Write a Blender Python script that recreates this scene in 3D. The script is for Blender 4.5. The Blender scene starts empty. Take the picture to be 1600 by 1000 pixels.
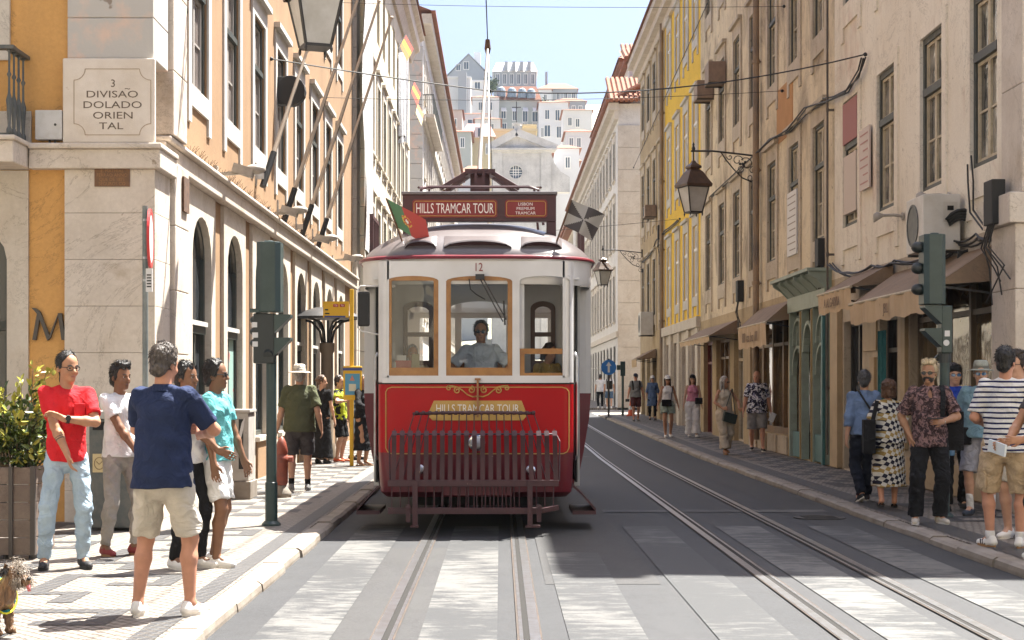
import bpy, math, random
import numpy as np
from mathutils import Vector, Matrix
random.seed(7)
rng = np.random.RandomState(11)
R = math.radians
scene = bpy.context.scene
COL = scene.collection
FPX = 2450.0
VPX, VPY, CAMH = 782.0, 602.0, 1.55
# ---------------------------------------------------------------- camera
cd = bpy.data.cameras.new("camera")
cam = bpy.data.objects.new("camera", cd)
COL.objects.link(cam)
cam.location = (0, 0, CAMH)
cam.rotation_euler = (R(90), 0, 0)
cd.sensor_width = 36.0
cd.lens = 36.0 * FPX / 1600.0
cd.shift_x = (800 - VPX) / 1600.0
cd.shift_y = (VPY - 500) / 1600.0
cd.clip_end = 3000
scene.camera = cam
# ---------------------------------------------------------------- light
SUN = Vector((0.32, 0.33, 1.0)).normalized()
w = bpy.data.worlds.new("World")
scene.world = w
w.use_nodes = True
nt = w.node_tree
bg = nt.nodes["Background"]
sky = nt.nodes.new("ShaderNodeTexSky")
sky.sky_type = 'NISHITA'
sky.sun_disc = False
sky.sun_elevation = math.asin(SUN.z)
sky.sun_rotation = math.atan2(SUN.x, SUN.y)
sky.air_density = 0.7
sky.dust_density = 5.0
sky.ozone_density = 8.0
tint = nt.nodes.new("ShaderNodeMix"); tint.data_type = 'RGBA'; tint.blend_type = 'MULTIPLY'
tint.inputs[0].default_value = 1.0
nt.links.new(sky.outputs[0], tint.inputs[6]); tint.inputs[7].default_value = (0.93, 0.87, 0.81, 1)   # white balance of the daylight
nt.links.new(tint.outputs[2], bg.inputs[0])
bg.inputs[1].default_value = 0.05
sl = bpy.data.lights.new("sun", 'SUN')
sl.energy = 3.15
sl.angle = R(0.53)
sl.color = (1.0, 0.955, 0.87)
so = bpy.data.objects.new("sun", sl)
COL.objects.link(so)
so.location = (40, 40, 100)
so.rotation_euler = SUN.to_track_quat('Z', 'Y').to_euler()
scene.view_settings.view_transform = 'Standard'
scene.view_settings.look = 'None'
scene.view_settings.exposure = 2.9
scene.view_settings.gamma = 1.0
scene.cycles.max_bounces = 10
scene.cycles.diffuse_bounces = 6
scene.cycles.transparent_max_bounces = 16
scene.cycles.caustics_reflective = False
scene.cycles.caustics_refractive = False

# ---------------------------------------------------------------- helpers
def at(px, py, Y):
    """point of the place seen at photo pixel px,py at depth Y"""
    return Vector(((px - VPX) * Y / FPX, Y, CAMH - (py - VPY) * Y / FPX))

def gz(Y):
    return 0.0 if Y < 33 else (Y - 33) * 0.007
PAV = 0.08

def setp(o, label=None, cat=None, group=None, kind=None):
    if label: o["label"] = label
    if cat: o["category"] = cat
    if group: o["group"] = group
    if kind: o["kind"] = kind
    return o

def thing(name, label, cat, loc=(0, 0, 0), rz=0.0, group=None):
    o = bpy.data.objects.new(name, None)
    COL.objects.link(o)
    o.empty_display_size = 0.2
    o.location = loc
    o.rotation_euler = (0, 0, rz)
    return setp(o, label, cat, group)

def wloc(p):
    v = Vector((0, 0, 0))
    while p is not None:
        v += Vector(p.location)
        p = p.parent
    return v

def link_mesh(name, me, parent=None, loc=(0, 0, 0)):
    o = bpy.data.objects.new(name, me)
    COL.objects.link(o)
    o.parent = parent
    o.location = loc
    return o

def copy_tree(o, parent=None):
    c = o.copy()
    COL.objects.link(c)
    c.parent = parent
    for ch in o.children:
        copy_tree(ch, c)
    return c

class MB:
    def __init__(s):
        s.v = []; s.f = []; s.m = []; s.cur = 0
    def add(s, vs, fs):
        n = len(s.v)
        s.v.extend([tuple(p) for p in vs])
        for f in fs:
            s.f.append(tuple(i + n for i in f)); s.m.append(s.cur)
        return s
    def hexa(s, c):
        return s.add(c, [(0, 1, 3, 2), (4, 6, 7, 5), (0, 4, 5, 1), (2, 3, 7, 6), (0, 2, 6, 4), (1, 5, 7, 3)])
    def box(s, x0, x1, y0, y1, z0, z1):
        return s.hexa([(x, y, z) for x in (x0, x1) for y in (y0, y1) for z in (z0, z1)])
    def obox(s, c, half, M=None):
        c = Vector(c); M = M or Matrix.Identity(3)
        return s.hexa([c + M @ Vector((x * half[0], y * half[1], z * half[2])) for x in (-1, 1) for y in (-1, 1) for z in (-1, 1)])
    def quad(s, *p):
        return s.add(p, [tuple(range(len(p)))])
    def bar(s, a, b, w, h=None, up=(0, 0, 1)):
        a = Vector(a); b = Vector(b); h = h or w
        d = (b - a); L = d.length
        if L < 1e-6: return s
        d.normalize(); u = Vector(up)
        if abs(d.dot(u)) > 0.98: u = Vector((1, 0, 0))
        x = d.cross(u).normalized(); z = x.cross(d)
        return s.hexa([p + x * (i * w / 2) + z * (j * h / 2) for p in (a, b) for i in (-1, 1) for j in (-1, 1)])
    def tube(s, pts, r, n=8, caps=True):
        pts = [Vector(p) for p in pts]
        if not hasattr(r, '__len__'): r = [r] * len(pts)
        vs = []; fs = []
        px = None
        for i, p in enumerate(pts):
            d = (pts[min(i + 1, len(pts) - 1)] - pts[max(i - 1, 0)])
            d = d.normalized() if d.length > 1e-9 else Vector((0, 0, 1))
            if px is None:
                u = Vector((0, 0, 1)) if abs(d.z) < 0.95 else Vector((1, 0, 0))
                px = d.cross(u).normalized()
            else:
                px = (px - d * px.dot(d))
                px = px.normalized() if px.length > 1e-6 else d.orthogonal().normalized()
            py = d.cross(px)
            for k in range(n):
                a = 2 * math.pi * k / n
                vs.append(p + (px * math.cos(a) + py * math.sin(a)) * r[i])
        for i in range(len(pts) - 1):
            for k in range(n):
                fs.append((i * n + k, i * n + (k + 1) % n, (i + 1) * n + (k + 1) % n, (i + 1) * n + k))
        if caps:
            fs.append(tuple(range(n))[::-1]); fs.append(tuple(range((len(pts) - 1) * n, len(pts) * n)))
        return s.add(vs, fs)
    def lathe(s, prof, c=(0, 0, 0), n=20, M=None, a0=0.0, caps=True):
        c = Vector(c); M = M or Matrix.Identity(3)
        vs = []; fs = []
        for (r, z) in prof:
            for k in range(n):
                a = a0 + 2 * math.pi * k / n
                vs.append(c + M @ Vector((r * math.cos(a), r * math.sin(a), z)))
        for i in range(len(prof) - 1):
            for k in range(n):
                fs.append((i * n + k, i * n + (k + 1) % n, (i + 1) * n + (k + 1) % n, (i + 1) * n + k))
        if caps and prof[0][0] > 1e-4: fs.append(tuple(range(n))[::-1])
        if caps and prof[-1][0] > 1e-4: fs.append(tuple(range((len(prof) - 1) * n, len(prof) * n)))
        return s.add(vs, fs)
    def sphere(s, c, r, n=14, m=8):
        rr = (r, r, r) if not hasattr(r, '__len__') else r
        c = Vector(c); vs = []; fs = []
        for j in range(m + 1):
            t = math.pi * j / m
            for k in range(n):
                a = 2 * math.pi * k / n
                vs.append(c + Vector((rr[0] * math.sin(t) * math.cos(a), rr[1] * math.sin(t) * math.sin(a), rr[2] * math.cos(t))))
        for j in range(m):
            for k in range(n):
                fs.append((j * n + k, j * n + (k + 1) % n, (j + 1) * n + (k + 1) % n, (j + 1) * n + k))
        return s.add(vs, fs)
    def prism(s, poly, fn, d0, d1):
        """poly: 2-D points; fn(u,v,d)->3-D"""
        n = len(poly)
        vs = [fn(u, v, d0) for u, v in poly] + [fn(u, v, d1) for u, v in poly]
        fs = [tuple(range(n)), tuple(range(n, 2 * n))[::-1]]
        fs += [(i, (i + 1) % n, n + (i + 1) % n, n + i) for i in range(n)]
        return s.add(vs, fs)
    def strip(s, outer, inner):
        n = len(outer)
        return s.add(list(outer) + list(inner), [(i, i + 1, n + i + 1, n + i) for i in range(n - 1)])
    def text(s, body, fn, size, extr=0.004, xs=1.0, d=0.0):
        vs, fs = text_geo(body, size, extr, xs)
        return s.add([fn(v[0], v[1], d + v[2]) for v in vs], fs)
    def mesh(s, name, mats, smooth=False, off=Vector((0, 0, 0))):
        me = bpy.data.meshes.new(name)
        me.from_pydata([(p[0] - off[0], p[1] - off[1], p[2] - off[2]) for p in s.v], [], s.f)
        if not isinstance(mats, (list, tuple)): mats = [mats]
        for m in mats: me.materials.append(m)
        if len(mats) > 1: me.polygons.foreach_set("material_index", s.m)
        if smooth: me.polygons.foreach_set("use_smooth", [True] * len(me.polygons))
        me.validate()
        import bmesh
        bm = bmesh.new(); bm.from_mesh(me)
        bmesh.ops.recalc_face_normals(bm, faces=bm.faces)
        bm.to_mesh(me); bm.free()
        me.update()
        return me
    def build(s, name, mats, parent=None, smooth=False, bevel=0.0, label=None, local=False, auto=None):
        off = Vector((0, 0, 0)) if local else wloc(parent)
        me = s.mesh(name, mats, smooth or bool(auto), off)
        o = link_mesh(name, me, parent)
        if auto:
            try: me.set_sharp_from_angle(angle=R(auto))
            except Exception: pass
        if bevel:
            b = o.modifiers.new("bevel", 'BEVEL'); b.width = bevel; b.segments = 2; b.limit_method = 'ANGLE'; b.angle_limit = R(50)
        if label: o["label"] = label
        return o
    def top(s, name, mats, label, cat, group=None, smooth=False, bevel=0.0, kind=None, auto=None):
        """a thing that is one mesh: origin at its base"""
        a = np.array(s.v)
        base = Vector(((a[:, 0].min() + a[:, 0].max()) / 2, (a[:, 1].min() + a[:, 1].max()) / 2, a[:, 2].min()))
        me = s.mesh(name, mats, smooth or bool(auto), base)
        o = link_mesh(name, me, None, base)
        if auto:
            try: me.set_sharp_from_angle(angle=R(auto))
            except Exception: pass
        if bevel:
            b = o.modifiers.new("bevel", 'BEVEL'); b.width = bevel; b.segments = 2; b.limit_method = 'ANGLE'; b.angle_limit = R(50)
        return setp(o, label, cat, group, kind)

_tc = {}
def text_geo(body, size, extr, xs):
    key = (body, size, extr, xs)
    if key in _tc: return _tc[key]
    cu = bpy.data.curves.new("t", 'FONT')
    cu.body = body; cu.size = size; cu.align_x = 'CENTER'; cu.align_y = 'CENTER'; cu.extrude = extr; cu.resolution_u = 3
    ob = bpy.data.objects.new("t", cu); COL.objects.link(ob)
    dg = bpy.context.evaluated_depsgraph_get()
    me = bpy.data.meshes.new_from_object(ob.evaluated_get(dg))
    vs = [(v.co.x * xs, v.co.y, v.co.z) for v in me.vertices]
    fs = [tuple(p.vertices) for p in me.polygons]
    bpy.data.objects.remove(ob); bpy.data.curves.remove(cu); bpy.data.meshes.remove(me)
    _tc[key] = (vs, fs)
    return _tc[key]

# ---------------------------------------------------------------- materials
def newmat(name):
    m = bpy.data.materials.new(name); m.use_nodes = True
    t = m.node_tree
    return m, t, t.nodes["Principled BSDF"]

def coords(t, obj=False, scale=(1, 1, 1), rot=(0, 0, 0)):
    if obj:
        c = t.nodes.new("ShaderNodeTexCoord").outputs["Object"]
    else:
        c = t.nodes.new("ShaderNodeNewGeometry").outputs["Position"]
    mp = t.nodes.new("ShaderNodeMapping")
    mp.inputs["Scale"].default_value = scale
    mp.inputs["Rotation"].default_value = rot
    t.links.new(c, mp.inputs["Vector"])
    return mp.outputs["Vector"]

def noise(t, vec, sc, det=4, rough=0.55, dist=0.0):
    n = t.nodes.new("ShaderNodeTexNoise")
    n.inputs["Scale"].default_value = sc; n.inputs["Detail"].default_value = det
    n.inputs["Roughness"].default_value = rough; n.inputs["Distortion"].default_value = dist
    t.links.new(vec, n.inputs["Vector"])
    return n.outputs["Fac"]

def ramp(t, fac, lo, hi, c0=(0, 0, 0), c1=(1, 1, 1)):
    r = t.nodes.new("ShaderNodeValToRGB")
    e = r.color_ramp.elements
    e[0].position = lo; e[1].position = hi
    e[0].color = (*c0, 1); e[1].color = (*c1, 1)
    t.links.new(fac, r.inputs["Fac"])
    return r.outputs["Color"]

def mixc(t, fac, a, b, mode='MIX'):
    m = t.nodes.new("ShaderNodeMix"); m.data_type = 'RGBA'; m.blend_type = mode
    for s_, v in (("A", a), ("B", b)):
        i = [k for k in m.inputs if k.name == s_ and k.type == 'RGBA'][0]
        if isinstance(v, (tuple, list)): i.default_value = (*v[:3], 1)
        else: t.links.new(v, i)
    if isinstance(fac, (int, float)): m.inputs[0].default_value = fac
    else: t.links.new(fac, m.inputs[0])
    return [k for k in m.outputs if k.type == 'RGBA'][0]

def mth(t, op, a, b=None, c=None):
    m = t.nodes.new("ShaderNodeMath"); m.operation = op
    for i, v in enumerate((a, b, c)):
        if v is None: continue
        if isinstance(v, (int, float)): m.inputs[i].default_value = v
        else: t.links.new(v, m.inputs[i])
    return m.outputs[0]

def bumpn(t, h, strength, dist=0.01):
    b = t.nodes.new("ShaderNodeBump")
    b.inputs["Strength"].default_value = strength; b.inputs["Distance"].default_value = dist
    t.links.new(h, b.inputs["Height"])
    return b.outputs["Normal"]

_mc = {}
def mat(name, col, rough=0.7, col2=None, nscale=3.0, lo=0.4, hi=0.7, streak=None, bump=0.0, bscale=60, metal=0.0, obj=False, spec=0.5, coat=0.0, spots=None, big=None):
    if name in _mc: return _mc[name]
    m, t, p = newmat(name)
    p.inputs["Roughness"].default_value = rough
    p.inputs["Metallic"].default_value = metal
    p.inputs["Specular IOR Level"].default_value = spec
    if coat: p.inputs["Coat Weight"].default_value = coat; p.inputs["Coat Roughness"].default_value = 0.08
    c = None
    if col2 or streak or bump or spots or big: v = coords(t, obj)
    if col2: c = mixc(t, ramp(t, noise(t, v, nscale, 6, 0.6), lo, hi), col, col2)
    else: c = col
    if big:      # (colour, scale, lo, hi): broad patches of discolouration
        c = mixc(t, ramp(t, noise(t, v, big[1], 8, 0.65, 0.6), big[2], big[3]), c, big[0])
    if streak:   # (colour, amount): rain streaks running down
        v2 = coords(t, obj, (3.6, 3.6, 0.45))
        f = mth(t, 'MULTIPLY', ramp(t, noise(t, v2, 1.0, 6, 0.65, 0.7), 0.46, 0.74, (0, 0, 0), (streak[1],) * 3), ramp(t, noise(t, v, 0.6, 3), 0.38, 0.62))
        c = mixc(t, f, c, streak[0])
        g = ramp(t, noise(t, v, 22, 8, 0.75), 0.3, 0.7)        # grain of old plaster and stone
        c = mixc(t, 1.0, c, mixc(t, g, (0.84, 0.83, 0.82), (1, 1, 1)), 'MULTIPLY')
        q = noise(t, v, 0.55, 9, 0.72, 1.6)                    # hairline cracks
        k = mth(t, 'MULTIPLY', mth(t, 'MULTIPLY', ramp(t, q, 0.496, 0.502), ramp(t, q, 0.502, 0.508, (1, 1, 1), (0, 0, 0))), 0.6)
        c = mixc(t, k, c, tuple(x * 0.4 for x in streak[0]))
    if spots:    # (colour, scale, threshold): grime spots and chips
        f = ramp(t, noise(t, v, spots[1], 3, 0.7), spots[2], spots[2] + 0.06)
        c = mixc(t, f, c, spots[0])
    if isinstance(c, tuple): p.inputs["Base Color"].default_value = (*c, 1)
    else: t.links.new(c, p.inputs["Base Color"])
    if bump: t.links.new(bumpn(t, noise(t, v, bscale, 5, 0.65), bump, 0.01), p.inputs["Normal"])
    _mc[name] = m
    return m

def glassy(name, tint=(0.8, 0.85, 0.85), refl=1.0):
    """clear pane: see-through with a fresnel reflection"""
    if name in _mc: return _mc[name]
    m, t, p = newmat(name)
    t.nodes.remove(p)
    out = t.nodes["Material Output"]
    tr = t.nodes.new("ShaderNodeBsdfTransparent"); tr.inputs[0].default_value = (*tint, 1)
    gl = t.nodes.new("ShaderNodeBsdfGlossy"); gl.inputs["Roughness"].default_value = 0.02
    fr = t.nodes.new("ShaderNodeFresnel"); fr.inputs[0].default_value = 1.55
    v = coords(t)
    t.links.new(bumpn(t, noise(t, v, 2.5, 2), 0.25, 0.02), gl.inputs["Normal"])
    f = mth(t, 'MULTIPLY', fr.outputs[0], refl)
    f.node.use_clamp = True
    mx = t.nodes.new("ShaderNodeMixShader")
    t.links.new(f, mx.inputs[0]); t.links.new(tr.outputs[0], mx.inputs[1]); t.links.new(gl.outputs[0], mx.inputs[2])
    t.links.new(mx.outputs[0], out.inputs[0])
    _mc[name] = m
    return m

def darkglass(name, col=(0.03, 0.033, 0.035), wav=0.2, col2=None):
    if name in _mc: return _mc[name]
    m, t, p = newmat(name)
    v = coords(t)
    p.inputs["Roughness"].default_value = 0.05
    p.inputs["IOR"].default_value = 1.55
    if col2:
        t.links.new(mixc(t, ramp(t, noise(t, v, 1.7, 3), 0.42, 0.6), col, col2), p.inputs["Base Color"])
    else: p.inputs["Base Color"].default_value = (*col, 1)
    t.links.new(bumpn(t, noise(t, v, 1.8, 2, 0.5, 0.5), wav, 0.05), p.inputs["Normal"])
    _mc[name] = m
    return m

def fabric(name, col, rough=0.85, kind=None, cols=None, scale=1.0, obj=True):
    """cloth with fine weave and soft folds; kind adds a printed pattern"""
    if name in _mc: return _mc[name]
    m, t, p = newmat(name)
    p.inputs["Roughness"].default_value = rough
    p.inputs["Specular IOR Level"].default_value = 0.2
    v = coords(t, True)
    c = mixc(t, ramp(t, noise(t, v, 7, 4), 0.3, 0.75), tuple(x * 0.80 for x in col), tuple(min(1, x * 1.1) for x in col))
    if kind == 'stripes':
        sp = t.nodes.new("ShaderNodeSeparateXYZ"); t.links.new(v, sp.inputs[0])
        z = mth(t, 'MULTIPLY_ADD', noise(t, v, 4, 1), 0.02, sp.outputs["Z"])
        f = mth(t, 'FRACT', mth(t, 'MULTIPLY', z, 1.0 / scale))
        c = mixc(t, mth(t, 'LESS_THAN', f, 0.36), c, cols[0])
    elif kind == 'checks':
        sp = t.nodes.new("ShaderNodeSeparateXYZ"); t.links.new(v, sp.inputs[0])
        u = mth(t, 'ADD', sp.outputs["X"], sp.outputs["Y"])
        ck = t.nodes.new("ShaderNodeTexChecker"); ck.inputs["Scale"].default_value = scale
        cb = t.nodes.new("ShaderNodeCombineXYZ")
        t.links.new(mth(t, 'ADD', u, mth(t, 'MULTIPLY', sp.outputs["Z"], 0.6)), cb.inputs[0])
        t.links.new(mth(t, 'SUBTRACT', sp.outputs["Z"], mth(t, 'MULTIPLY', u, 0.5)), cb.inputs[1])
        t.links.new(cb.outputs[0], ck.inputs["Vector"])
        f2 = mth(t, 'FRACT', mth(t, 'MULTIPLY', sp.outputs["Z"], scale * 0.25))
        c2 = mixc(t, mth(t, 'LESS_THAN', f2, 0.4), cols[0], cols[1])
        c = mixc(t, ck.outputs["Fac"], c, c2)
    elif kind in ('floral', 'speckle'):
        f = ramp(t, noise(t, v, scale, 2, 0.5, 0.8), 0.50, 0.53)
        c = mixc(t, f, c, cols[0])
        if len(cols) > 1:
            f = ramp(t, noise(t, v, scale * 1.3, 2, 0.5, 1.5), 0.57, 0.60)
            c = mixc(t, f, c, cols[1])
    t.links.new(c, p.inputs["Base Color"])
    h = mth(t, 'ADD', noise(t, v, 9, 3, 0.5, 1.2), mth(t, 'MULTIPLY', noise(t, v, 180, 2), 0.06))
    t.links.new(bumpn(t, h, 0.8, 0.045), p.inputs["Normal"])
    _mc[name] = m
    return m
# ================================================================ materials of the place
def cobble(name, c1, c2, mortar, rot=0.785):
    m, t, p = newmat(name)
    v = coords(t, False, (1, 1, 1), (0, 0, rot))
    # jitter so that the setts are not perfectly regular
    nz = t.nodes.new("ShaderNodeTexNoise"); nz.inputs["Scale"].default_value = 6
    t.links.new(v, nz.inputs["Vector"])
    va = t.nodes.new("ShaderNodeVectorMath"); va.operation = 'MULTIPLY_ADD'
    va.inputs[1].default_value = (0.05, 0.05, 0); t.links.new(nz.outputs["Color"], va.inputs[0]); t.links.new(v, va.inputs[2])
    b = t.nodes.new("ShaderNodeTexBrick")
    b.inputs["Scale"].default_value = 1.0
    b.inputs["Brick Width"].default_value = 0.085; b.inputs["Row Height"].default_value = 0.075
    b.inputs["Mortar Size"].default_value = 0.013; b.inputs["Mortar Smooth"].default_value = 0.4
    b.inputs["Color1"].default_value = (*c1, 1); b.inputs["Color2"].default_value = (*c2, 1); b.inputs["Mortar"].default_value = (*mortar, 1)
    t.links.new(va.outputs[0], b.inputs["Vector"])
    dirt = ramp(t, noise(t, v, 1.3, 6, 0.65), 0.42, 0.75, (0, 0, 0), (0.4, 0.4, 0.4))
    c = mixc(t, dirt, b.outputs["Color"], tuple(x * 0.55 for x in c1))
    t.links.new(c, p.inputs["Base Color"])
    p.inputs["Roughness"].default_value = 0.55
    h = mth(t, 'ADD', mth(t, 'MULTIPLY', b.outputs["Fac"], -1.0), mth(t, 'MULTIPLY', noise(t, v, 40, 3), 0.6))
    t.links.new(bumpn(t, h, 0.5, 0.012), p.inputs["Normal"])
    return m

def asphalt(name, col, col2):
    m, t, p = newmat(name)
    v = coords(t)
    g = ramp(t, mth(t, 'MULTIPLY_ADD', noise(t, v, 30, 5, 0.8), 0.5, mth(t, 'MULTIPLY', noise(t, v, 140, 2, 0.8), 0.5)), 0.42, 0.60)
    c = mixc(t, g, tuple(x * 0.5 for x in col), tuple(min(1, x * 1.45) for x in col))
    c = mixc(t, ramp(t, noise(t, coords(t, False, (1.6, 0.6, 1)), 1.0, 6, 0.75), 0.54, 0.68, (0, 0, 0), (0.6, 0.6, 0.6)), c, tuple(x * 0.5 for x in col))
    v2 = coords(t, False, (0.9, 0.25, 1))
    c = mixc(t, ramp(t, noise(t, v2, 1.4, 6, 0.6), 0.4, 0.72), c, col2)
    cr = ramp(t, noise(t, v, 0.8, 8, 0.75, 2.2), 0.492, 0.505, (0, 0, 0), (1, 1, 1))
    cr2 = ramp(t, noise(t, v, 0.8, 8, 0.75, 2.2), 0.505, 0.518, (1, 1, 1), (0, 0, 0))
    crk = mth(t, 'MULTIPLY', mth(t, 'MULTIPLY', cr, cr2), 0.75)
    c = mixc(t, crk, c, tuple(x * 0.35 for x in col))
    t.links.new(c, p.inputs["Base Color"])
    p.inputs["Roughness"].default_value = 0.75
    t.links.new(bumpn(t, noise(t, v, 160, 3, 0.7), 0.35, 0.006), p.inputs["Normal"])
    return m

def worn_paint(name, paint, base, lo=0.50):
    m, t, p = newmat(name)
    v = coords(t, False, (2.6, 7.0, 1))
    v1 = coords(t)
    a = noise(t, v, 1.2, 7, 0.72, 0.4)
    b = noise(t, v1, 90, 2, 0.7)
    e = noise(t, coords(t, False, (0.9, 0.5, 1)), 1.1, 2, 0.5)
    f = mth(t, 'ADD', mth(t, 'ADD', mth(t, 'MULTIPLY', a, 0.62), mth(t, 'MULTIPLY', b, 0.12)), mth(t, 'MULTIPLY', e, 0.42))
    k = ramp(t, f, lo, lo + 0.10)
    c = mixc(t, k, base, paint)
    g = ramp(t, noise(t, v1, 130, 2, 0.8), 0.3, 0.75)
    c = mixc(t, 1.0, c, mixc(t, g, (0.75, 0.75, 0.75), (1, 1, 1)), 'MULTIPLY')
    t.links.new(c, p.inputs["Base Color"])
    p.inputs["Roughness"].default_value = 0.7
    t.links.new(bumpn(t, noise(t, v1, 160, 3, 0.7), 0.3, 0.006), p.inputs["Normal"])
    return m

M_ASPH = asphalt("asphalt", (0.022, 0.024, 0.028), (0.029, 0.030, 0.033))
M_PATCH = asphalt("asphalt_patch", (0.027, 0.027, 0.029), (0.034, 0.034, 0.034))
M_PAINT = worn_paint("worn_road_paint", (0.118, 0.117, 0.112), (0.028, 0.030, 0.033), 0.545)
M_PAINTW = worn_paint("nearly_gone_road_paint", (0.10, 0.10, 0.097), (0.028, 0.030, 0.033), 0.585)
M_LIME = cobble("limestone_setts", (0.265, 0.238, 0.205), (0.185, 0.163, 0.14), (0.085, 0.07, 0.058))
M_BASALT = cobble("basalt_setts", (0.048, 0.050, 0.055), (0.034, 0.036, 0.041), (0.06, 0.054, 0.048))
M_KERB = mat("kerb_stone", (0.25, 0.22, 0.185), 0.7, (0.17, 0.14, 0.11), 3, 0.4, 0.7, bump=0.5, bscale=25, spots=((0.2, 0.15, 0.1), 9, 0.66))
M_EARTH = mat("hillside", (0.36, 0.33, 0.27), 0.95, (0.22, 0.22, 0.16), 0.05)
M_STONE = mat("limestone", (0.64, 0.575, 0.50), 0.7, (0.54, 0.475, 0.40), 1.4, 0.42, 0.72, streak=((0.36, 0.28, 0.20), 0.55), bump=0.35, bscale=18, spots=((0.28, 0.22, 0.16), 6, 0.68), big=((0.44, 0.36, 0.27), 1.1, 0.57, 0.74))
M_STONEW = mat("pale_limestone", (0.60, 0.55, 0.475), 0.7, (0.50, 0.44, 0.365), 1.7, 0.42, 0.75, streak=((0.42, 0.35, 0.27), 0.45), bump=0.3, bscale=20, big=((0.50, 0.42, 0.33), 1.3, 0.58, 0.74))
M_STONEP = mat("plaque_limestone", (0.66, 0.60, 0.53), 0.65, (0.56, 0.49, 0.41), 2.2, 0.4, 0.7, bump=0.3, bscale=25, spots=((0.40, 0.30, 0.22), 5, 0.69), big=((0.60, 0.42, 0.34), 2.5, 0.62, 0.72))
M_STONEG = mat("weathered_grey_stone", (0.46, 0.44, 0.41), 0.75, (0.60, 0.46, 0.38), 2.5, 0.52, 0.66, bump=0.4, bscale=16, spots=((0.25, 0.2, 0.16), 4, 0.66))
M_CAVE = mat("dim_interior", (0.035, 0.03, 0.027), 0.9)
M_LINT = mat("dim_interior_warm", (0.10, 0.075, 0.05), 0.9, (0.05, 0.04, 0.03), 1.2)
M_IRON = mat("black_iron", (0.028, 0.027, 0.027), 0.5, (0.06, 0.045, 0.035), 14, 0.55, 0.75)
M_IRONG = mat("grey_green_iron", (0.065, 0.075, 0.075), 0.5, (0.11, 0.11, 0.10), 12)
M_STEEL = mat("steel", (0.42, 0.43, 0.45), 0.32, (0.32, 0.31, 0.30), 10, metal=1.0)
M_RUST = mat("rust", (0.13, 0.068, 0.038), 0.9, (0.07, 0.04, 0.028), 14, bump=0.5, bscale=60)
M_DARK = mat("dark_gap", (0.012, 0.011, 0.01), 0.95)
M_CABLE = mat("cable_black", (0.02, 0.02, 0.02), 0.6)

# ================================================================ ground, road, pavements
def prof_z(Y):
    if Y < 150: return gz(Y)
    if Y < 230: return gz(150) + (Y - 150) * 0.10
    return gz(150) + 8 + (Y - 230) * 0.32
def gsheet(mb, x0, x1, ys, dz):
    for a, b in zip(ys[:-1], ys[1:]):
        mb.quad((x0, a, prof_z(a) + dz), (x1, a, prof_z(a) + dz), (x1, b, prof_z(b) + dz), (x0, b, prof_z(b) + dz))
mb = MB(); gsheet(mb, -900, 900, [-300, 33, 67, 80, 150], -0.03)
g = mb.build("ground", mat("pale_paving", (0.30, 0.28, 0.25), .85, (0.22, 0.2, 0.18), .5)); g["kind"] = "structure"
mb = MB(); gsheet(mb, -900, 900, [149.5, 190, 230, 300, 400, 470], -0.03); gsheet(mb, -900, 900, [470, 471], -0.03)
mb.quad((-900, 471, prof_z(471)), (900, 471, prof_z(471)), (900, 2500, prof_z(471) - 20), (-900, 2500, prof_z(471) - 20))
g = mb.build("hill", M_EARTH); g["kind"] = "structure"
mb = MB(); gsheet(mb, -1.8, 4.2, [-30, 33, 67, 80, 149], 0.0)
g = mb.build("road", M_ASPH); g["kind"] = "structure"
mb = MB()
for x0, x1 in ((-1.05, -0.42), (-0.10, 0.52), (1.82, 2.42), (2.74, 3.36)):
    if x0 > -0.2: continue
    gsheet(mb, x0, x1, [-10, 14.9], 0.003)
gsheet(mb, 0.35, 1.25, [12.2, 40], 0.003)
gsheet(mb, 3.5, 4.2, [15.2, 31], 0.003)
g = mb.build("road_patches", M_PATCH); g["kind"] = "structure"

def slab(mb, x0, x1, ys, top, thick=0.3):
    for a, b in zip(ys[:-1], ys[1:]):
        c = [(x, y, gz(y) + z) for x in (x0, x1) for y in (a, b) for z in (top - thick, top)]
        mb.hexa(c)
mb = MB()
slab(mb, -30, -1.97, [-20, 17.2], PAV); slab(mb, -4.3, -1.97, [17.2, 33, 67.3], PAV); slab(mb, -5.0, -1.97, [79.8, 150], PAV)
g = mb.build("pavement", M_LIME); g["kind"] = "structure"
mb = MB()
slab(mb, 4.37, 30, [-20, 18.0], PAV); slab(mb, 4.37, 6.6, [18.0, 33, 67.3], PAV); slab(mb, 4.37, 7.0, [79.8, 150], PAV)
g = mb.build("pavement", M_LIME); g["kind"] = "structure"
mb = MB()
for x0, x1 in ((-1.966, -1.79), (4.19, 4.366)):
    for y0, y1 in ((-10, 67.3), (79.8, 120)):
        y = y0
        while y < y1:
            L = random.uniform(0.75, 1.3)
            b_ = min(y + L - 0.012, y1)
            jx = random.uniform(-0.012, 0.012); jz = random.uniform(-0.012, 0.01)
            xa, xb = (x0, x1 + jx) if x0 < 0 else (x0 + jx, x1)
            ym = (y + b_) / 2
            e = 0.022
            o_ = 1 if x0 < 0 else -1
            # worn rounded outer edge
            pr = [(xa if o_ > 0 else xb, -0.25), (xa if o_ > 0 else xb, PAV + jz), ((xb - 0.04) if o_ > 0 else (xa + 0.04), PAV + jz), (xb - 0.008 if o_ > 0 else xa + 0.008, PAV + jz - e), (xb if o_ > 0 else xa, PAV + jz - 0.06), (xb if o_ > 0 else xa, -0.25)]
            n = len(pr)
            vs = [(u, y, gz(y) + v) for u, v in pr] + [(u, b_, gz(b_) + v) for u, v in pr]
            fs = [tuple(range(n)), tuple(range(n, 2 * n))[::-1]] + [(i, (i + 1) % n, n + (i + 1) % n, n + i) for i in range(n)]
            mb.add(vs, fs)
            y += L
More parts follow.
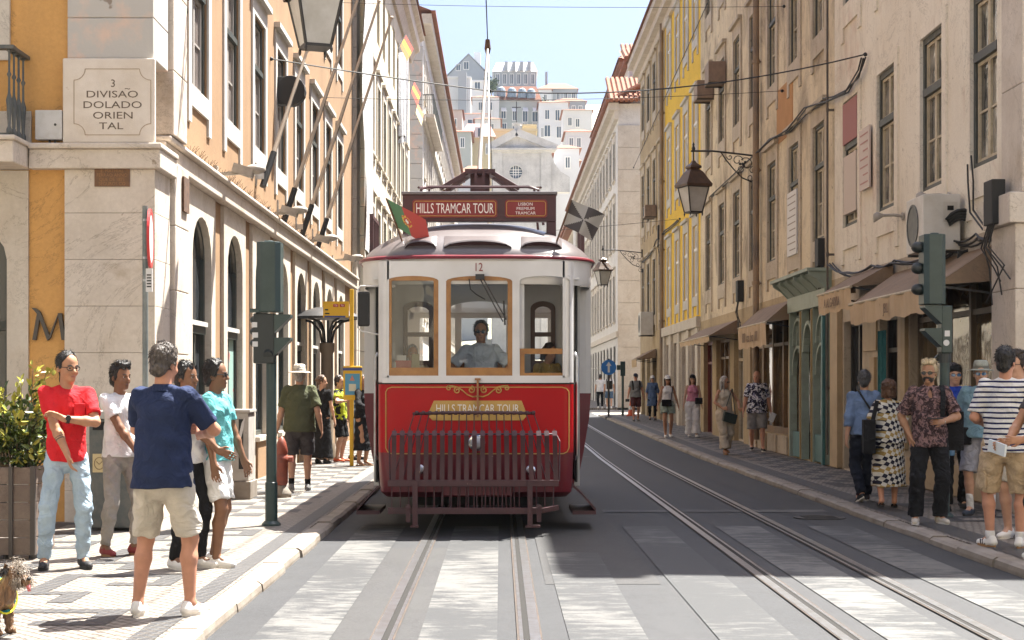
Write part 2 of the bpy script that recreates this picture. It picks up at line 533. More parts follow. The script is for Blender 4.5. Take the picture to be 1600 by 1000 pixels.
g = mb.build("kerb", M_KERB); g["kind"] = "structure"

# dark stone inlay in the pavements
mb = MB()
def inl(x0, x1, y0, y1):
    x0, x1 = min(x0, x1), max(x0, x1)
    mb.quad((x0, y0, gz(y0) + PAV + 0.004), (x1, y0, gz(y0) + PAV + 0.004), (x1, y1, gz(y1) + PAV + 0.004), (x0, y1, gz(y1) + PAV + 0.004))
def key(xo, sgn, y0, P, wd):
    X = lambda v: xo + sgn * v
    inl(X(0.8), X(0.8 + wd), y0, y0 + P * .62)                       # long side
    inl(X(0.0), X(0.8), y0 + P * .62 - wd, y0 + P * .62)
    inl(X(0.0), X(wd), y0 + P * .26, y0 + P * .62 - wd)
    inl(X(wd), X(0.48), y0 + P * .26, y0 + P * .26 + wd)
    inl(X(0.48 + wd), X(0.8), y0, y0 + wd * .9)
    inl(X(0.48), X(0.48 + wd), y0 - P * .22, y0 + wd * .9)
for x0, x1, ya, yb in ((-2.16, -2.0, -10, 66), (4.42, 4.72, -10, 66)):
    ys = [ya, 33, yb]
    for a, b in zip(ys[:-1], ys[1:]): inl(x0, x1, a, b)
y = 7.2
while y < 16:
    key(-2.42, -1, y, 1.9, 0.17)
    key(-3.75, -1, y + 0.7, 1.9, 0.17)
    y += 1.9
y = 12.6
while y < 22.3:
    key(4.86, 1, y, 1.9, 0.19)
    y += 1.9
k = 0; y = 17.6
while y < 64:
    a = -2.35 if k % 2 else -2.7
    for j in range(3):
        x1 = a - j * 0.7
        if x1 - 0.35 > -3.85: inl(x1 - 0.35, x1, y, y + 0.42)
    y += 0.55; k += 1
k = 0; y = 22.6
while y < 64:
    a = 4.85 if k % 2 else 5.1
    for j in range(3):
        x0 = a + j * 0.5
        if x0 + 0.25 < 5.95: inl(x0, x0 + 0.27, y, y + 0.5)
    y += 0.6; k += 1
g = mb.build("pavement_inlay", M_BASALT); g["kind"] = "structure"

# zebra crossing and stop line, worn paint
mb = MB()
for x0 in (-1.52, -0.5, 2.35, 3.36): gsheet(mb, x0, x0 + 0.48, [8.2, 17.2], 0.007)
mw = MB()
for x0 in (0.42, 1.33): gsheet(mw, x0, x0 + 0.48, [8.2, 17.2], 0.007)
g = mw.build("zebra_crossing", M_PAINTW); g["kind"] = "structure"
gsheet(mb, 0.75, 4.0, [19.1, 19.45], 0.007)
gsheet(mb, 0.9, 2.0, [33.6, 33.85], 0.007)
g = mb.build("zebra_crossing", M_PAINT); g["kind"] = "structure"

# tram rails let into the road
mbs, mbd, mbe = MB(), MB(), MB()
for cx in (-0.27, 2.58):
    for sx in (-1, 1):
        e = cx + sx * 0.45
        ys = [-10, 33, 67, 149]
        o = sx
        def rs(m_, a, b, dz):
            a, b = min(a, b), max(a, b)
            for p, q in zip(ys[:-1], ys[1:]):
                m_.quad((a, p, gz(p) + dz), (b, p, gz(p) + dz), (b, q, gz(q) + dz), (a, q, gz(q) + dz))
        rs(mbs, e, e + o * 0.066, 0.014)
        rs(mbs, e - o * 0.04, e - o * 0.064, 0.014)
        rs(mbd, e - o * 0.04, e, 0.011)
        rs(mbe, e + o * 0.066, e + o * 0.076, 0.012)
        rs(mbe, e - o * 0.064, e - o * 0.078, 0.012)
g = mbs.build("tram_rails", M_STEEL); g["kind"] = "structure"
g = mbd.build("rail_grooves", M_DARK); g["kind"] = "structure"
g = mbe.build("rail_edges", mat("rail_sealant", (0.045, 0.036, 0.030), .9, (0.075, 0.05, 0.036), 3)); g["kind"] = "structure"
# round manhole cover by the right kerb
mb = MB()
mb.lathe([(0.30, 0.004), (0.30, 0.012), (0.27, 0.012), (0.27, 0.009), (0.0, 0.009)], (3.72, 18.3, 0), 28)
for i in range(-3, 4): mb.box(3.72 - 0.2, 3.72 + 0.2, 18.3 + i * 0.07 - 0.012, 18.3 + i * 0.07 + 0.012, 0.0095, 0.013)
mb.top("manhole_cover", M_IRON, "round iron manhole cover in the road near the right kerb", "manhole cover")
# ================================================================ facades
M_ORANGE = mat("ochre_plaster_sunlit", (0.345, 0.215, 0.112), 0.85, (0.275, 0.165, 0.083), 0.9, 0.35, 0.7, streak=((0.40, 0.25, 0.14), 0.3), bump=0.2, bscale=30)  # sunlit copy of the ochre, colour darkened against the strong sun
M_ORANGEF = mat("ochre_plaster_shaded", (0.62, 0.345, 0.115), 0.85, (0.56, 0.31, 0.10), 1.2, 0.35, 0.7, streak=((0.42, 0.24, 0.09), 0.25), bump=0.2, bscale=30, spots=((0.34, 0.2, 0.1), 7, 0.72))  # shaded copy of the same ochre, shade-side tone put into the colour
M_CREAM = mat("cream_plaster", (0.84, 0.785, 0.67), 0.88, (0.76, 0.69, 0.57), 0.7, 0.4, 0.75, streak=((0.40, 0.33, 0.24), 0.5), bump=0.3, bscale=12, big=((0.60, 0.43, 0.33), 0.6, 0.55, 0.76), spots=((0.28, 0.22, 0.16), 3.5, 0.69))
M_BROWN = mat("stained_brown_plaster", (0.74, 0.635, 0.455), 0.9, (0.65, 0.545, 0.375), 0.8, 0.38, 0.66, streak=((0.16, 0.125, 0.085), 0.75), bump=0.4, bscale=12, big=((0.30, 0.24, 0.175), 0.8, 0.50, 0.68), spots=((0.15, 0.12, 0.09), 4, 0.66))
M_YELLOW = mat("yellow_plaster", (0.80, 0.53, 0.045), 0.85, (0.74, 0.47, 0.04), 1.0, streak=((0.55, 0.35, 0.07), 0.3))
M_TAN = mat("tan_plaster", (0.48, 0.37, 0.22), 0.9, (0.38, 0.29, 0.17), 0.8, streak=((0.2, 0.15, 0.1), 0.6))
M_PALE = mat("pale_cream_plaster", (0.66, 0.60, 0.47), 0.85, (0.56, 0.50, 0.38), 0.8, streak=((0.40, 0.34, 0.24), 0.45))
M_WHITE = mat("white_plaster", (0.70, 0.685, 0.66), 0.85, (0.58, 0.56, 0.53), 0.5, 0.42, 0.8, streak=((0.5, 0.47, 0.42), 0.35))
M_SURR = mat("stone_surround", (0.55, 0.475, 0.37), 0.8, (0.42, 0.35, 0.26), 1.5, 0.38, 0.7, streak=((0.22, 0.17, 0.12), 0.5), bump=0.35, bscale=16, spots=((0.2, 0.16, 0.12), 6, 0.68))
M_SURRW = mat("white_surround", (0.52, 0.50, 0.465), 0.8, (0.44, 0.42, 0.385), 2.0, spots=((0.4, 0.37, 0.33), 8, 0.7))
M_CASING = mat("dark_green_casing", (0.035, 0.045, 0.042), 0.55, (0.06, 0.06, 0.05), 8)
M_SASHC = mat("cream_sash", (0.50, 0.43, 0.31), 0.6, (0.33, 0.27, 0.18), 9, 0.45, 0.75)
M_SASHG = mat("grey_sash", (0.32, 0.30, 0.28), 0.6)
M_SASHW = mat("white_sash", (0.74, 0.72, 0.68), 0.55)
M_GL_R = darkglass("old_glass_pale_reflections", (0.06, 0.058, 0.054), 0.45, (0.30, 0.28, 0.24))  # pale mottling paints reflections into the pane colour
M_GL_L = darkglass("curtained_window_glass", (0.24, 0.205, 0.185), 0.08, (0.17, 0.145, 0.135))
M_GL_D = darkglass("dark_window_glass", (0.035, 0.038, 0.042), 0.2)
M_GL_S = darkglass("shop_glass", (0.055, 0.042, 0.028), 0.12, (0.15, 0.11, 0.06))
M_GL_F = darkglass("far_window_glass", (0.10, 0.12, 0.14), 0.1)
M_TILE = mat("terracotta_tiles", (0.25, 0.095, 0.05), 0.85, (0.17, 0.07, 0.04), 2.0, spots=((0.28, 0.17, 0.11), 5, 0.62))
M_WOOD = mat("shop_wood", (0.20, 0.115, 0.045), 0.5, (0.12, 0.065, 0.028), 4)

class Fac:
    def __init__(s, P0, U, N):
        s.P0 = Vector(P0); s.U = Vector(U); s.N = Vector(N)
    def M(s, u, z, d=0.0):
        return s.P0 + s.U * u + s.N * d + Vector((0, 0, z))
    def L(s, u, z, d=0.0):
        return s.U * u + s.N * d + Vector((0, 0, z))
FL = Fac((-3.9, 0, 0), (0, 1, 0), (1, 0, 0))
FR = Fac((6.0, 0, 0), (0, 1, 0), (-1, 0, 0))
FF = Fac((0, 16.9, 0), (1, 0, 0), (0, -1, 0))

def fbox(mb, fn, u0, u1, z0, z1, d0, d1):
    return mb.hexa([fn(u, z, d) for u in (u0, u1) for z in (z0, z1) for d in (d0, d1)])

def arc_pts(u0, u1, zs, rise, n=10):
    c = (u0 + u1) / 2; h = (u1 - u0) / 2
    return [(c - h * math.cos(math.pi * i / n), zs + rise * math.sin(math.pi * i / n)) for i in range(n + 1)]

def wall(mb, fn, u0, u1, z0, z1, ops, dep=0.22, d=0.0):
    """sheet with real openings and reveals; ops = (u0,u1,z0,z1[,rise])"""
    us = sorted({u0, u1, *[v for o in ops for v in (o[0], o[1])]})
    zs = sorted({z0, z1, *[v for o in ops for v in (o[2], o[3])]})
    us = [u for u in us if u0 - 1e-6 <= u <= u1 + 1e-6]; zs = [z for z in zs if z0 - 1e-6 <= z <= z1 + 1e-6]
    for a, b in zip(us[:-1], us[1:]):
        for p, q in zip(zs[:-1], zs[1:]):
            cu, cz = (a + b) / 2, (p + q) / 2
            if any(o[0] < cu < o[1] and o[2] < cz < o[3] for o in ops): continue
            mb.quad(fn(a, p, d), fn(b, p, d), fn(b, q, d), fn(a, q, d))
    for o in ops:
        a, b, p, q = o[:4]; r = o[4] if len(o) > 4 else 0
        if r:
            pts = arc_pts(a, b, q - r, r)
            mid = len(pts) // 2
            for corner, seq in (((a, q), pts[:mid + 1]), ((b, q), pts[mid:])):
                for s, t in zip(seq[:-1], seq[1:]):
                    mb.quad(fn(*corner, d), fn(*s, d), fn(*t, d))
            for s, t in zip(pts[:-1], pts[1:]):
                mb.quad(fn(*s, d), fn(*t, d), fn(*t, d - dep), fn(*s, d - dep))
        else:
            mb.quad(fn(a, q, d), fn(b, q, d), fn(b, q, d - dep), fn(a, q, d - dep))
        top = q - r
        mb.quad(fn(a, p, d), fn(a, top, d), fn(a, top, d - dep), fn(a, p, d - dep))
        mb.quad(fn(b, p, d), fn(b, top, d), fn(b, top, d - dep), fn(b, p, d - dep))
        mb.quad(fn(a, p, d), fn(b, p, d), fn(b, p, d - dep), fn(a, p, d - dep))

def winset(F, w, h, casing, sash, pane, surr, sw=0.18, ears=0.0, sill=True, transom=0.62, bars=(1, 2), dep=0.2, cw=0.07, proud=0.035, apron=0.0, head=0.0):
    """meshes of one window about (centre, bottom)"""
    fn = F.L; a, b = -w / 2, w / 2
    mb = MB(); D0, D1 = -dep + 0.01, -dep + 0.09
    fbox(mb, fn, a, a + cw, 0, h, D0, D1); fbox(mb, fn, b - cw, b, 0, h, D0, D1)
    fbox(mb, fn, a + cw, b - cw, h - cw, h, D0, D1); fbox(mb, fn, a + cw, b - cw, 0, cw * .8, D0, D1)
    tz = h * transom
    if transom: fbox(mb, fn, a + cw, b - cw, tz - cw * .6, tz + cw * .6, D0, D1 + 0.03)
    casing_me = mb.mesh("window", casing)
    mb = MB(); D2, D3 = -dep + 0.012, -dep + 0.062; k = 0.045
    secs = [(cw * .8, tz - cw * .6), (tz + cw * .6, h - cw)] if transom else [(cw * .8, h - cw)]
    for i, (p, q) in enumerate(secs):
        for (l, r_) in ((a + cw, -0.002), (0.002, b - cw)):
            fbox(mb, fn, l, l + k, p, q, D2, D3); fbox(mb, fn, r_ - k, r_, p, q, D2, D3)
            fbox(mb, fn, l + k, r_ - k, p, p + k, D2, D3); fbox(mb, fn, l + k, r_ - k, q - k, q, D2, D3)
            nb = bars[1] if i == 0 else bars[0]
            for j in range(1, nb):
                zz = p + (q - p) * j / nb
                fbox(mb, fn, l + k, r_ - k, zz - 0.014, zz + 0.014, D2, D3 - 0.01)
    sash_me = mb.mesh("sash", sash)
    mb = MB(); mb.quad(fn(a, 0, -dep + 0.03), fn(b, 0, -dep + 0.03), fn(b, h, -dep + 0.03), fn(a, h, -dep + 0.03))
    pane_me = mb.mesh("pane", pane)
    out = [("window", casing_me), ("sash", sash_me), ("pane", pane_me)]
    if surr:
        mb = MB()
        e = ears
        fbox(mb, fn, a - sw, a, -apron - e, h + sw + head, 0.0, proud); fbox(mb, fn, b, b + sw, -apron - e, h + sw + head, 0.0, proud)
        fbox(mb, fn, a, b, h, h + sw + head, 0.0, proud)
        fbox(mb, fn, a, b, -max(apron, 0.16), 0, 0.0, proud)
        if sill: fbox(mb, fn, a - sw - 0.03, b + sw + 0.03, -0.07, 0.0, proud, proud + 0.06)
        if head: fbox(mb, fn, a - sw - 0.05, b + sw + 0.05, h + sw + head, h + sw + head + 0.09, 0.0, proud + 0.08)
        out.append(("surround", mb.mesh("surround", surr)))
    return out

def place_win(parent, F, u, z, ws, names=None):
    base = F.M(u, z) - wloc(parent)
    r = link_mesh("window", ws[0][1], parent, base)
    for n, me in ws[1:]:
        link_mesh(n, me, r)
    return r

def building(name, label, base, group=None):
    return thing(name, label, "building", base, 0, group)

# ---------------------------------------------------------------- ochre corner building (left)
B = building("corner_building", "ochre plastered corner building with pale stone arches on the sunny left side of the street", (-4.5, 20, 0))
H_L = 16.6
arches = [20.25 + 2.52 * i for i in range(8)]
aw = 0.64
gops = [(c - aw - .05, c + aw + .05, 0.70, 3.80) for c in arches]
w1 = [(c - .57, c + .57, 5.33, 7.42) for c in arches]
w2 = [(c - .57, c + .57, 9.25, 11.2) for c in arches]
w3 = [(c - .57, c + .57, 13.0, 14.8) for c in arches]
mb = MB()
wall(mb, FL.M, 18.45, 41.2, 0.0, 4.06, gops, 0.15)
wall(mb, FL.M, 18.45, 41.2, 4.06, H_L, w1 + w2 + w3, 0.13)
mb.quad((-3.9, 41.2, 0), (-16, 41.2, 0), (-16, 41.2, H_L), (-3.9, 41.2, H_L))
mb.quad((-3.9, 17.5, H_L), (-16, 17.5, H_L), (-16, 41.2, H_L), (-3.9, 41.2, H_L))
mb.quad((-16, 17.5, 0), (-16, 41.2, 0), (-16, 41.2, H_L), (-16, 17.5, H_L))
mb.build("wall", M_ORANGE, B)
mb = MB()
for c in arches:     # pale stone arch surrounds
    wall(mb, FL.M, c - 0.93, c + 0.93, PAV, 4.055, [(c - aw, c + aw, 0.72, 3.72, 0.52)], 0.18, 0.05)
    for e in (c - .93, c + .93):
        mb.quad(FL.M(e, PAV, 0.05), FL.M(e, 4.055, 0.05), FL.M(e, 4.055, 0.0), FL.M(e, PAV, 0.0))
mb.build("arch_surround", M_STONEW, B)
for c in arches:
    mb = MB(); fbox(mb, FL.M, c - 0.62, c + 0.62, PAV, 0.66, 0.053, 0.085); mb.build("plinth_panel", M_ORANGE, B)
    mb = MB(); fbox(mb, FL.M, c - 0.66, c + 0.66, 0.66, 0.74, -0.2, 0.12); mb.build("sill", M_STONE, B, bevel=.01)
mb = MB()
fbox(mb, FL.M, 17.62, 41.2, 4.06, 4.30, 0.0, 0.14); fbox(mb, FL.M, 17.62, 41.2, 4.30, 4.36, 0.0, 0.20)
fbox(mb, FL.M, 17.5, 41.2, H_L - .5, H_L - .2, 0.0, 0.25); fbox(mb, FL.M, 17.5, 41.2, H_L - .2, H_L, 0.0, 0.5)
mb.build("cornice", M_STONE, B, bevel=0.02)
WL = winset(FL, 1.14, 2.09, M_CASING, M_SASHG, M_GL_L, M_SURRW, 0.2, ears=0.22, apron=0.26, sill=False, transom=0.62, bars=(1, 2), head=0.10, dep=0.12, proud=0.03)
WL2 = winset(FL, 1.14, 1.95, M_CASING, M_SASHG, M_GL_L, M_SURRW, 0.2, ears=0.22, apron=0.26, sill=False, transom=0.62, bars=(1, 2), head=0.10, dep=0.12, proud=0.03)
for c in arches:
    place_win(B, FL, c, 5.33, WL); place_win(B, FL, c, 9.25, WL2)
# arched ground-floor windows: dark frame, transom, upper fanlight
mb = MB(); fn = FL.L
for s in (-1, 1): fbox(mb, fn, min(s * aw, s * (aw - .09)), max(s * aw, s * (aw - .09)), 0, 2.5, -0.12, -0.04)
pts = arc_pts(-aw, aw, 2.48, 0.52); pin = arc_pts(-aw + .09, aw - .09, 2.48, 0.44)
for i in range(10):
    for d in (-0.04,):
        mb.quad(fn(*pts[i], d), fn(*pts[i + 1], d), fn(*pin[i + 1], d), fn(*pin[i], d))
fbox(mb, fn, -aw + .09, aw - .09, 1.50, 1.60, -0.12, -0.01); fbox(mb, fn, -aw + .09, aw - .09, 0, .1, -0.12, -0.04); fbox(mb, fn, -0.03, 0.03, .1, 1.5, -0.11, -0.05)
am = mb.mesh("arched_window", M_CASING)
mb = MB(); fbox(mb, fn, -aw + .09, aw - .09, 1.60, 1.66, -0.04, 0.02); bm_ = mb.mesh("sill_bar", M_SURRW)
mb = MB()
mb.add([fn(-aw, 0, -.09), fn(aw, 0, -.09)] + [fn(u, z, -.09) for u, z in reversed(pts)], [tuple(range(13))])
pm = mb.mesh("pane", M_GL_D)
pm2 = mb.mesh("pane", mat("pale_green_poster", (0.30, 0.46, 0.42), 0.4, (0.55, 0.07, 0.06), 1.3, 0.55, 0.58))
for i, c in enumerate(arches):
    r = link_mesh("arched_window", am, B, FL.M(c, 0.72) - wloc(B))
    link_mesh("sill_bar", bm_, r)
    link_mesh("pane", pm, r)
    if i == 1:
        q = MB(); fbox(q, fn, -0.5, 0.5, 0.12, 1.5, -0.075, -0.065)
        link_mesh("poster", q.mesh("poster", mat("pale_green_poster", (0.3, 0.46, 0.42), 0.4)), r)
# end wall towards the crossing (in shade): ochre in its shade-side tone, stone pilasters, balcony
mb = MB()
wall(mb, FF.M, -16, -3.75, 0, 16.6, [(-6.6, -5.31, 0.12, 3.35, 0.45), (-6.7, -5.5, 4.3, 7.1)], 0.35)
mb.build("end_wall", M_ORANGEF, B)
mb = MB()
mb.add([FF.M(-6.6, .12, -.3), FF.M(-5.31, .12, -.3)] + [FF.M(u, z, -.3) for u, z in reversed(arc_pts(-6.6, -5.31, 2.9, .45))], [tuple(range(13))])
mb.quad(FF.M(-6.7, 4.3, -.3), FF.M(-5.5, 4.3, -.3), FF.M(-5.5, 7.1, -.3), FF.M(-6.7, 7.1, -.3))
mb.build("pane", M_GL_D, B)
mb = MB()
for u in (-5.40, -6.0): fbox(mb, FF.M, u, u + .09, .12, 3.0, -.29, -.2)
fbox(mb, FF.M, -6.6, -5.31, 2.15, 2.25, -.285, -.19)
mb.build("door_frame", M_CASING, B)
def courses(mb, fn, u0, u1, zs, d0, d1, g=0.0016):
    for a, b in zip(zs[:-1], zs[1:]):
        fbox(mb, fn, u0, u1, a + g, b - g, d0, d1)
mb = MB()
wall(mb, FF.M, -6.85, -5.08, PAV, 3.86, [(-6.6, -5.31, 0.12, 3.35, 0.45)], 0.04, 0.035)
mb.quad(FF.M(-5.08, PAV, .035), FF.M(-5.08, 3.86, .035), FF.M(-5.08, 3.86, 0), FF.M(-5.08, PAV, 0))
fbox(mb, FF.M, -6.95, -5.28, 5.05, 7.4, 0.0, 0.04); fbox(mb, FF.M, -6.95, -5.05, 4.14, 4.5, 0, .03)
mb.build("door_surround", M_STONEW, B)
mb = MB()
courses(mb, FF.M, -4.68, -3.71, [0.08, 0.42, 0.91, 1.40, 1.90, 2.40, 2.90, 3.40, 3.87], -0.7, 0.07)
mb.build("corner_pilaster", M_STONE, B, bevel=0.004)
mb = MB()
courses(mb, FF.M, -4.655, -3.73, [5.06, 5.50, 6.6, 7.7, 8.8, 10, 11.2, 12.4, 13.6, 14.8, 16.55], -0.7, 0.05)
mb.build("upper_pilaster", M_STONEG, B, bevel=0.012)
mb = MB()
courses(mb, FL.M, 17.66, 18.42, [0.08, 0.5, 1.2, 1.9, 2.62, 3.35, 4.05], -0.3, 0.24)
courses(mb, FL.M, 17.66, 18.42, [4.37, 5.1, 6.0, 7.2, 8.4, 9.6, 10.8, 12, 13.2, 14.4, 16.1], -0.3, 0.22)
mb.build("side_pilaster", M_STONE, B, bevel=0.012)
mb = MB()
fbox(mb, FF.M, -5.05, -3.64, 3.87, 4.08, -0.75, 0.13); fbox(mb, FF.M, -5.05, -3.62, 4.08, 4.14, -0.75, 0.17)
mb.build("string_course", M_STONE, B, bevel=0.015)
# stone plaque, carved
mb = MB(); fbox(mb, FF.M, -4.69, -3.70, 4.145, 5.055, 0.05, 0.11)
pq = mb.top("stone_plaque", M_STONEP, "carved limestone plaque set in the corner pilaster above the rust brown plate", "plaque", bevel=0.015)
M_CARVE = mat("carved_letters", (0.13, 0.10, 0.075), 0.9)
M_CARVEL = mat("carved_line", (0.36, 0.28, 0.2), 0.9)
mb = MB(); S145 = 16.8 / FPX
fT = lambda px, py: (((px - VPX) * S145), CAMH - (py - VPY) * S145)
for txt, px, py, sz, xs in (("3", 177, 131, .115, 1.0), ("DIVISAO", 175.5, 148, .105, 1.42), ("DOLADO", 176, 164.5, .105, 1.42), ("ORIEN", 177, 181, .105, 1.42), ("TAL", 174, 197.5, .105, 1.42)):
    cx, cz = fT(px, py)
    mb.text(txt, lambda u, v, d, cx=cx, cz=cz: FF.M(cx + u, cz + v, 0.111 + d), sz, 0.0015, xs)
tw = []
cx, cz = fT(199.5, 138.5); mb.text("~", lambda u, v, d: FF.M(cx + u, cz + v, 0.111 + d), .09, 0.0015, 1.2)
lt = mb.build("lettering", M_CARVE, pq)
mb = MB()
x0, z1 = fT(116, 108); x1, z0 = fT(236, 211); q = 0.12
def ring_line(pts, wd, d):
    for a, b in zip(pts[:-1], pts[1:]):
        mb.bar(FF.M(*a, d), FF.M(*b, d), wd, 0.004, up=(0, -1, 0))
pl = []
for cxx, czz, a0 in ((x0, z0, 0), (x0, z1, 270), (x1, z1, 180), (x1, z0, 90)):
    seq = [(cxx + q * math.cos(R(a0 + 15 * i)), czz + q * math.sin(R(a0 + 15 * i))) for i in range(7)]
    pl += seq
pl.append(pl[0])
ring_line(pl, 0.007, 0.112)
mb.build("carved_border", M_CARVEL, pq)
# rust-brown plate
mb = MB(); x0, z1 = fT(147, 263); x1, z0 = fT(202, 291)
fbox(mb, FF.M, x0, x1, z0, z1, 0.072, 0.085)
bp = mb.top("metal_plate", mat("rusty_plate", (0.16, 0.075, 0.03), 0.6, (0.10, 0.05, 0.025), 12), "rust brown metal plate with raised lines of letters below the stone plaque", "plate")
for i, tx in enumerate(("E. MATHIAS", "FERRAO ANNO", "QUE DE 1871", "SEGUROS CO")):
    mb = MB(); mb.text(tx, lambda u, v, d, i=i: FF.M((x0 + x1) / 2 + u, z1 - 0.026 - i * 0.046 + v, 0.086 + d), .05, 0.002, 0.95); mb.build("lettering", mat("dull_brass", (0.28, 0.14, 0.05), 0.5), bp)
# letter M of dark metal
mb = MB(); cx, cz = fT(74, 506); k = S145
def mp(u, v, d): return FF.M(cx + u * k, cz + v * k, d)
for poly in ([(-25, 22), (-19, 24), (-14, 19), (-22, -24), (-17, -26), (-26.5, -24)],):
    pass
mb.prism([(-26, -25), (-20, -25), (-13, 17), (-18, 20)], mp, 0.012, 0.05)
mb.prism([(-19, 20), (-13, 18), (2.5, -22), (-2.5, -26)], mp, 0.0125, 0.052)
mb.prism([(-2.5, -26), (2.5, -22), (14, 12), (19, 15), (15, 17.5)], mp, 0.012, 0.05)
mb.prism([(14, 17), (20, 17), (26, -25), (20, -25)], mp, 0.0125, 0.052)
mb.prism([(-28, 26), (-21, 25), (-13, 19), (-18, 15), (-22, 20)], mp, 0.0115, 0.048)
mb.top("letter_sign", mat("dark_bronze", (0.05, 0.043, 0.038), 0.45), "dark metal letter M fixed to the shaded ochre wall strip", "sign")
# grey box by the balcony
mb = MB(); x0, z1 = fT(55, 172); x1, z0 = fT(97, 218)
fbox(mb, FF.M, x0, x1, z0, z1, 0.012, 0.11)
jb = mb.top("junction_box", mat("painted_steel_white", (0.52, 0.52, 0.52), 0.5, (0.44, 0.43, 0.41), 9), "pale grey junction box on the wall between balcony and stone plaque", "junction box", bevel=0.008)
mb = MB(); mb.tube([FF.M(x1 - .07, (z0 + z1) / 2, .108), FF.M(x1 - .07, (z0 + z1) / 2, .118)], .014, 10); mb.build("lock", M_IRON, jb)
for e_ in (0, .06):
    mb = MB(); mb.tube([FF.M((x0 + x1) / 2 + e_, z0 + .005, .06), FF.M((x0 + x1) / 2 + e_, z0 - .045, .06)], .013, 8); mb.build("cable_gland", M_IRON, jb)
# balcony
bal = thing("balcony", "stone balcony slab with dark iron railing high on the ochre end wall", "balcony", (-5.5, 16.6, 3.86))
mb = MB(); fbox(mb, FF.M, -7.4, -5.06, 3.87, 4.10, 0.0, 0.62); fbox(mb, FF.M, -7.4, -5.03, 4.10, 4.15, 0.0, 0.66)
mb.build("slab", M_STONE, bal, bevel=0.015)
mb = MB()
yr = 0.56
for u in (-6.6, -6.35, -6.1, -5.86, -5.61, -5.36):
    pr = [(.018, 0), (.03, .02), (.03, .06), (.016, .09), (.028, .30), (.034, .36), (.014, .44), (.012, .60), (.026, .63), (.012, .66), (.012, .86), (.03, .90)]
    mb.lathe(pr, FF.M(u, 4.16, yr), 8)
for d in (yr, 0.4, 0.24, 0.08):
    mb.lathe(pr, FF.M(-5.12, 4.16, d), 8)
mb.build("baluster", M_IRONG, bal, smooth=True)
mb = MB(); fbox(mb, FF.M, -7.4, -5.06, 5.05, 5.09, yr - .05, yr + .05); fbox(mb, FF.M, -5.17, -5.07, 5.051, 5.091, 0, yr - .05); fbox(mb, FF.M, -7.4, -5.10, 4.155, 4.18, yr - .02, yr + .02)
mb.build("handrail", M_IRONG, bal)

# ---------------------------------------------------------------- right-hand row
H_R = 15.2
FLOORS = ((4.28, 6.46), (8.15, 10.35), (12.2, 14.1))
def right_building(name, label, y0, y1, cents, gops, m_up, m_gr, ws, ww=1.1, ends=(False, False), surr_h=3.45, rows=(0, 1, 2), eave=True):
    b = building(name, label, (6.5, (y0 + y1) / 2, 0))
    mb = MB()
    ops = [(c - ww / 2, c + ww / 2, *FLOORS[r]) for c in cents for r in (0, 1, 2)]
    wall(mb, FR.M, y0, y1, 3.45, H_R, ops, 0.2)
    mb.quad((6.0, y0, H_R), (18, y0, H_R), (18, y1, H_R), (6.0, y1, H_R))
    for y, e in ((y0, ends[0]), (y1, ends[1])):
        if e: mb.quad((6.0, y, 0), (18, y, 0), (18, y, H_R), (6.0, y, H_R))
    mb.quad((18, y0, 0), (18, y1, 0), (18, y1, H_R), (18, y0, H_R))
    mb.build("wall", m_up, b)
    mb = MB(); wall(mb, FR.M, y0, y1, 0, 3.45, gops, 0.3)
    mb.build("ground_floor_wall", m_gr, b)
    for c in cents:
        for r in rows: place_win(b, FR, c, FLOORS[r][0], ws[min(r, len(ws) - 1)])
    mb = MB()
    fbox(mb, FR.M, y0, y1, H_R - .7, H_R - .45, 0.0, 0.12); fbox(mb, FR.M, y0, y1, H_R - .45, H_R - .15, 0.0, 0.34); fbox(mb, FR.M, y0 - (0.3 if ends[0] else 0), y1, H_R - .15, H_R + .12, 0.0, 0.55)
    mb.build("eaves", M_STONE, b)
    mb = MB()
    mb.quad((5.35, y0, H_R + .13), (5.35, y1, H_R + .13), (11.5, y1, H_R + 1.9), (11.5, y0, H_R + 1.9))
    mb.quad((18, y0, H_R + .13), (18, y1, H_R + .13), (11.5, y1, H_R + 1.9), (11.5, y0, H_R + 1.9))
    for e, y in ((ends[0], y0), (ends[1], y1)):
        if e: mb.quad((5.35, y, H_R + .13), (18, y, H_R + .13), (11.5, y, H_R + 1.9))
    mb.build("roof", M_TILE, b)
    return b
WRC = [winset(FR, 1.1, h, M_CASING, M_SASHC, M_GL_R, M_CREAM, 0.2, ears=0.25, apron=0.38, sill=False, head=0.0, transom=0.64, bars=(1, 2), dep=0.11, cw=0.09, proud=0.03) for h in (2.18, 2.2, 1.9)]
WRB = [winset(FR, 1.05, h, M_CASING, M_SASHC, M_GL_R, M_SURR, 0.2, ears=0.25, apron=0.38, sill=False, head=0.12, transom=0.64, bars=(1, 2), dep=0.11, cw=0.07, proud=0.035) for h in (2.18, 2.2, 1.9)]
WRY = [winset(FR, 1.05, h, M_SASHW, M_SASHW, M_GL_F, M_SURRW, 0.2, ears=0.3, apron=0.3, sill=False, head=0.12, transom=0.66, bars=(1, 2), dep=0.12, cw=0.08, proud=0.035) for h in (2.18, 2.2, 1.9)]
cream_g = [(19.1, 23.0, 0.55, 2.95), (23.7, 24.8, 0.1, 2.65), (26.0, 27.4, 0.1, 2.65)]
B1 = right_building("row_building", "cream plastered building with dark green window casings, nearest on the right", 17.9, 28.15, [19.4, 21.78, 24.35, 26.8], cream_g, M_CREAM, M_SURR, WRC, ends=(True, False))
brown_g = [(28.5, 32.1, 0.1, 3.3), (32.7, 37.7, 0.5, 3.1), (38.7, 40.3, 0.1, 2.9), (41.0, 43.6, 0.5, 2.8), (44.4, 46.3, 0.1, 2.8)]
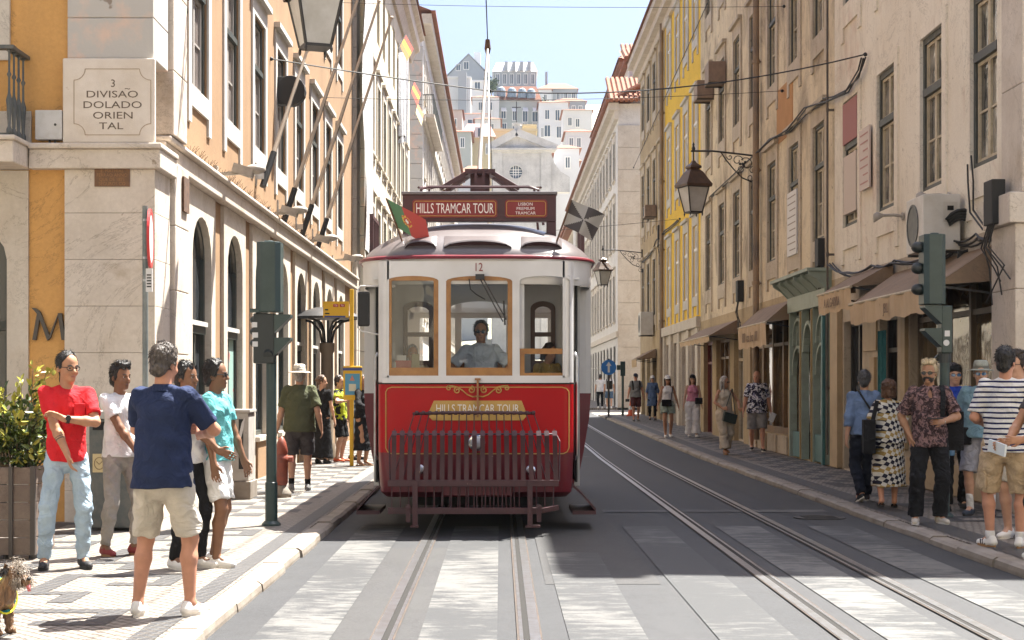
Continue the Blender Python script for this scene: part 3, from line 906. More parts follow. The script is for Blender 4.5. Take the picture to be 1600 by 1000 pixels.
B2 = right_building("row_building", "stained brown plaster building between the cream and the yellow building", 28.15, 47.0, [29.45, 31.95, 34.55, 37.1, 39.7, 42.4, 45.1], brown_g, M_BROWN, M_TAN, WRB, 1.05)
yel_g = [(47.8, 49.3, .1, 3.0), (50.3, 51.9, .1, 3.0), (52.9, 54.4, .1, 3.0), (55.3, 56.7, .1, 3.0)]
B3 = right_building("row_building", "bright yellow building with white framed windows", 47.0, 57.2, [48.2, 50.65, 53.1, 55.7], yel_g, M_YELLOW, M_STONE, WRY, 1.05)
end_g = [(57.9, 59.3, .1, 2.9), (60.3, 61.8, .1, 2.9), (62.8, 64.2, .1, 2.9), (65.1, 66.6, .1, 2.9)]
B4 = right_building("row_building", "tan plaster building with deep eaves at the far end of the right row", 57.2, 67.3, [58.6, 61.0, 63.4, 65.8], end_g, M_TAN, M_TAN, WRB, 1.05, ends=(False, True))

# ground-floor fillings
def shop(parent, F, u0, u1, z0, z1, m_fr, m_gl, verts=(), horiz=(), dep=0.22, fw=0.08, name="shop_window"):
    mb = MB(); D0, D1 = -dep, -dep + 0.1
    for a, b in ((u0, u0 + fw), (u1 - fw, u1)): fbox(mb, F.M, a, b, z0, z1, D0, D1)
    fbox(mb, F.M, u0 + fw, u1 - fw, z1 - fw, z1, D0, D1); fbox(mb, F.M, u0 + fw, u1 - fw, z0, z0 + fw, D0, D1)
    for v in verts: fbox(mb, F.M, v - fw / 2, v + fw / 2, z0 + fw, z1 - fw, D0 + .002, D1 + 0.01)
    for h in horiz: fbox(mb, F.M, u0 + fw, u1 - fw, h - .035, h + .035, D0 + .004, D1 - 0.005)
    r = mb.build(name, m_fr, parent)
    mb = MB(); mb.quad(F.M(u0, z0, -dep + .04), F.M(u1, z0, -dep + .04), F.M(u1, z1, -dep + .04), F.M(u0, z1, -dep + .04))
    mb.build("pane", m_gl, r)
    return r
M_FRB = mat("bronze_frame", (0.13, 0.10, 0.065), 0.45)
shop(B1, FR, 19.1, 23.0, .55, 2.95, M_FRB, M_GL_S, (20.4, 21.7), (2.5,))
shop(B1, FR, 23.7, 24.8, .1, 2.65, M_IRON, M_GL_D, (), (2.1,), name="shop_door")
shop(B1, FR, 26.0, 27.4, .1, 2.65, M_IRON, M_GL_D, (26.7,), (), name="shop_door")
for q_ in ((24.95, 25.85, 2.1, 2.6, .002, .03), (23.05, 23.3, .6, 3.0, .0, .06), (25.0, 25.3, .1, 2.0, 0, .05), (27.5, 28.1, .1, 3.3, 0, .1), (18.75, 23.0, .1, .5, 0, .05)):
    mb = MB(); fbox(mb, FR.M, *q_); mb.build("wall_panel", mat("pale_wood_panel", (0.42, 0.31, 0.18), 0.6, (0.33, 0.24, 0.14), 3), B1, bevel=0.008)
mb = MB(); courses(mb, FR.M, 17.85, 18.72, [0.08, .9, 1.8, 2.65, 3.4], -0.2, 0.14); fbox(mb, FR.M, 17.8, 18.8, 3.4, 3.75, -.1, .22)
courses(mb, FR.M, 17.85, 18.6, [3.76, 5, 6.2, 7.4, 8.6, 10, 12, 14], -.2, .06)
mb.build("corner_pilaster", M_STONE, B1, bevel=0.012)
shop(B2, FR, 32.7, 37.7, .5, 3.1, M_WOOD, M_GL_S, (33.9, 35.2, 36.5), (2.45,), fw=0.14)
for u in (32.6, 33.9, 35.2, 36.5):
    mb = MB(); fbox(mb, FR.M, u + .1, u + 1.1, .1, .48, 0, .05); mb.build("plinth_panel", M_SURR, B2, bevel=0.01)
shop(B2, FR, 38.7, 40.3, .1, 2.9, M_SASHC, M_GL_D, (39.5,), (2.2,), name="shop_door")
shop(B2, FR, 41.0, 43.6, .5, 2.8, M_WOOD, M_GL_S, (41.9, 42.7), (2.3,))
shop(B2, FR, 44.4, 46.3, .1, 2.8, mat("dark_red_door", (0.16, 0.025, 0.02), 0.5), M_GL_D, (45.3,), (2.2,), name="shop_door")
for a, b, c, d in yel_g: shop(B3, FR, a, b, c, d, M_WOOD, M_GL_D, ((a + b) / 2,), (2.3,), name="shop_door")
for a, b, c, d in end_g: shop(B4, FR, a, b, c, d, M_IRON, M_GL_D, ((a + b) / 2,), (2.2,), name="shop_door")
mb = MB()
for u in (47.1, 49.45, 52.05, 54.55, 56.8): fbox(mb, FR.M, u, u + .6 if u != 56.8 else u + .38, .08, 3.3, 0, .09)
fbox(mb, FR.M, 47.02, 57.18, 3.3, 3.62, 0.0, .14)
mb.build("pilaster", M_STONEW, B3, bevel=0.01)
# green art-nouveau shopfront (a part of the brown building)
M_AN = mat("sage_green_paint", (0.28, 0.34, 0.29), 0.55, (0.22, 0.26, 0.21), 5)
M_TEAL = mat("teal_paint", (0.05, 0.16, 0.165), 0.5, (0.035, 0.11, 0.12), 4)
M_GOLDW = mat("gilt_wood", (0.36, 0.25, 0.11), 0.5)
mb = MB(); f = FR.M
fbox(mb, f, 28.45, 32.15, 3.02, 3.32, 0.0, .12)
for i in range(6):
    u = 28.4 + i * .75; mb.prism([(0, 3.32), (0, 3.62), (.42, 3.62), (.40, 3.55), (.24, 3.45), (.12, 3.32)], lambda a, z, d, u=u: f(u + d, z, a), 0, .06)
mb.prism([(0, 3.62), (0, 3.68), (.46, 3.68), (.46, 3.62)], lambda a, z, d: f(28.35 + d, z, a), 0, 3.9)
for i in range(5):
    u = 28.46 + i * .75; mb.quad(f(u, 3.32, .09), f(u + .69, 3.32, .09), f(u + .69, 3.6, .36), f(u, 3.6, .36))
sf = mb.build("shopfront", M_AN, B2)
mb = MB()
for u in (28.5, 29.62, 30.72, 31.98): fbox(mb, f, u, u + .09, .1, 3.02, -.05, .10)
def arcbar(mb, u0, u1, z, rise, d0, d1, wd=.06, n=12):
    o = arc_pts(u0, u1, z, rise, n); i_ = arc_pts(u0 + wd, u1 - wd, z, rise - wd, n)
    for k in range(n):
        mb.hexa([f(*p, d) for p in (o[k], o[k + 1], i_[k], i_[k + 1]) for d in (d0, d1)])
for u0, u1 in ((28.59, 29.62), (30.81, 31.98)):
    arcbar(mb, u0, u1, 1.75, .6, -.04, .06); arcbar(mb, u0 + .02, u1 - .02, 2.35, .55, -.04, .06)
    for j in range(1, 5): mb.bar(f(u0 + (u1 - u0) * j / 5, 2.2, 0), f(u0 + (u1 - u0) * (j / 5 * .8 + .1), 2.95, 0), .03)
arcbar(mb, 29.71, 30.72, 2.2, .6, -.04, .09, .08)
mb.build("tracery", M_AN, sf, bevel=0.006)
mb = MB()
fbox(mb, f, 29.78, 30.66, .1, 2.2, -.16, -.10)
for p, q in ((.2, .8), (.95, 2.1)):
    for a in (29.86, 30.24): fbox(mb, f, a, a + .34, p, q, -.10, -.08)
fbox(mb, f, 28.46, 28.58, .1, 3.0, .11, .16)
mb.build("door", M_TEAL, sf)
mb = MB()
for u in (28.6, 30.82): fbox(mb, f, u, u + 1.0, .12, .62, -.02, .07)
mb.build("panel", M_TEAL, sf, bevel=0.01)
mb = MB(); mb.quad(f(28.5, .6, -.06), f(32.1, .6, -.06), f(32.1, 3.3, -.06), f(28.5, 3.3, -.06)); mb.build("pane", M_GL_S, sf)
mb = MB()
for u in (29.66, 30.76): fbox(mb, f, u - .01, u + .03, .1, 3.0, .10, .13)
mb.build("gilding", M_GOLDW, sf)

# ---------------------------------------------------------------- beyond the ochre building (left)
B5 = building("row_building", "cream stone building with tall green shuttered windows beyond the ochre building", (-4.6, 54, 0))
cents5 = [47.6 + 2.45 * i for i in range(8)]
mb = MB()
ops = [(c - .55, c + .55, a, b) for c in cents5 for a, b in ((4.6, 7.0), (8.6, 11.0), (12.4, 14.6))] + [(c - .6, c + .6, .3, 3.3) for c in cents5]
H5 = 16.4
wall(mb, FL.M, 41.2, 67.3, 0, H5, ops, .2)
mb.quad((-3.9, 67.3, 0), (-16, 67.3, 0), (-16, 67.3, H5), (-3.9, 67.3, H5)); mb.quad((-3.9, 41.2, H5), (-16, 41.2, H5), (-16, 67.3, H5), (-3.9, 67.3, H5))
mb.build("wall", M_PALE, B5)
mb = MB(); courses(mb, FL.M, 43.2, 46.1, [.08 + i * .8 for i in range(21)], 0, .16, .008); mb.build("pilaster", M_STONEG, B5)
mb = MB(); courses(mb, FL.M, 41.4, 42.4, [.08 + i * .8 for i in range(21)], 0, .1, .006); mb.build("pilaster", M_STONEW, B5)
mb = MB(); mb.prism([(0, H5 - 1.0), (.1, H5 - 1.0), (.25, H5 - .6), (.42, H5 - .5), (.44, H5 - .1), (.62, H5), (.62, H5 + .12), (0, H5 + .12)], lambda a, z, d: FL.M(46.2 + d, z, a), 0, 21.3); mb.build("eaves", M_STONE, B5)
mb = MB(); mb.quad((-3.2, 41.2, H5 + .15), (-3.2, 67.4, H5 + .15), (-9.5, 67.4, H5 + 2), (-9.5, 41.2, H5 + 2)); mb.build("roof", M_TILE, B5)
WL5 = winset(FL, 1.1, 2.4, mat("green_shutter", (0.05, 0.10, 0.075), 0.5), M_SASHC, M_GL_D, M_STONEW, .22, ears=.1, apron=.2, head=.15, dep=.15)
WL5g = winset(FL, 1.2, 3.0, M_WOOD, M_WOOD, M_GL_D, M_STONEW, .2, transom=.7, sill=False, dep=.15)
for c in cents5:
    for z in (4.6, 8.6): place_win(B5, FL, c, z, WL5)
    place_win(B5, FL, c, .3, WL5g)
FLF = Fac((-4.0, 0, 0), (0, 1, 0), (1, 0, 0))
B6 = building("row_building", "far left stone building with iron balcony beyond the cross street", (-5, 100, 0))
mb = MB()
cents6 = [82.4 + 2.8 * i for i in range(22)]
H6 = 20.4
ops = [(c - .6, c + .6, a, b) for c in cents6 for a, b in ((5.0, 7.4), (9.0, 11.4), (12.4, 14.6), (16.4, 18.8))]
wall(mb, FLF.M, 79.9, 146, 0, H6, ops, .15)
mb.quad((-4, 79.9, 0), (-16, 79.9, 0), (-16, 79.9, H6), (-4, 79.9, H6)); mb.quad((-4, 79.9, H6), (-16, 79.9, H6), (-16, 146, H6), (-4, 146, H6)); mb.quad((-4, 146, 0), (-16, 146, 0), (-16, 146, H6), (-4, 146, H6))
mb.build("wall", M_WHITE, B6)
mb = MB()
courses(mb, Fac((0, 79.9, 0), (1, 0, 0), (0, -1, 0)).M, -4.75, -3.95, [.08 + i * .75 for i in range(26)], 0, .12, .012)
mb.build("corner_pilaster", M_STONEG, B6)
mb = MB(); fbox(mb, FLF.M, 79.5, 146, H6 - .5, H6, 0, .5); fbox(mb, FLF.M, 79.5, 146, 15.0, 15.25, 0, .18); fbox(mb, FLF.M, 79.5, 146, 4.2, 4.5, 0, .15); mb.build("cornice", M_STONEW, B6)
mb = MB(); mb.quad((-3.3, 79.3, H6 + .05), (-3.3, 146, H6 + .05), (-9, 146, H6 + 2.2), (-9, 79.3, H6 + 2.2)); fbox(mb, FLF.M, 79.3, 146, H6 + .01, H6 + .12, .5, .72); mb.build("roof", M_TILE, B6)
WL6 = winset(FLF, 1.2, 2.4, M_SASHW, M_SASHW, M_GL_F, M_STONEW, .2, dep=.12, apron=.1)
for c in cents6:
    for z in (5.0, 9.0, 12.4, 16.4): place_win(B6, FLF, c, z, WL6)
mb = MB(); fbox(mb, FLF.M, 80.2, 92, 15.26, 15.42, .0, .62); bb = mb.build("balcony", M_STONE, B6)
mb = MB()
for i in range(48): fbox(mb, FLF.M, 80.3 + i * .245, 80.33 + i * .245, 15.43, 16.4, .55, .58)
for i in range(5): fbox(mb, FLF.M, 80.3, 80.33, 15.43, 16.4, .05 + i * .11, .08 + i * .11)
fbox(mb, FLF.M, 80.25, 92, 16.4, 16.45, .53, .6); fbox(mb, FLF.M, 80.25, 80.35, 16.4, 16.45, 0, .53)
mb.build("railing", M_IRONG, bb)
# far right white building beyond the cross street
FRF = Fac((6.0, 0, 0), (0, 1, 0), (-1, 0, 0))
B7 = building("row_building", "far white building with blank stone end wall beyond the cross street on the right", (6.6, 100, 0))
cents7 = [82.6 + 2.7 * i for i in range(17)]
H7 = 15.9
F7 = ((4.9, 7.3), (8.7, 11.1), (12.3, 14.3))
mb = MB()
ops = [(c - .6, c + .6, a, b) for c in cents7 for a, b in F7] + [(c - .8, c + .8, .4, 3.6) for c in cents7]
wall(mb, FRF.M, 79.9, 129.5, 0, H7, ops, .18)
mb.quad((6, 79.9, 0), (20, 79.9, 0), (20, 79.9, H7), (6, 79.9, H7)); mb.quad((6, 129.5, 0), (20, 129.5, 0), (20, 129.5, H7), (6, 129.5, H7)); mb.quad((6, 79.9, H7), (20, 79.9, H7), (20, 129.5, H7), (6, 129.5, H7))
mb.build("wall", M_WHITE, B7)
F7F = Fac((0, 79.9, 0), (1, 0, 0), (0, -1, 0))
mb = MB(); courses(mb, F7F.M, 5.97, 7.1, [.1 + i * 1.13 for i in range(14)], 0, .1, .008); courses(mb, F7F.M, 7.2, 18, [.1 + i * 1.13 for i in range(14)], 0, .03, .006); mb.build("end_wall", M_STONEW, B7)
mb = MB(); fbox(mb, FRF.M, 79.6, 129.5, H7 - .35, H7, 0, .5); fbox(mb, FRF.M, 79.7, 129.5, H7 - .8, H7 - .35, 0, .2); fbox(mb, FRF.M, 79.8, 129.5, 4.0, 4.3, 0, .12); mb.build("cornice", M_STONEW, B7)
def tiles(mb, x0, x1, y0, y1, z0, z1, n, axis='y', rr=.09):
    """roof slope rising from y0/x0 with rounded tile ridges running up it"""
    for i in range(n):
        t = (i + .5) / n
        if axis == 'y': a, b = (x0 + (x1 - x0) * t, y0, z0), (x0 + (x1 - x0) * t, y1, z1)
        else: a, b = (x0, y0 + (y1 - y0) * t, z0), (x1, y0 + (y1 - y0) * t, z1)
        mb.tube([a, b], rr, 6)
mb = MB()
mb.quad((5.4, 79.3, H7 + .05), (5.4, 129.5, H7 + .05), (9, 129.5, H7 + 1.9), (9, 82.8, H7 + 1.9)); mb.quad((5.4, 79.3, H7 + .05), (18, 79.3, H7 + .05), (15, 82.8, H7 + 1.9), (9, 82.8, H7 + 1.9))
tiles(mb, 5.5, 12, 79.3, 82.6, H7 + .08, H7 + 1.8, 26, 'y', .12); tiles(mb, 5.4, 8.9, 79.5, 129, H7 + .06, H7 + 1.85, 110, 'x', .12)
fbox(mb, FRF.M, 79.2, 129.5, H7 + .005, H7 + .1, .5, .68)
mb.build("roof", M_TILE, B7)
WR7 = winset(FRF, 1.2, 2.4, M_CASING, M_SASHG, M_GL_D, M_STONEW, .25, dep=.12, apron=.1, head=.1)
WR7b = winset(FRF, 1.2, 2.0, M_CASING, M_SASHG, M_GL_D, M_STONEW, .25, dep=.12, apron=.1, head=.1)
for c in cents7:
    place_win(B7, FRF, c, 4.9, WR7); place_win(B7, FRF, c, 8.7, WR7)
for c in cents7[:-1]: place_win(B7, FRF, c, 12.3, WR7b)
WR7g = winset(FRF, 1.6, 3.2, M_IRON, M_IRON, M_GL_D, None, dep=.15, transom=.7)
for c in cents7[:13]: place_win(B7, FRF, c, .4, WR7g)
# attic storey with tiled roofs on top
mb = MB(); mb.box(7.2, 12, 90, 118, H7 + .5, H7 + 4.1); mb.box(6.9, 9.4, 84, 88.0, H7 + .3, H7 + 2.9); mb.build("attic", M_WHITE, B7)
mb = MB(); mb.box(6.8, 12.4, 89.5, 118.5, H7 + 4.1, H7 + 4.3); mb.quad((6.7, 89.3, H7 + 4.3), (12.5, 89.3, H7 + 4.3), (9.6, 93, H7 + 6.0)); mb.quad((6.7, 89.3, H7 + 4.3), (6.7, 118.6, H7 + 4.3), (9.6, 115, H7 + 6.0), (9.6, 93, H7 + 6.0))
tiles(mb, 6.8, 9.5, 89.6, 118, H7 + 4.32, H7 + 6.0, 60, 'x', .13); tiles(mb, 7.0, 12.3, 89.3, 92, H7 + 4.32, H7 + 5.6, 20, 'y', .13)
mb.box(6.6, 9.7, 83.6, 88.4, H7 + 2.9, H7 + 3.05); mb.quad((6.5, 83.5, H7 + 3.05), (9.8, 83.5, H7 + 3.05), (9.8, 86, H7 + 4.0), (6.5, 86, H7 + 4.0)); tiles(mb, 6.6, 9.7, 83.5, 86, H7 + 3.1, H7 + 4.05, 13, 'y', .12)
mb.build("attic_roof", M_TILE, B7)
mb = MB(); mb.quad((8.3, 89.97, H7 + 1.2), (9.6, 89.97, H7 + 1.2), (9.6, 89.97, H7 + 3.6), (8.3, 89.97, H7 + 3.6)); mb.build("attic_window", M_GL_F, B7)
# last buildings of the street, further up
B8 = building("row_building", "last pale building on the right at the head of the street, roof stepping down", (6.4, 150, 0))
F8 = Fac((6.2, 0, 0), (0, 1, 0), (-1, 0, 0))
mb = MB(); cents8 = [134 + 3.2 * i for i in range(11)]
wall(mb, F8.M, 131, 170, 0, 15.2, [(c - .6, c + .6, a, a + 2.3) for c in cents8 for a in (4.8, 8.8, 12.2)], .15)
mb.quad((6.2, 131, 0), (18, 131, 0), (18, 131, 15.2), (6.2, 131, 15.2)); mb.quad((6.2, 131, 15.2), (18, 131, 15.2), (18, 170, 15.2), (6.2, 170, 15.2)); mb.quad((6.2, 170, 0), (18, 170, 0), (18, 170, 15.2), (6.2, 170, 15.2))
mb.build("wall", M_PALE, B8)
mb = MB(); mb.quad((5.5, 130.7, 15.2), (5.5, 170, 15.2), (10, 170, 17.2), (10, 130.7, 17.2)); tiles(mb, 5.5, 10, 131, 170, 15.25, 17.2, 60, 'x', .13); fbox(mb, F8.M, 130.8, 170, 14.9, 15.15, .0, .6); mb.build("roof", M_TILE, B8)
W8 = winset(F8, 1.2, 2.3, M_CASING, M_SASHG, M_GL_D, M_STONEW, .2, dep=.12)
for c in cents8:
    for z in (4.8, 8.8, 12.2): place_win(B8, F8, c, z, W8)
# ================================================================ the tram
M_RED = mat("tram_red_paint", (0.40, 0.006, 0.009), 0.35, (0.36, 0.008, 0.01), 1.5, spec=0.2, coat=0.05)
M_MAROON = mat("tram_maroon_paint", (0.15, 0.014, 0.022), 0.35, (0.11, 0.012, 0.02), 3, spec=.4, coat=0.2)
M_PURP = mat("fender_brown_paint", (0.062, 0.022, 0.027), 0.5, (0.04, 0.016, 0.02), 6, 0.45, 0.7, spots=((0.26, 0.17, 0.13), 16, 0.70), bump=0.1)
M_IVORY = mat("tram_ivory_paint", (0.66, 0.655, 0.65), 0.35, (0.58, 0.57, 0.555), 2.0, coat=0.3, spots=((0.45, 0.40, 0.34), 14, 0.76))
M_ROOFP = mat("tram_roof_paint", (0.115, 0.10, 0.10), 0.36, (0.085, 0.07, 0.072), 2.2, coat=0.25)
M_OAK = mat("varnished_wood", (0.36, 0.17, 0.045), 0.35, (0.24, 0.105, 0.028), 7, coat=0.3)
M_DKWOOD = mat("dark_varnished_wood", (0.11, 0.055, 0.03), 0.35)
M_GOLD = mat("gold_paint", (0.52, 0.33, 0.085), 0.4, (0.42, 0.25, 0.06), 9)
M_SIGNR = mat("sign_red", (0.20, 0.018, 0.018), 0.4)
M_LETW = mat("letter_white", (0.78, 0.76, 0.72), 0.5)
M_RUB = mat("black_rubber", (0.018, 0.018, 0.018), 0.7)
M_CHROME = mat("chrome", (0.75, 0.75, 0.75), 0.12, metal=1.0)
M_LENS = darkglass("headlamp_glass", (0.55, 0.55, 0.58), 0.6)
M_CLEAR = glassy("tram_glass", (0.86, 0.88, 0.87), 1.5)
yF = 16.55; SF = FPX / yF; TCX = -0.26
def tz(py, s=SF): return CAMH - (py - VPY) / s
def tx(px, s=SF): return (px - VPX) / s
T = thing("tram", "red and ivory historic tram number 12 coming up the track towards the crossing", "tram", (TCX, 20.5, 0.0))
FT = Fac((0, yF, 0), (1, 0, 0), (0, -1, 0))
xl, xr = tx(590), tx(897)
# front panel: plan path with rounded corners
def plan(y, inset=0.0, r=0.12, back=0.55, n=6):
    p = [(xl + inset, y + back)]
    for i in range(n + 1):
        a = math.pi - (math.pi / 2) * i / n
        p.append((xl + inset + r + r * math.cos(a), y + r - r * math.sin(a)))
    for i in range(n + 1):
        a = math.pi / 2 - (math.pi / 2) * i / n
        p.append((xr - inset - r + r * math.cos(a), y + r - r * math.sin(a)))
    p.append((xr - inset, y + back))
    return p
def shell(mb, rows):
    """rows: list of (path, z)"""
    n = len(rows[0][0])
    vs = [(x, y, z) for path, z in rows for x, y in path]
    fs = [(i * n + k, i * n + k + 1, (i + 1) * n + k + 1, (i + 1) * n + k) for i in range(len(rows) - 1) for k in range(n - 1)]
    return mb.add(vs, fs)
mb = MB(); shell(mb, [(plan(yF), 0.84), (plan(yF), 1.58)]); fp = mb.build("front_panel", M_RED, T, auto=40)
mb = MB(); shell(mb, [(plan(yF + .16, .07), 0.36), (plan(yF + .05, .02), 0.42), (plan(yF + .01, .01), 0.6), (plan(yF + .0), 0.84)]); mb.build("lower_panel", M_MAROON, T, auto=40)
# gilt lines
mb = MB()
def gl(pts, r=.006):
    mb.tube([FT.M(tx(a), tz(b), .003) for a, b in pts], r, 5)
gl([(603, 700), (603, 612), (606, 607), (612, 605), (878, 605), (885, 607), (889, 612), (889, 700)])
gl([(603, 700), (606, 706), (612, 709), (880, 709), (886, 706), (889, 700)])
mb.build("gilt_line", M_GOLD, fp)
mb = MB()
def spiral(cx, cy, r, a0, turns, sg):
    return [(cx + sg * r * (1 - t / 14 * .8) * math.cos(a0 + turns * 2 * math.pi * t / 14), cy + r * (1 - t / 14 * .8) * math.sin(a0 + turns * 2 * math.pi * t / 14)) for t in range(15)]
for sg in (-1, 1):
    P = lambda pts: mb.tube([FT.M(tx(746.5 + sg * a), tz(b), .004) for a, b in pts], .0075, 5)
    P([(0, 619), (8, 620), (16, 617), (24, 610), (32, 604.5), (40, 603), (47, 603)])
    P([(a, b) for a, b in spiral(32, 610, 5.5, -1.6, 1.3, 1)])
    P([(a, b) for a, b in spiral(45, 606.5, 4, -1.6, 1.2, 1)])
    P([(a, b) for a, b in spiral(10, 609, 6, -1.6, -1.3, 1)])
mb.build("scroll_ornament", M_GOLD, fp, smooth=True)
# octagonal name plate
mb = MB(); pl8 = [(670, 644), (678, 626), (815, 626), (822, 644), (822, 651), (817, 657), (676, 657), (670, 651)]
mb.prism(pl8, lambda a, b, d: FT.M(tx(a), tz(b), d), 0.001, .02)
npl = mb.build("name_plate", M_GOLD, fp, bevel=.004)
mb = MB(); mb.text("HILLS TRAMCAR TOUR", lambda u, v, d: FT.M(tx(746) + u, tz(639) + v, .021 + d), .125, .003, .68); mb.build("lettering", M_LETW, npl)
# white upper front with three arched openings
wz0, wz1 = tz(587), tz(431)
wins = [(tx(604.5), tx(685), wz0, wz1, .05), (tx(697), tx(800.5), wz0, wz1, .055), (tx(812), tx(891), wz0, wz1, .05)]
mb = MB()
wall(mb, FT.M, xl + .1, xr - .1, 1.58, 2.86, wins, .06)
for s, x in ((-1, xl), (1, xr)):   # rounded corner posts
    pr = [(x, yF + .42)] + [((x - s * .12) + s * .12 * math.cos(a), yF + .12 - .12 * math.sin(a)) for a in [math.pi / 2 * i / 6 for i in range(7)]] + [(x - s * .1, yF)]
    n = len(pr)
    mb.add([(a, b, 1.58) for a, b in pr] + [(a, b, 2.86) for a, b in pr], [(i, i + 1, n + i + 1, n + i) for i in range(n - 1)])
fbox(mb, FT.M, xl + .05, xr - .05, 1.575, 1.632, 0.0, .03)
uf = mb.build("cab_front", M_IVORY, T)
mb = MB(); shell(mb, [(plan(yF - .012, -.012), 1.562), (plan(yF - .012, -.012), 1.578)]); mb.build("waist_moulding", M_DARK, uf)
mb = MB(); mb.text("12", lambda u, v, d: FT.M(tx(747.5) + u, tz(418) + v, .002 + d), .125, .002, .8); mb.build("number", mat("number_red", (0.22, 0.03, 0.03), 0.5), uf)
def ring(mb, o, wd, bot, d0, d1, n=12):
    a, b, p, q, r = o
    po = [(a, p), (a, q - r)] + arc_pts(a, b, q - r, r, n)[1:-1] + [(b, q - r), (b, p)]
    pi_ = [(a + wd, p + bot), (a + wd, q - r - .01)] + arc_pts(a + wd, b - wd, q - r - .01, r, n)[1:-1] + [(b - wd, q - r - .01), (b - wd, p + bot)]
    pi_ = [(u, min(z, q - wd) if 0 < i < len(pi_) - 1 else z) for i, (u, z) in enumerate(pi_)]
    for k in range(len(po) - 1):
        mb.hexa([FT.M(*w_, d) for w_ in (po[k], po[k + 1], pi_[k], pi_[k + 1]) for d in (d0, d1)])
    mb.hexa([FT.M(u, z, d) for u in (a, b) for z in (p, p + bot) for d in (d0, d1 - .003)])
for i, o in enumerate(wins[:2]):
    mb = MB(); ring(mb, o, .05, .085, -.05, -.005)
    r = mb.build("windscreen_frame", M_OAK, T)
    mb = MB(); po = [(o[0], o[2]), (o[0], o[3] - o[4])] + arc_pts(o[0], o[1], o[3] - o[4], o[4])[1:-1] + [(o[1], o[3] - o[4]), (o[1], o[2])]
    mb.add([FT.M(u, z, -.03) for u, z in po], [tuple(range(len(po)))])
    mb.build("pane", M_CLEAR, r)
o = wins[2]
mb = MB(); ring(mb, (o[0] + .002, o[1] - .03, o[2], tz(545), .0), .05, .03, -.06, -.02)
fbox(mb, FT.M, o[0], o[1] - .03, tz(553), tz(544.5), -.062, -.012)
r = mb.build("lowered_sash", M_OAK, T)
mb = MB(); mb.quad(*[FT.M(u, z, -.04) for u, z in ((o[0], o[2]), (o[1] - .03, o[2]), (o[1] - .03, tz(550)), (o[0], tz(550)))]); mb.build("pane", M_CLEAR, r)
mb = MB(); fbox(mb, FT.M, o[0], o[0] + .05, tz(545), o[3] - .06, -.10, -.065); fbox(mb, FT.M, o[1] - .03, o[1] - .005, o[2], o[3] - .07, -.10, -.03); mb.build("window_channel", M_IVORY, T)
# wiper
wp = MB(); wp.bar(FT.M(tx(748), tz(432), .04), FT.M(tx(786), tz(503), .03), .028, .012); wp.bar(FT.M(tx(753), tz(432), .06), FT.M(tx(791), tz(500), .05), .012); wp.bar(FT.M(tx(787), tz(470), .02), FT.M(tx(789), tz(508), .02), .02, .02); wp.box(tx(743), tx(757), yF - .08, yF + .0, tz(437), tz(429))
wp.build("wiper", M_IRON, T)
mb = MB(); mb.tube([FT.M(tx(733), tz(436), .01), FT.M(tx(735), tz(452), .015), FT.M(tx(744), tz(460), .015), FT.M(tx(758), tz(468), .02)], .006, 5); mb.build("wiper_hose", M_RUB, T)
# fascia and roof dome (rounded plan)
yC = 17.62
def splan(rho, n=28, yend=24.6, bx=1.265, by=1.06, e=3.3):
    pts = [(TCX - bx * rho, yend), (TCX - bx * rho, 21.0)]
    for i in range(n + 1):
        t = math.pi * i / n
        c, s_ = math.cos(t), math.sin(t)
        pts.append((TCX - bx * rho * math.copysign(abs(c) ** (2 / e), c), yC - by * rho * abs(s_) ** (2 / e)))
    return pts + [(TCX + bx * rho, 21.0), (TCX + bx * rho, yend)]
mb = MB(); shell(mb, [(splan(.985), 2.62), (splan(1.0), 2.66), (splan(1.0), 2.87), (splan(1.02), 2.90)])
mb.build("fascia", M_IVORY, T, auto=35)
mb = MB(); shell(mb, [(splan(1.0), 2.885), (splan(1.03), 2.885), (splan(1.035), 2.90), (splan(1.03), 2.915), (splan(1.0), 2.93)]); mb.build("roof_edge", M_MAROON, T, auto=35)
def domez(r): return 2.915 + .44 * (max(0, 1 - r ** 2.3)) ** .75
rs_ = [1.0, .985, .96, .92, .87, .8, .7, .6, .48, .35, .2, .05]
mb = MB(); shell(mb, [(splan(r_), domez(r_)) for r_ in rs_]); mb.build("roof", M_ROOFP, T, smooth=True)
# three hooded roof vents
def on_dome(x, r_):
    """point of the dome front at lateral x and ring r_"""
    bx, by, e = 1.265, 1.06, 3.3
    q_ = max(0.0, 1 - (abs(x - TCX) / (bx * r_)) ** e)
    return Vector((x, yC - by * r_ * q_ ** (1 / e), domez(r_)))
for a, b in ((-1.02, -.68), (-.60, .12), (.22, .66)):
    mb = MB(); N = 12; top = []; fr = []; lo = []; ba = []
    for i in range(N + 1):
        t = i / N; x = a + (b - a) * t; h = .065 * math.sin(math.pi * t) ** .5 + .004
        p0 = on_dome(x, .93); p1 = on_dome(x, .80)
        top.append(p0 + Vector((0, -.02, h))); fr.append(p0 + Vector((0, -.03, h - .015))); lo.append(p0 + Vector((0, .03, .0))); ba.append(p1 + Vector((0, 0, .01)))
    mb.strip(ba, top); mb.strip(top, fr); 
    v = mb.build("roof_vent", M_ROOFP, T, smooth=True)
    mb = MB(); mb.strip([p + Vector((0, .004, -.004)) for p in fr], lo); mb.build("vent_mouth", mat("vent_maroon_shaded", (0.055, 0.03, 0.035), 0.6), v)  # maroon darkened to paint in the shade below the hood
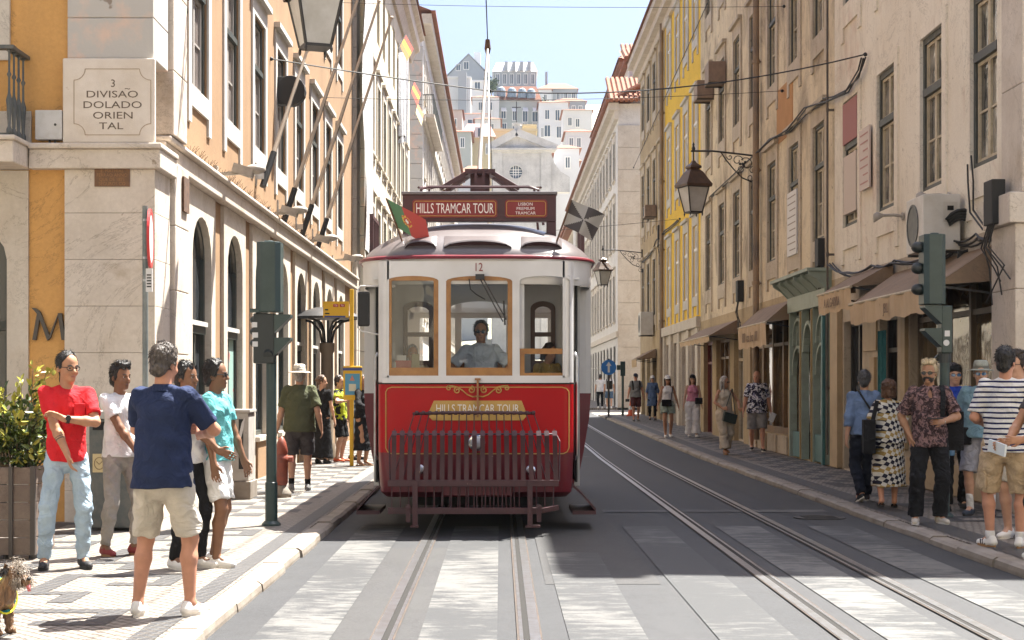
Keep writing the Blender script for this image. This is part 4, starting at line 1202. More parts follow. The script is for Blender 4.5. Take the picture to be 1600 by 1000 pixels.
# route board on the roof
FB = Fac((0, 17.12, 0), (1, 0, 0), (0, -1, 0)); SB = FPX / 17.12
bx_ = lambda px: tx(px, SB); bz_ = lambda py: tz(py, SB)
mb = MB()
fbox(mb, FB.M, bx_(629), bx_(869), bz_(346), bz_(304), -.12, 0)
fbox(mb, FB.M, bx_(629), bx_(644), bz_(372), bz_(346), -.10, -.01); fbox(mb, FB.M, bx_(854), bx_(869), bz_(372), bz_(346), -.10, -.01)
rb = mb.build("route_board", M_PURP, T, bevel=.006)
mb = MB(); fbox(mb, FB.M, bx_(627), bx_(871), bz_(304), bz_(299.5), -.16, .03); mb.build("board_capping", mat("zinc", (0.15, 0.14, 0.15), 0.45), rb, bevel=.006)
for a, b in ((644.5, 777), (789, 855)):
    mb = MB(); mb.prism([(a + 3, 312), (b - 3, 312), (b, 315), (b, 337), (b - 3, 340), (a + 3, 340), (a, 337), (a, 315)], lambda u, v, d: FB.M(bx_(u), bz_(v), d), .001, .012)
    sp = mb.build("sign_panel", M_SIGNR, rb)
    mb = MB(); q = [(a + 5, 314.5), (b - 5, 314.5), (b - 2.5, 317), (b - 2.5, 335), (b - 5, 337.5), (a + 5, 337.5), (a + 2.5, 335), (a + 2.5, 317), (a + 5, 314.5)]
    mb.tube([FB.M(bx_(u), bz_(v), .013) for u, v in q], .004, 4); mb.build("gilt_line", M_GOLD, sp)
    mb = MB()
    if a < 700: mb.text("HILLS TRAMCAR TOUR", lambda u, v, d: FB.M(bx_(710.5) + u, bz_(326.5) + v, .013 + d), .155, .003, .53)
    else:
        for i, tt in enumerate(("LISBON", "PREMIUM", "TRAMCAR")):
            mb.text(tt, lambda u, v, d, i=i: FB.M(bx_(821) + u, bz_(319.3 + i * 7) + v, .013 + d), .046, .001, 1.05)
    mb.build("lettering", M_LETW, sp)
# trolley base on the roof, racks and pole
yT = 19.5; ST = FPX / yT; X = lambda px: tx(px, ST); Z = lambda py: tz(py, ST)
mb = MB()
mb.box(X(727), X(774), yT - .25, yT + .25, Z(275), Z(268))
for s in (-1, 1):
    for yy in (yT - .3, yT + .3):
        mb.bar((X(750 + s * 20), yy * .6 + yT * .4, Z(273)), (X(750 + s * 60), yy, Z(299)), .06, .05)
    mb.bar((X(750 + s * 6), yT - .26, Z(270)), (X(750 + s * 6), yT - .27, Z(300)), .035)
mb.box(X(742), X(758), yT - .28, yT - .2, Z(305), Z(283)); mb.box(X(735), X(765), yT - .1, yT + .1, Z(310), Z(275))
tb = mb.build("trolley_base", M_PURP, T)
mb = MB()
for yy in (yT - .9, yT + 1.2):
    zz = CAMH + (602 - 292) * yy / FPX; mb.tube([(X(657), yy, 3.45), (X(664), yy, zz - .03), (X(676), yy, zz), (X(825), yy, zz), (X(838), yy, zz - .03), (X(846), yy, 3.45)], .018, 6)
for s in (660, 700, 800, 842): mb.tube([(X(s), yT - .9, CAMH + (602 - 293) * (yT - .9) / FPX), (X(s), yT + 1.2, CAMH + (602 - 293) * (yT + 1.2) / FPX)], .015, 6)
mb.build("roof_rack", M_PURP, T)
mb = MB(); pe = at(762, 76, 24.2)
mb.tube([(X(749), yT, Z(272)), (X(750), yT + .8, Z(272) + .47), pe], [.03, .026, .02], 8); 
pole = mb.build("trolley_pole", mat("pole_grey", (0.13, 0.12, 0.115), 0.5), T)
mb = MB(); mb.tube([pe - Vector((0, 0, .08)), pe, pe + Vector((0, 0, .14))], [.03, .05, .035], 8); mb.build("trolley_wheel", M_RUST, pole)
mb = MB(); mb.tube([pe - Vector((-.02, 0, .1)), (X(763), yT + .7, Z(278)), (X(762), yT + .3, 3.5)], .009, 5); mb.build("trolley_rope", M_DKWOOD, T)
# folding gates standing on the roof sides
for s in (-1, 1):
    mb = MB(); x0 = TCX + s * 1.17
    for i in range(6):
        t = i / 5; mb.box(x0 - .012, x0 + .012, 17.4 + t * .9 - .012, 17.4 + t * .9 + .012, 2.98, 3.42 - .2 * t * 0)
    mb.box(x0 - .014, x0 + .014, 17.38, 18.32, 3.41, 3.45); mb.box(x0 - .014, x0 + .014, 17.38, 18.32, 2.95, 2.99); mb.box(x0 - .02, x0 + .02, 17.36, 17.40, 2.9, 3.45)
    mb.build("roof_gate", M_PURP, T)
# body behind the platform
def side_prof(): return [(1.12, .42), (1.2, .8), (1.265, 1.2), (1.28, 1.46)]
yB0, yB1 = 17.72, 24.5
mb = MB()
for s in (-1, 1):
    for (a, p), (b, q) in zip(side_prof()[:-1], side_prof()[1:]):
        mb.quad((TCX + s * a, yB0, p), (TCX + s * b, yB0, q), (TCX + s * b, yB1, q), (TCX + s * a, yB1, p))
        i0, i1 = .98, 1.0
        mb.quad((TCX + s * a, yB0, p), (TCX + s * b, yB0, q), (TCX + s * .93, yB0, q), (TCX + s * .93, yB0, p))
mb.build("side_panel", M_MAROON, T)
mb = MB()
for s in (-1, 1):
    x = TCX + s * 1.28
    for i in range(7):
        yy = yB0 + i * (yB1 - yB0 - .12) / 6
        mb.box(min(x, x - s * .06), max(x, x - s * .06), yy, yy + .12, 1.46, 2.66)
    mb.box(min(x, x - s * .06), max(x, x - s * .06), yB0 + .12, yB1, 1.46, 1.56)
    mb.box(min(TCX + s * .93, x - s * .061), max(TCX + s * .93, x - s * .061), yB0, yB0 + .05, 1.46, 2.66)
FBK = Fac((0, yB0 + .02, 0), (1, 0, 0), (0, -1, 0))
wall(mb, FBK.M, TCX - .93, TCX + .93, .9, 2.75, [(-.60, .14, 1.0, 2.5, .1), (.34, .62, 1.72, 2.5, .08), (-1.10, -.76, 1.72, 2.5, .08)], .04)
mb.build("bulkhead", M_IVORY, T)
for a, b in ((.34, .62), (-1.10, -.76)):
    mb = MB()
    FTs = FT; oo = (a, b, 1.72, 2.5, .08)
    po = [(a, 1.72), (a, 2.42)] + arc_pts(a, b, 2.42, .08)[1:-1] + [(b, 2.42), (b, 1.72)]
    pi_ = [(a + .05, 1.77), (a + .05, 2.40)] + arc_pts(a + .05, b - .05, 2.38, .06)[1:-1] + [(b - .05, 2.40), (b - .05, 1.77)]
    for k in range(len(po) - 1): mb.hexa([FBK.M(*w_, d) for w_ in (po[k], po[k + 1], pi_[k], pi_[k + 1]) for d in (-.03, .03)])
    fbox(mb, FBK.M, a, b, 1.70, 1.77, -.028, .028); fbox(mb, FBK.M, a + .05, b - .05, 2.1, 2.15, -.027, .027)
    mb.build("inner_window", M_DKWOOD, T)
mb = MB(); mb.box(TCX - 1.0, TCX + 1.0, yF + .1, yB0, .86, .9); mb.box(TCX - 1.05, TCX + 1.05, yB0, yB1, .86, .9); mb.build("floor", M_DKWOOD, T)
mb = MB(); mb.box(TCX - 1.1, TCX + 1.1, yF + .2, yB1, 2.68, 2.70); mb.build("ceiling", M_IVORY, T)
mb = MB(); FEN = Fac((0, yB1, 0), (1, 0, 0), (0, -1, 0)); wall(mb, FEN.M, TCX - 1.25, TCX + 1.25, .42, 2.75, [(TCX - 1.0, TCX - .45, 1.6, 2.6), (TCX - .35, TCX + .35, 1.6, 2.6), (TCX + .45, TCX + 1.0, 1.6, 2.6)], .05); mb.build("rear_wall", M_IVORY, T)
for s in (-1, 1):
    for i in range(4):
        mb = MB(); y0 = 18.6 + i * 1.35; x0 = TCX + s * .62
        mb.box(x0 - .42, x0 + .42, y0, y0 + .45, 1.28, 1.36); mb.box(x0 - .42, x0 + .42, y0 + .42, y0 + .49, 1.36, 1.85); mb.box(x0 - .38, x0 + .38, y0 + .1, y0 + .35, .9, 1.28)
        mb.build("bench", M_DKWOOD, T)
# door posts and black sheets for the dark door gaps, grab rails
for s in (-1, 1):
    mb = MB(); x = TCX + s * 1.1
    mb.box(x - .03, x + .03, 17.2, 17.28, .45, 2.7); mb.build("door_post", mat("grey_metal_post", (0.45, 0.45, 0.44), 0.4, metal=.4), T)
    mb = MB(); x = TCX + s * 1.075
    mb.box(min(x, x + s * .02), max(x, x + s * .02), 17.0, yB0 - .02, .5, 2.66); mb.build("door_gap_dark", M_RUB, T)  # black sheet standing in for the darkness of the open doorway
    mb = MB(); xa = (xl - .02 if s < 0 else xr + .02)
    mb.tube([(xa, yF + .32, .75), (xa + s * .03, yF + .32, .8), (xa + s * .03, yF + .32, 1.85), (xa, yF + .32, 1.9)], .016, 8); mb.build("grab_rail", M_STEEL, T, smooth=True)
    # step board, curved
    mb = MB(); pr = []
    for i in range(8):
        t = i / 7; pr.append((s * (.98 + .30 * t ** 1.6), .52 - .30 * t + .08 * math.sin(t * 3)))
    n = len(pr); vs = [(TCX + a, y_, z_ + dz) for dz in (0, -.03) for y_ in (16.75, 17.65) for a, z_ in pr]
    fs = []
    for L_ in (0, 1):
        for i in range(n - 1): fs.append((L_ * 2 * n + i, L_ * 2 * n + i + 1, L_ * 2 * n + n + i + 1, L_ * 2 * n + n + i))
    for i in range(n - 1):
        fs.append((i, i + 1, 2 * n + i + 1, 2 * n + i)); fs.append((n + i, n + i + 1, 3 * n + i + 1, 3 * n + i))
    fs += [(0, n, 3 * n, 2 * n), (n - 1, 2 * n - 1, 4 * n - 1, 3 * n - 1)]
    mb.add(vs, fs); x0 = TCX + s * 1.28
    mb.box(min(x0, x0 - s * .25), max(x0, x0 - s * .25), 16.75, 17.65, .17, .21)
    mb.build("step", M_PURP, T)
# underframe, wheels
mb = MB(); mb.box(TCX - .95, TCX + .95, 16.9, 24.3, .38, .5); mb.box(TCX - .7, TCX + .7, 18.2, 22.8, .16, .38); mb.build("underframe", M_RUB, T)
for s in (-1, 1):
    for yy in (19.2, 21.6):
        mb = MB(); Mx = Matrix.Rotation(math.pi / 2, 3, 'Y'); mb.lathe([(.1, -.06), (.34, -.05), (.34, .03), (.37, .035), (.37, .06), (.1, .06)], (TCX + s * .45, yy, .355), 24, Mx); mb.build("wheel", M_IRON, T)
# headlamps
for px, py, r, yy in ((745, 691, .094, yF), (657, 732.5, .05, yF + .01), (829, 734, .055, yF + .01)):
    Mx = Matrix.Rotation(math.pi / 2, 3, 'X')
    mb = MB(); mb.lathe([(r * .9, -.02), (r, .0), (r, .06), (r * .86, .075)], (tx(px), yy, tz(py)), 20, Mx)
    h = mb.build("headlight", M_CHROME, T, smooth=True)
    mb = MB(); mb.lathe([(r * .86, .066), (r * .5, .085), (0.0, .092)], (tx(px), yy, tz(py)), 20, Mx); mb.build("lens", M_LENS, h, smooth=True)
# gilt coupling rod
mb = MB(); mb.bar(FT.M(tx(746.5), tz(592), .04), FT.M(tx(746.5), tz(652), .05), .034, .02); mb.box(tx(742), tx(751), yF - .06, yF, tz(594), tz(591)); mb.build("coupling_rod", mat("copper_brown", (0.34, 0.16, 0.06), 0.45, (0.22, 0.1, 0.04), 12), T)
# life guard / fender in front
yG = 16.12; SG = FPX / yG; X = lambda px: tx(px, SG); Z = lambda py: tz(py, SG)
G = []
mb = MB(); mb.box(X(606), X(873), yG - .03, yG + .03, Z(760), Z(750)); fb = mb.build("fender_beam", M_PURP, T, bevel=.004)
mb = MB(); mb.box(X(606), X(846), yG - .03, yG + .03, Z(803), Z(793)); mb.bar((X(846), yG, Z(798)), (X(873), yG + .02, Z(793)), .05); mb.build("fender_beam", M_PURP, T, bevel=.004)
mb = MB(); mb.tube([(X(644), yG + .1, Z(647)), (X(700), yG + .09, Z(645)), (X(790), yG + .09, Z(645)), (X(836), yG + .1, Z(646))], .016, 8)
for i in range(19):
    xx = 648 + i * 10.2; mb.tube([(X(xx), yG + .095, Z(645.4)), (X(xx + 5), yG + .095, Z(645.4))], .021, 8)
mb.build("fender_top_bar", M_PURP, T, smooth=True)
for i in range(21):
    px = 617 + i * 12.45; k = (i - 10) / 10
    pts = []
    for t in range(11):
        u = t / 10
        z = Z(752) + (Z(673) - Z(752)) * min(1, u * 1.12) ** .92
        y = yG - .02 + .02 * math.sin(u * 3) - .10 * u * u
        if t > 8: y += .05 * (t - 8); z = Z(673) - .004 * (t - 9) ** 2
        pts.append((X(px + k * 2.5 * (1 - u)), y, z))
    mb = MB()
    for p, q in zip(pts[:-1], pts[1:]): mb.bar(p, q, .048, .008, up=(0, 1, 0))
    mb.build("fender_strap", M_PURP, T)
    if i == 0: mb2 = None
for i in range(17):
    t = i / 16
    mb = MB()
    a = (X(647 + 187 * t), yG + .09, Z(646)); b = (X(612 + 258 * t), yG + .02, Z(752))
    if 0.15 < t < 0.85: b = (X(647 + 187 * t + (t - .5) * 16), yG + .03, Z(796))
    mb.tube([a, ((a[0] + b[0]) / 2, yG + .08, (a[2] + b[2]) / 2), b], .0065, 5); mb.build("fender_rod", M_PURP, T)
for i in range(20):
    px = 612 + i * 13.3
    mb = MB(); mb.tube([(X(px), yG + .01, Z(756)), (X(px), yG + .015, Z(797))], .0065, 5); mb.build("fender_rod", M_PURP, T)
mb = MB(); mb.tube([(X(609), yG + .05, Z(752)), (X(607), yG + .12, Z(690)), (X(611), yG + .16, Z(679)), (X(870), yG + .16, Z(679)), (X(875), yG + .12, Z(690)), (X(874), yG + .05, Z(752))], .011, 6); mb.build("fender_hoop", M_PURP, T)
for px in (649, 828):
    mb = MB(); mb.box(X(px - 4), X(px + 4), yG - .06, yG - .031, Z(822), Z(750)); mb.box(X(px - 7), X(px + (16 if px > 700 else 5)), yG - .1, yG + .02, Z(823), Z(820)); mb.build("fender_leg", M_PURP, T)
    mb = MB(); q = px - 11 if px < 700 else px + 14
    mb.box(X(q - 3.5), X(q + 3.5), yG - .05, yG - .031, Z(815), Z(788)); mb.lathe([(.0, -.02), (.03, -.015), (.03, .015), (0, .02)], (X(q), yG - .05, Z(792)), 10, Matrix.Rotation(math.pi / 2, 3, 'X')); mb.build("fender_bracket", M_PURP, T)
mb = MB(); mb.box(X(612), X(868), yG + .15, yG + .3, Z(770), Z(758)); mb.box(X(690), X(800), yG + .1, yG + .2, Z(775), Z(755)); mb.build("bumper", M_MAROON, T)
# mirror on its arm
mb = MB(); xm = tx(567); mb.obox((xm, yF + .1, tz(482)), (.065, .02, .185)); mi = mb.build("mirror", M_RUB, T, bevel=.02)
mb = MB(); mb.tube([(tx(598), yF + .15, tz(446)), (tx(562), yF + .1, tz(446)), (tx(558), yF + .1, tz(452)), (tx(558), yF + .1, tz(512)), (tx(564), yF + .1, tz(517)), (tx(600), yF + .15, tz(524))], .010, 6); mb.build("mirror_arm", M_IVORY, T, smooth=True)
# things on the dashboard ledge
for px0, px1, py0, py1, c in ((619, 634, 555, 568, (0.75, 0.75, 0.75)), (617, 642, 563, 578, (0.5, 0.12, 0.1)), (612, 618, 566, 577, (0.7, 0.7, 0.7)), (643, 655, 553, 578, (0.33, 0.30, 0.16)), (612, 617, 535, 560, (0.15, 0.35, 0.42))):
    mb = MB(); mb.box(tx(px0), tx(px1), yF + .06 + random.random() * .01, yF + .075, tz(py1), tz(py0)); mb.build("dashboard_card", mat("card%d" % px0, c, 0.6), T)
# overhead wire for the trolley
mb = MB()
mb.tube([(-.2, -5, pe.z + .12), (-.2, 24.2, pe.z + .14), (-.24, 60, pe.z + .3), (-.3, 140, pe.z + .9)], .009, 5)
mb.top("trolley_wire", M_CABLE, "thin contact wire running along the street above the tram roof", "wire")

# flags on the tram roof
def flag(name, label, cat, foot, tip, hoist_lo, fly, colfn, mats, nx=18, ny=12, wave=.05):
    t = thing(name, label, cat, foot)
    mb = MB(); mb.tube([foot, tip], .01, 6); mb.build("staff", M_DKWOOD, t)
    foot, tip, hoist_lo, fly = map(Vector, (foot, tip, hoist_lo, fly))
    mb = MB(); P = {}
    for i in range(nx + 1):
        for j in range(ny + 1):
            u, v = i / nx, j / ny
            p = tip.lerp(hoist_lo, v) + (fly) * u * (1 - .12 * v * u)
            p = p + Vector((0, wave * math.sin(u * 7 + v * 1.5) * u ** .5, -.06 * math.sin(u * 3.1) * (1 - v) * 0 - .03 * u * v))
            P[i, j] = p
    for i in range(nx):
        for j in range(ny):
            mb.cur = colfn((i + .5) / nx, (j + .5) / ny)
            mb.quad(P[i, j], P[i + 1, j], P[i + 1, j + 1], P[i, j + 1])
    mb.build("cloth", mats, t, smooth=True)
    return t
fm = lambda n, c: mat(n, c, 0.75)
def pt_flag(u, v):
    d = math.hypot((u - .4) * 1.5, v - .5)
    if d < .13: return 3 if d < .07 else 2
    if d < .20: return 2 if (int(math.atan2(v - .5, (u - .4) * 1.5) * 5) % 2 == 0) else 4
    return 0 if u < .4 else 1
f0 = Vector((tx(637), yF + .35, tz(404))); f1 = Vector((tx(602), yF + .15, tz(307)))
h_lo = f1.lerp(f0, .46)
flag("flag", "green and red flag with round crest flying from the left of the tram roof", "flag", f0, f1, h_lo, (.42, -.02, -.23), pt_flag, [fm("flag_green", (0.10, 0.22, 0.12)), fm("flag_red", (0.45, 0.07, 0.06)), fm("flag_red2", (0.5, 0.08, 0.06)), fm("flag_white", (0.75, 0.75, 0.72)), fm("flag_gold", (0.65, 0.48, 0.08))], 36, 24)
def gy(u, v):
    a = math.atan2(v - .5, u - .5) + math.pi
    return int(a / (math.pi / 4)) % 2
f0 = Vector((tx(860), yF + .35, tz(406))); f1 = Vector((tx(894), yF + .15, tz(309)))
h_lo = f1.lerp(f0, .40)
flag("flag", "black and white gyronny flag flying from the right of the tram roof", "flag", f0, f1, h_lo, (.36, .0, -.16), gy, [fm("flag_black", (0.06, 0.052, 0.056)), fm("flag_grey_white", (0.34, 0.33, 0.32))], 24, 24)
# ================================================================ hillside houses and church
FY = lambda Y: Fac((0, Y, 0), (1, 0, 0), (0, -1, 0))
M_HW = mat("white_house", (0.66, 0.66, 0.66), 0.85, (0.58, 0.57, 0.56), 0.15)
M_HG = mat("grey_house", (0.36, 0.38, 0.40), 0.85, (0.30, 0.32, 0.34), 0.15)
M_HC = mat("cream_house", (0.60, 0.50, 0.32), 0.85, (0.52, 0.43, 0.27), 0.15)
M_HGR = mat("greenish_grey_house", (0.44, 0.46, 0.42), 0.85, (0.38, 0.40, 0.37), 0.15)
M_PINKR = mat("faded_pink_roof", (0.46, 0.30, 0.26), 0.85, (0.38, 0.24, 0.21), 0.4)
M_ZINC = mat("blue_zinc", (0.22, 0.28, 0.33), 0.5)
def house(label, px0, px1, py0, py1, Y, depth, mw, wins=(), roof=None, rh=0.0, side=None):
    """block whose front fills the photo rectangle at depth Y; wins: px rectangles; roof: None/'flat'/'gable'/'hip'/'mansard'"""
    f = FY(Y); s = FPX / Y
    x0, x1 = (px0 - VPX) / s, (px1 - VPX) / s
    z1, z0 = CAMH - (py0 - VPY) / s, CAMH - (py1 - VPY) / s
    zb = min(z0, prof_z(Y) - 1)
    b = thing("house", label, "house", ((x0 + x1) / 2, Y + depth / 2, zb), 0, "houses on the hill")
    mb = MB(); mb.box(x0, x1, Y, Y + depth, zb, z1)
    r_ = rh / s
    if roof == 'gable':
        mb.prism([(x0, z1), (x1, z1), ((x0 + x1) / 2, z1 + r_)], lambda u, v, d: Vector((u, Y + d, v)), 0.0, depth)
    mb.build("wall", mw, b)
    e = .35
    if roof in ('hip', 'mansard', 'shed'):
        mb = MB(); k = .25 if roof == 'mansard' else .5
        ins = min((x1 - x0) * .3, depth * .3) if roof != 'mansard' else .8
        bt = [(x0 - e, Y - e, z1 + .02), (x1 + e, Y - e, z1 + .02), (x1 + e, Y + depth, z1 + .02), (x0 - e, Y + depth, z1 + .02)]
        tp = [(x0 + ins, Y + depth * k * (.6 if roof == 'mansard' else 1), z1 + r_), (x1 - ins, Y + depth * k * (.6 if roof == 'mansard' else 1), z1 + r_), (x1 - ins, Y + depth * .7, z1 + r_), (x0 + ins, Y + depth * .7, z1 + r_)]
        mb.add(bt + tp, [(0, 1, 5, 4), (1, 2, 6, 5), (2, 3, 7, 6), (3, 0, 4, 7), (4, 5, 6, 7), (0, 1, 2, 3)])
        mb.build("roof", side or M_TILE, b)
    elif roof == 'gable':
        mb = MB()
        for sg in (-1, 1):
            xa = (x0 + x1) / 2 + sg * ((x1 - x0) / 2 + e)
            mb.hexa([(xa, yy, z1 - .1 + dz) for yy in (Y - .3, Y + depth) for dz in (0, .25)] + [((x0 + x1) / 2, yy, z1 + r_ + .05 + dz) for yy in (Y - .3, Y + depth) for dz in (0, .25)])
        mb.build("roof", side or M_HG, b)
    else:
        mb = MB(); mb.box(x0 - .2, x1 + .2, Y - .3, Y + depth, z1 + .005, z1 + .4); mb.build("parapet", mw, b)
    for (a, c, d, g_) in wins:
        xa, xb, zt, zl = (a - VPX) / s, (c - VPX) / s, CAMH - (d - VPY) / s, CAMH - (g_ - VPY) / s
        mb = MB(); fw = .16
        fbox(mb, f.M, xa - fw, xa, zl - fw, zt + fw, .01, .12); fbox(mb, f.M, xb, xb + fw, zl - fw, zt + fw, .01, .12)
        fbox(mb, f.M, xa, xb, zt, zt + fw, .01, .12); fbox(mb, f.M, xa, xb, zl - fw, zl, .01, .12); fbox(mb, f.M, (xa + xb) / 2 - .05, (xa + xb) / 2 + .05, zl, zt, .02, .09)
        wo = mb.build("window", M_SASHW, b)
        mb = MB(); mb.quad(f.M(xa, zl, .03), f.M(xb, zl, .03), f.M(xb, zt, .03), f.M(xa, zt, .03)); mb.build("pane", M_GL_F, wo)
    return b, f, s
def row(px0, px1, n, w, py0, py1): return [(px0 + (px1 - px0) * (i + .5) / n - w / 2, px0 + (px1 - px0) * (i + .5) / n + w / 2, py0, py1) for i in range(n)]
def extra(b, name, m, fnc):
    mb = MB(); fnc(mb); mb.build(name, m, b)
P3 = lambda px, py, Y: at(px, py, Y)
b, f, s = house("grey gabled house highest on the hill with two small attic windows", 700, 764, 118, 165, 425, 14, M_HG, [(713, 719, 101, 110), (725, 732, 97, 108)], 'gable', 33)
extra(b, "chimney", M_HW, lambda mb: mb.box(*[v for p, q in ((P3(741, 0, 429).x, P3(751, 0, 429).x), (428, 431), (P3(0, 112, 429).z, P3(0, 83, 429).z)) for v in (p, q)]))
b, f, s = house("long blue grey house on the hilltop with a row of dormers in its white roof", 771, 838, 112, 160, 415, 14, M_HG, row(772, 838, 6, 4.5, 116, 131), 'mansard', 17, M_HW)
for px in (791, 803, 815, 827):
    extra(b, "dormer", M_HG, lambda mb, px=px: (mb.box(P3(px - 2.6, 0, 414).x, P3(px + 2.6, 0, 414).x, 414, 418, P3(0, 110, 414).z, P3(0, 96, 414).z)))
b, f, s = house("grey stone house with brown tiled roof and chimney at the right of the hilltop", 842, 902, 139, 175, 400, 14, M_HG, row(842, 902, 5, 4.5, 146, 155), 'hip', 17)
extra(b, "chimney", M_HG, lambda mb: mb.box(P3(852, 0, 405).x, P3(855.5, 0, 405).x, 405, 406.5, P3(0, 138, 405).z, P3(0, 112, 405).z))
house("plain pale house with blank gable wall left of the trolley pole", 690, 762, 128, 190, 385, 12, M_HW, [(742, 750, 128.5, 140)], None)
b, f, s = house("blank white party wall house with tall square chimney stack", 700, 735, 122, 190, 370, 10, M_HW, [], None)
extra(b, "chimney", M_HG, lambda mb: mb.box(P3(716, 0, 368).x, P3(729, 0, 368).x, 367.5, 369.8, P3(0, 182, 368).z, P3(0, 113, 368).z))
b, f, s = house("greenish grey long house with barrel dormers and awnings over its windows", 776, 844, 157, 205, 345, 14, M_HGR, [(783.5, 790, 170, 185), (801.5, 807, 171, 188), (817, 824, 173, 190), (832, 840, 175, 190)] + row(780, 844, 4, 6, 193, 204), 'mansard', 25)
for px in (783, 800, 816, 830):
    extra(b, "dormer", M_ZINC, lambda mb, px=px: mb.lathe([(1.0, 0), (1.0, 1.3), (.8, 1.9), (.3, 2.2), (0, 2.25)], (P3(px, 0, 345).x, 345.3, P3(0, 151 + (px - 783) * .06, 345).z), 12))
for px in (786.5, 803, 820.5, 836):
    extra(b, "awning", M_SASHW, lambda mb, px=px: mb.add([P3(px - 4, 168, 344.9), P3(px + 4, 168, 344.9), P3(px + 5.5, 174, 343.9), P3(px - 3, 174, 343.9)], [(0, 1, 2, 3)]))
house("white house with two rows of dark windows right of the awning house", 842, 888, 160, 230, 335, 12, M_HW, [(852, 858, 172, 186), (868, 874, 172, 188), (851, 859.5, 196, 213), (870, 877, 198, 215), (846, 849, 200, 214)], 'hip', 10)
house("small white house with low terracotta roof in front of the blank party wall", 717, 764, 178, 215, 318, 10, M_HW, [(731, 745, 187, 193)], 'hip', 8)
b, f, s = house("cream house with pinkish mansard roof and a dormer behind the trolley pole", 722, 772, 214, 262, 262, 14, M_HC, [(760, 764, 226, 240)], 'mansard', 24, M_PINKR)
extra(b, "dormer", M_HW, lambda mb: mb.box(P3(742, 0, 261).x, P3(755, 0, 261).x, 261.3, 266, P3(0, 214, 261).z, P3(0, 198, 261).z))
extra(b, "dormer_window", M_GL_F, lambda mb: mb.box(P3(747, 0, 261).x, P3(754, 0, 261).x, 261.2, 261.29, P3(0, 213, 261).z, P3(0, 200, 261).z))
house("low cream block with flat top just behind the church gable", 770, 838, 205, 250, 270, 10, M_HC, [], None)
house("yellow chimney block rising behind the church roof on the right", 818, 837, 198, 240, 285, 8, M_HC, [], None)
house("house with long reddish tiled roof sloping down right of the church", 846, 905, 252, 300, 215, 16, M_HW, [], 'hip', 34)
house("low house with pink tiled roof left of the church front", 716, 762, 272, 320, 222, 12, M_HW, [], 'hip', 22)
house("pale house with dark tiled eaves at the far right foot of the hill", 868, 905, 232, 320, 206, 12, M_HW, [(884, 890, 246, 262)], 'hip', 16)
# church front
Yc = 190.0; fc = FY(Yc); sc_ = FPX / Yc
cx = lambda px: (px - VPX) / sc_
cz = lambda py: CAMH - (py - VPY) / sc_
CH = thing("church", "grey white church front with triangular pediment and round window at the head of the street", "church", (cx(812), Yc + 8, prof_z(Yc)))
mb = MB()
def chw(u, z, d=0): return fc.M(u, z, d)
x0, x1 = cx(768), cx(862); zt = cz(232); xm_, zr = cx(806), cz(269); rr = .78
# wall with a round opening
circ = [(xm_ + rr * math.cos(2 * math.pi * i / 32), zr + rr * math.sin(2 * math.pi * i / 32)) for i in range(32)]
sq = [(xm_ + 1.3 * max(-1, min(1, 1.42 * math.cos(2 * math.pi * i / 32))), zr + 1.3 * max(-1, min(1, 1.42 * math.sin(2 * math.pi * i / 32)))) for i in range(32)]
for i in range(32):
    j = (i + 1) % 32
    mb.quad(chw(*circ[i]), chw(*circ[j]), chw(*sq[j]), chw(*sq[i])); mb.quad(chw(*circ[i]), chw(*circ[j]), chw(*circ[j], -.3), chw(*circ[i], -.3))
zb = prof_z(Yc) - 2
wall(mb, chw, x0, x1, zb, zt, [(xm_ - 1.3, xm_ + 1.3, zr - 1.3, zr + 1.3)], .0)
mb.quad(chw(x0, zb), chw(x0, zt), chw(x0, zt, -22), chw(x0, zb, -22)); mb.quad(chw(x1, zb), chw(x1, zt), chw(x1, zt, -22), chw(x1, zb, -22))
mb.prism([(x0, zt), (x1, zt), (cx(807), cz(208))], chw, -.1, -22)
M_CHW = mat("church_stone", (0.60, 0.59, 0.57), 0.85, (0.44, 0.43, 0.42), 0.5, streak=((0.3, 0.29, 0.28), 0.4))
mb.build("wall", M_CHW, CH)
mb = MB(); fbox(mb, chw, x0 - .3, x1 + .4, zt - .5, zt - .25, 0, .3); fbox(mb, chw, x0 - .5, x1 + .6, zt - .25, zt, 0, .6)
for a, b in (((x0 - .5, zt), (cx(807), cz(207))), ((x1 + .6, zt), (cx(807), cz(207)))):
    mb.bar(chw(*a, .2), chw(*b, .2), .9, .4, up=(0, -1, 0))
mb.build("pediment_moulding", M_CHW, CH)
mb = MB()
for u in (x0 + .1, x1 - 1.3): fbox(mb, chw, u, u + 1.2, zb, zt - .5, 0, .2)
for i in range(32):
    j = (i + 1) % 32; k = 1.28
    mb.quad(*[chw(xm_ + (p[0] - xm_) * q, zr + (p[1] - zr) * q, .08) for p, q in ((circ[i], 1.0), (circ[j], 1.0), (circ[j], k), (circ[i], k))])
mb.build("pilaster", M_CHW, CH)
mb = MB(); mb.add([chw(u, v, -.2) for u, v in circ], [tuple(range(32))]); rw = mb.build("round_window", M_GL_F, CH)
mb = MB()
for k in (-.3, 0.0, .3): fbox(mb, chw, xm_ + k - .04, xm_ + k + .04, zr - rr * .93, zr + rr * .93, -.19, -.15); fbox(mb, chw, xm_ - rr * .93, xm_ + rr * .93, zr + k - .04, zr + k + .04, -.185, -.145)
mb.build("glazing_bars", M_SASHW, rw)
mb = MB(); mb.box(cx(803), cx(813), Yc - .2, Yc + .8, cz(210), cz(193)); mb.box(cx(801), cx(815), Yc - .3, Yc + .9, cz(195), cz(192)); mb.build("gable_pedestal", M_CHW, CH)
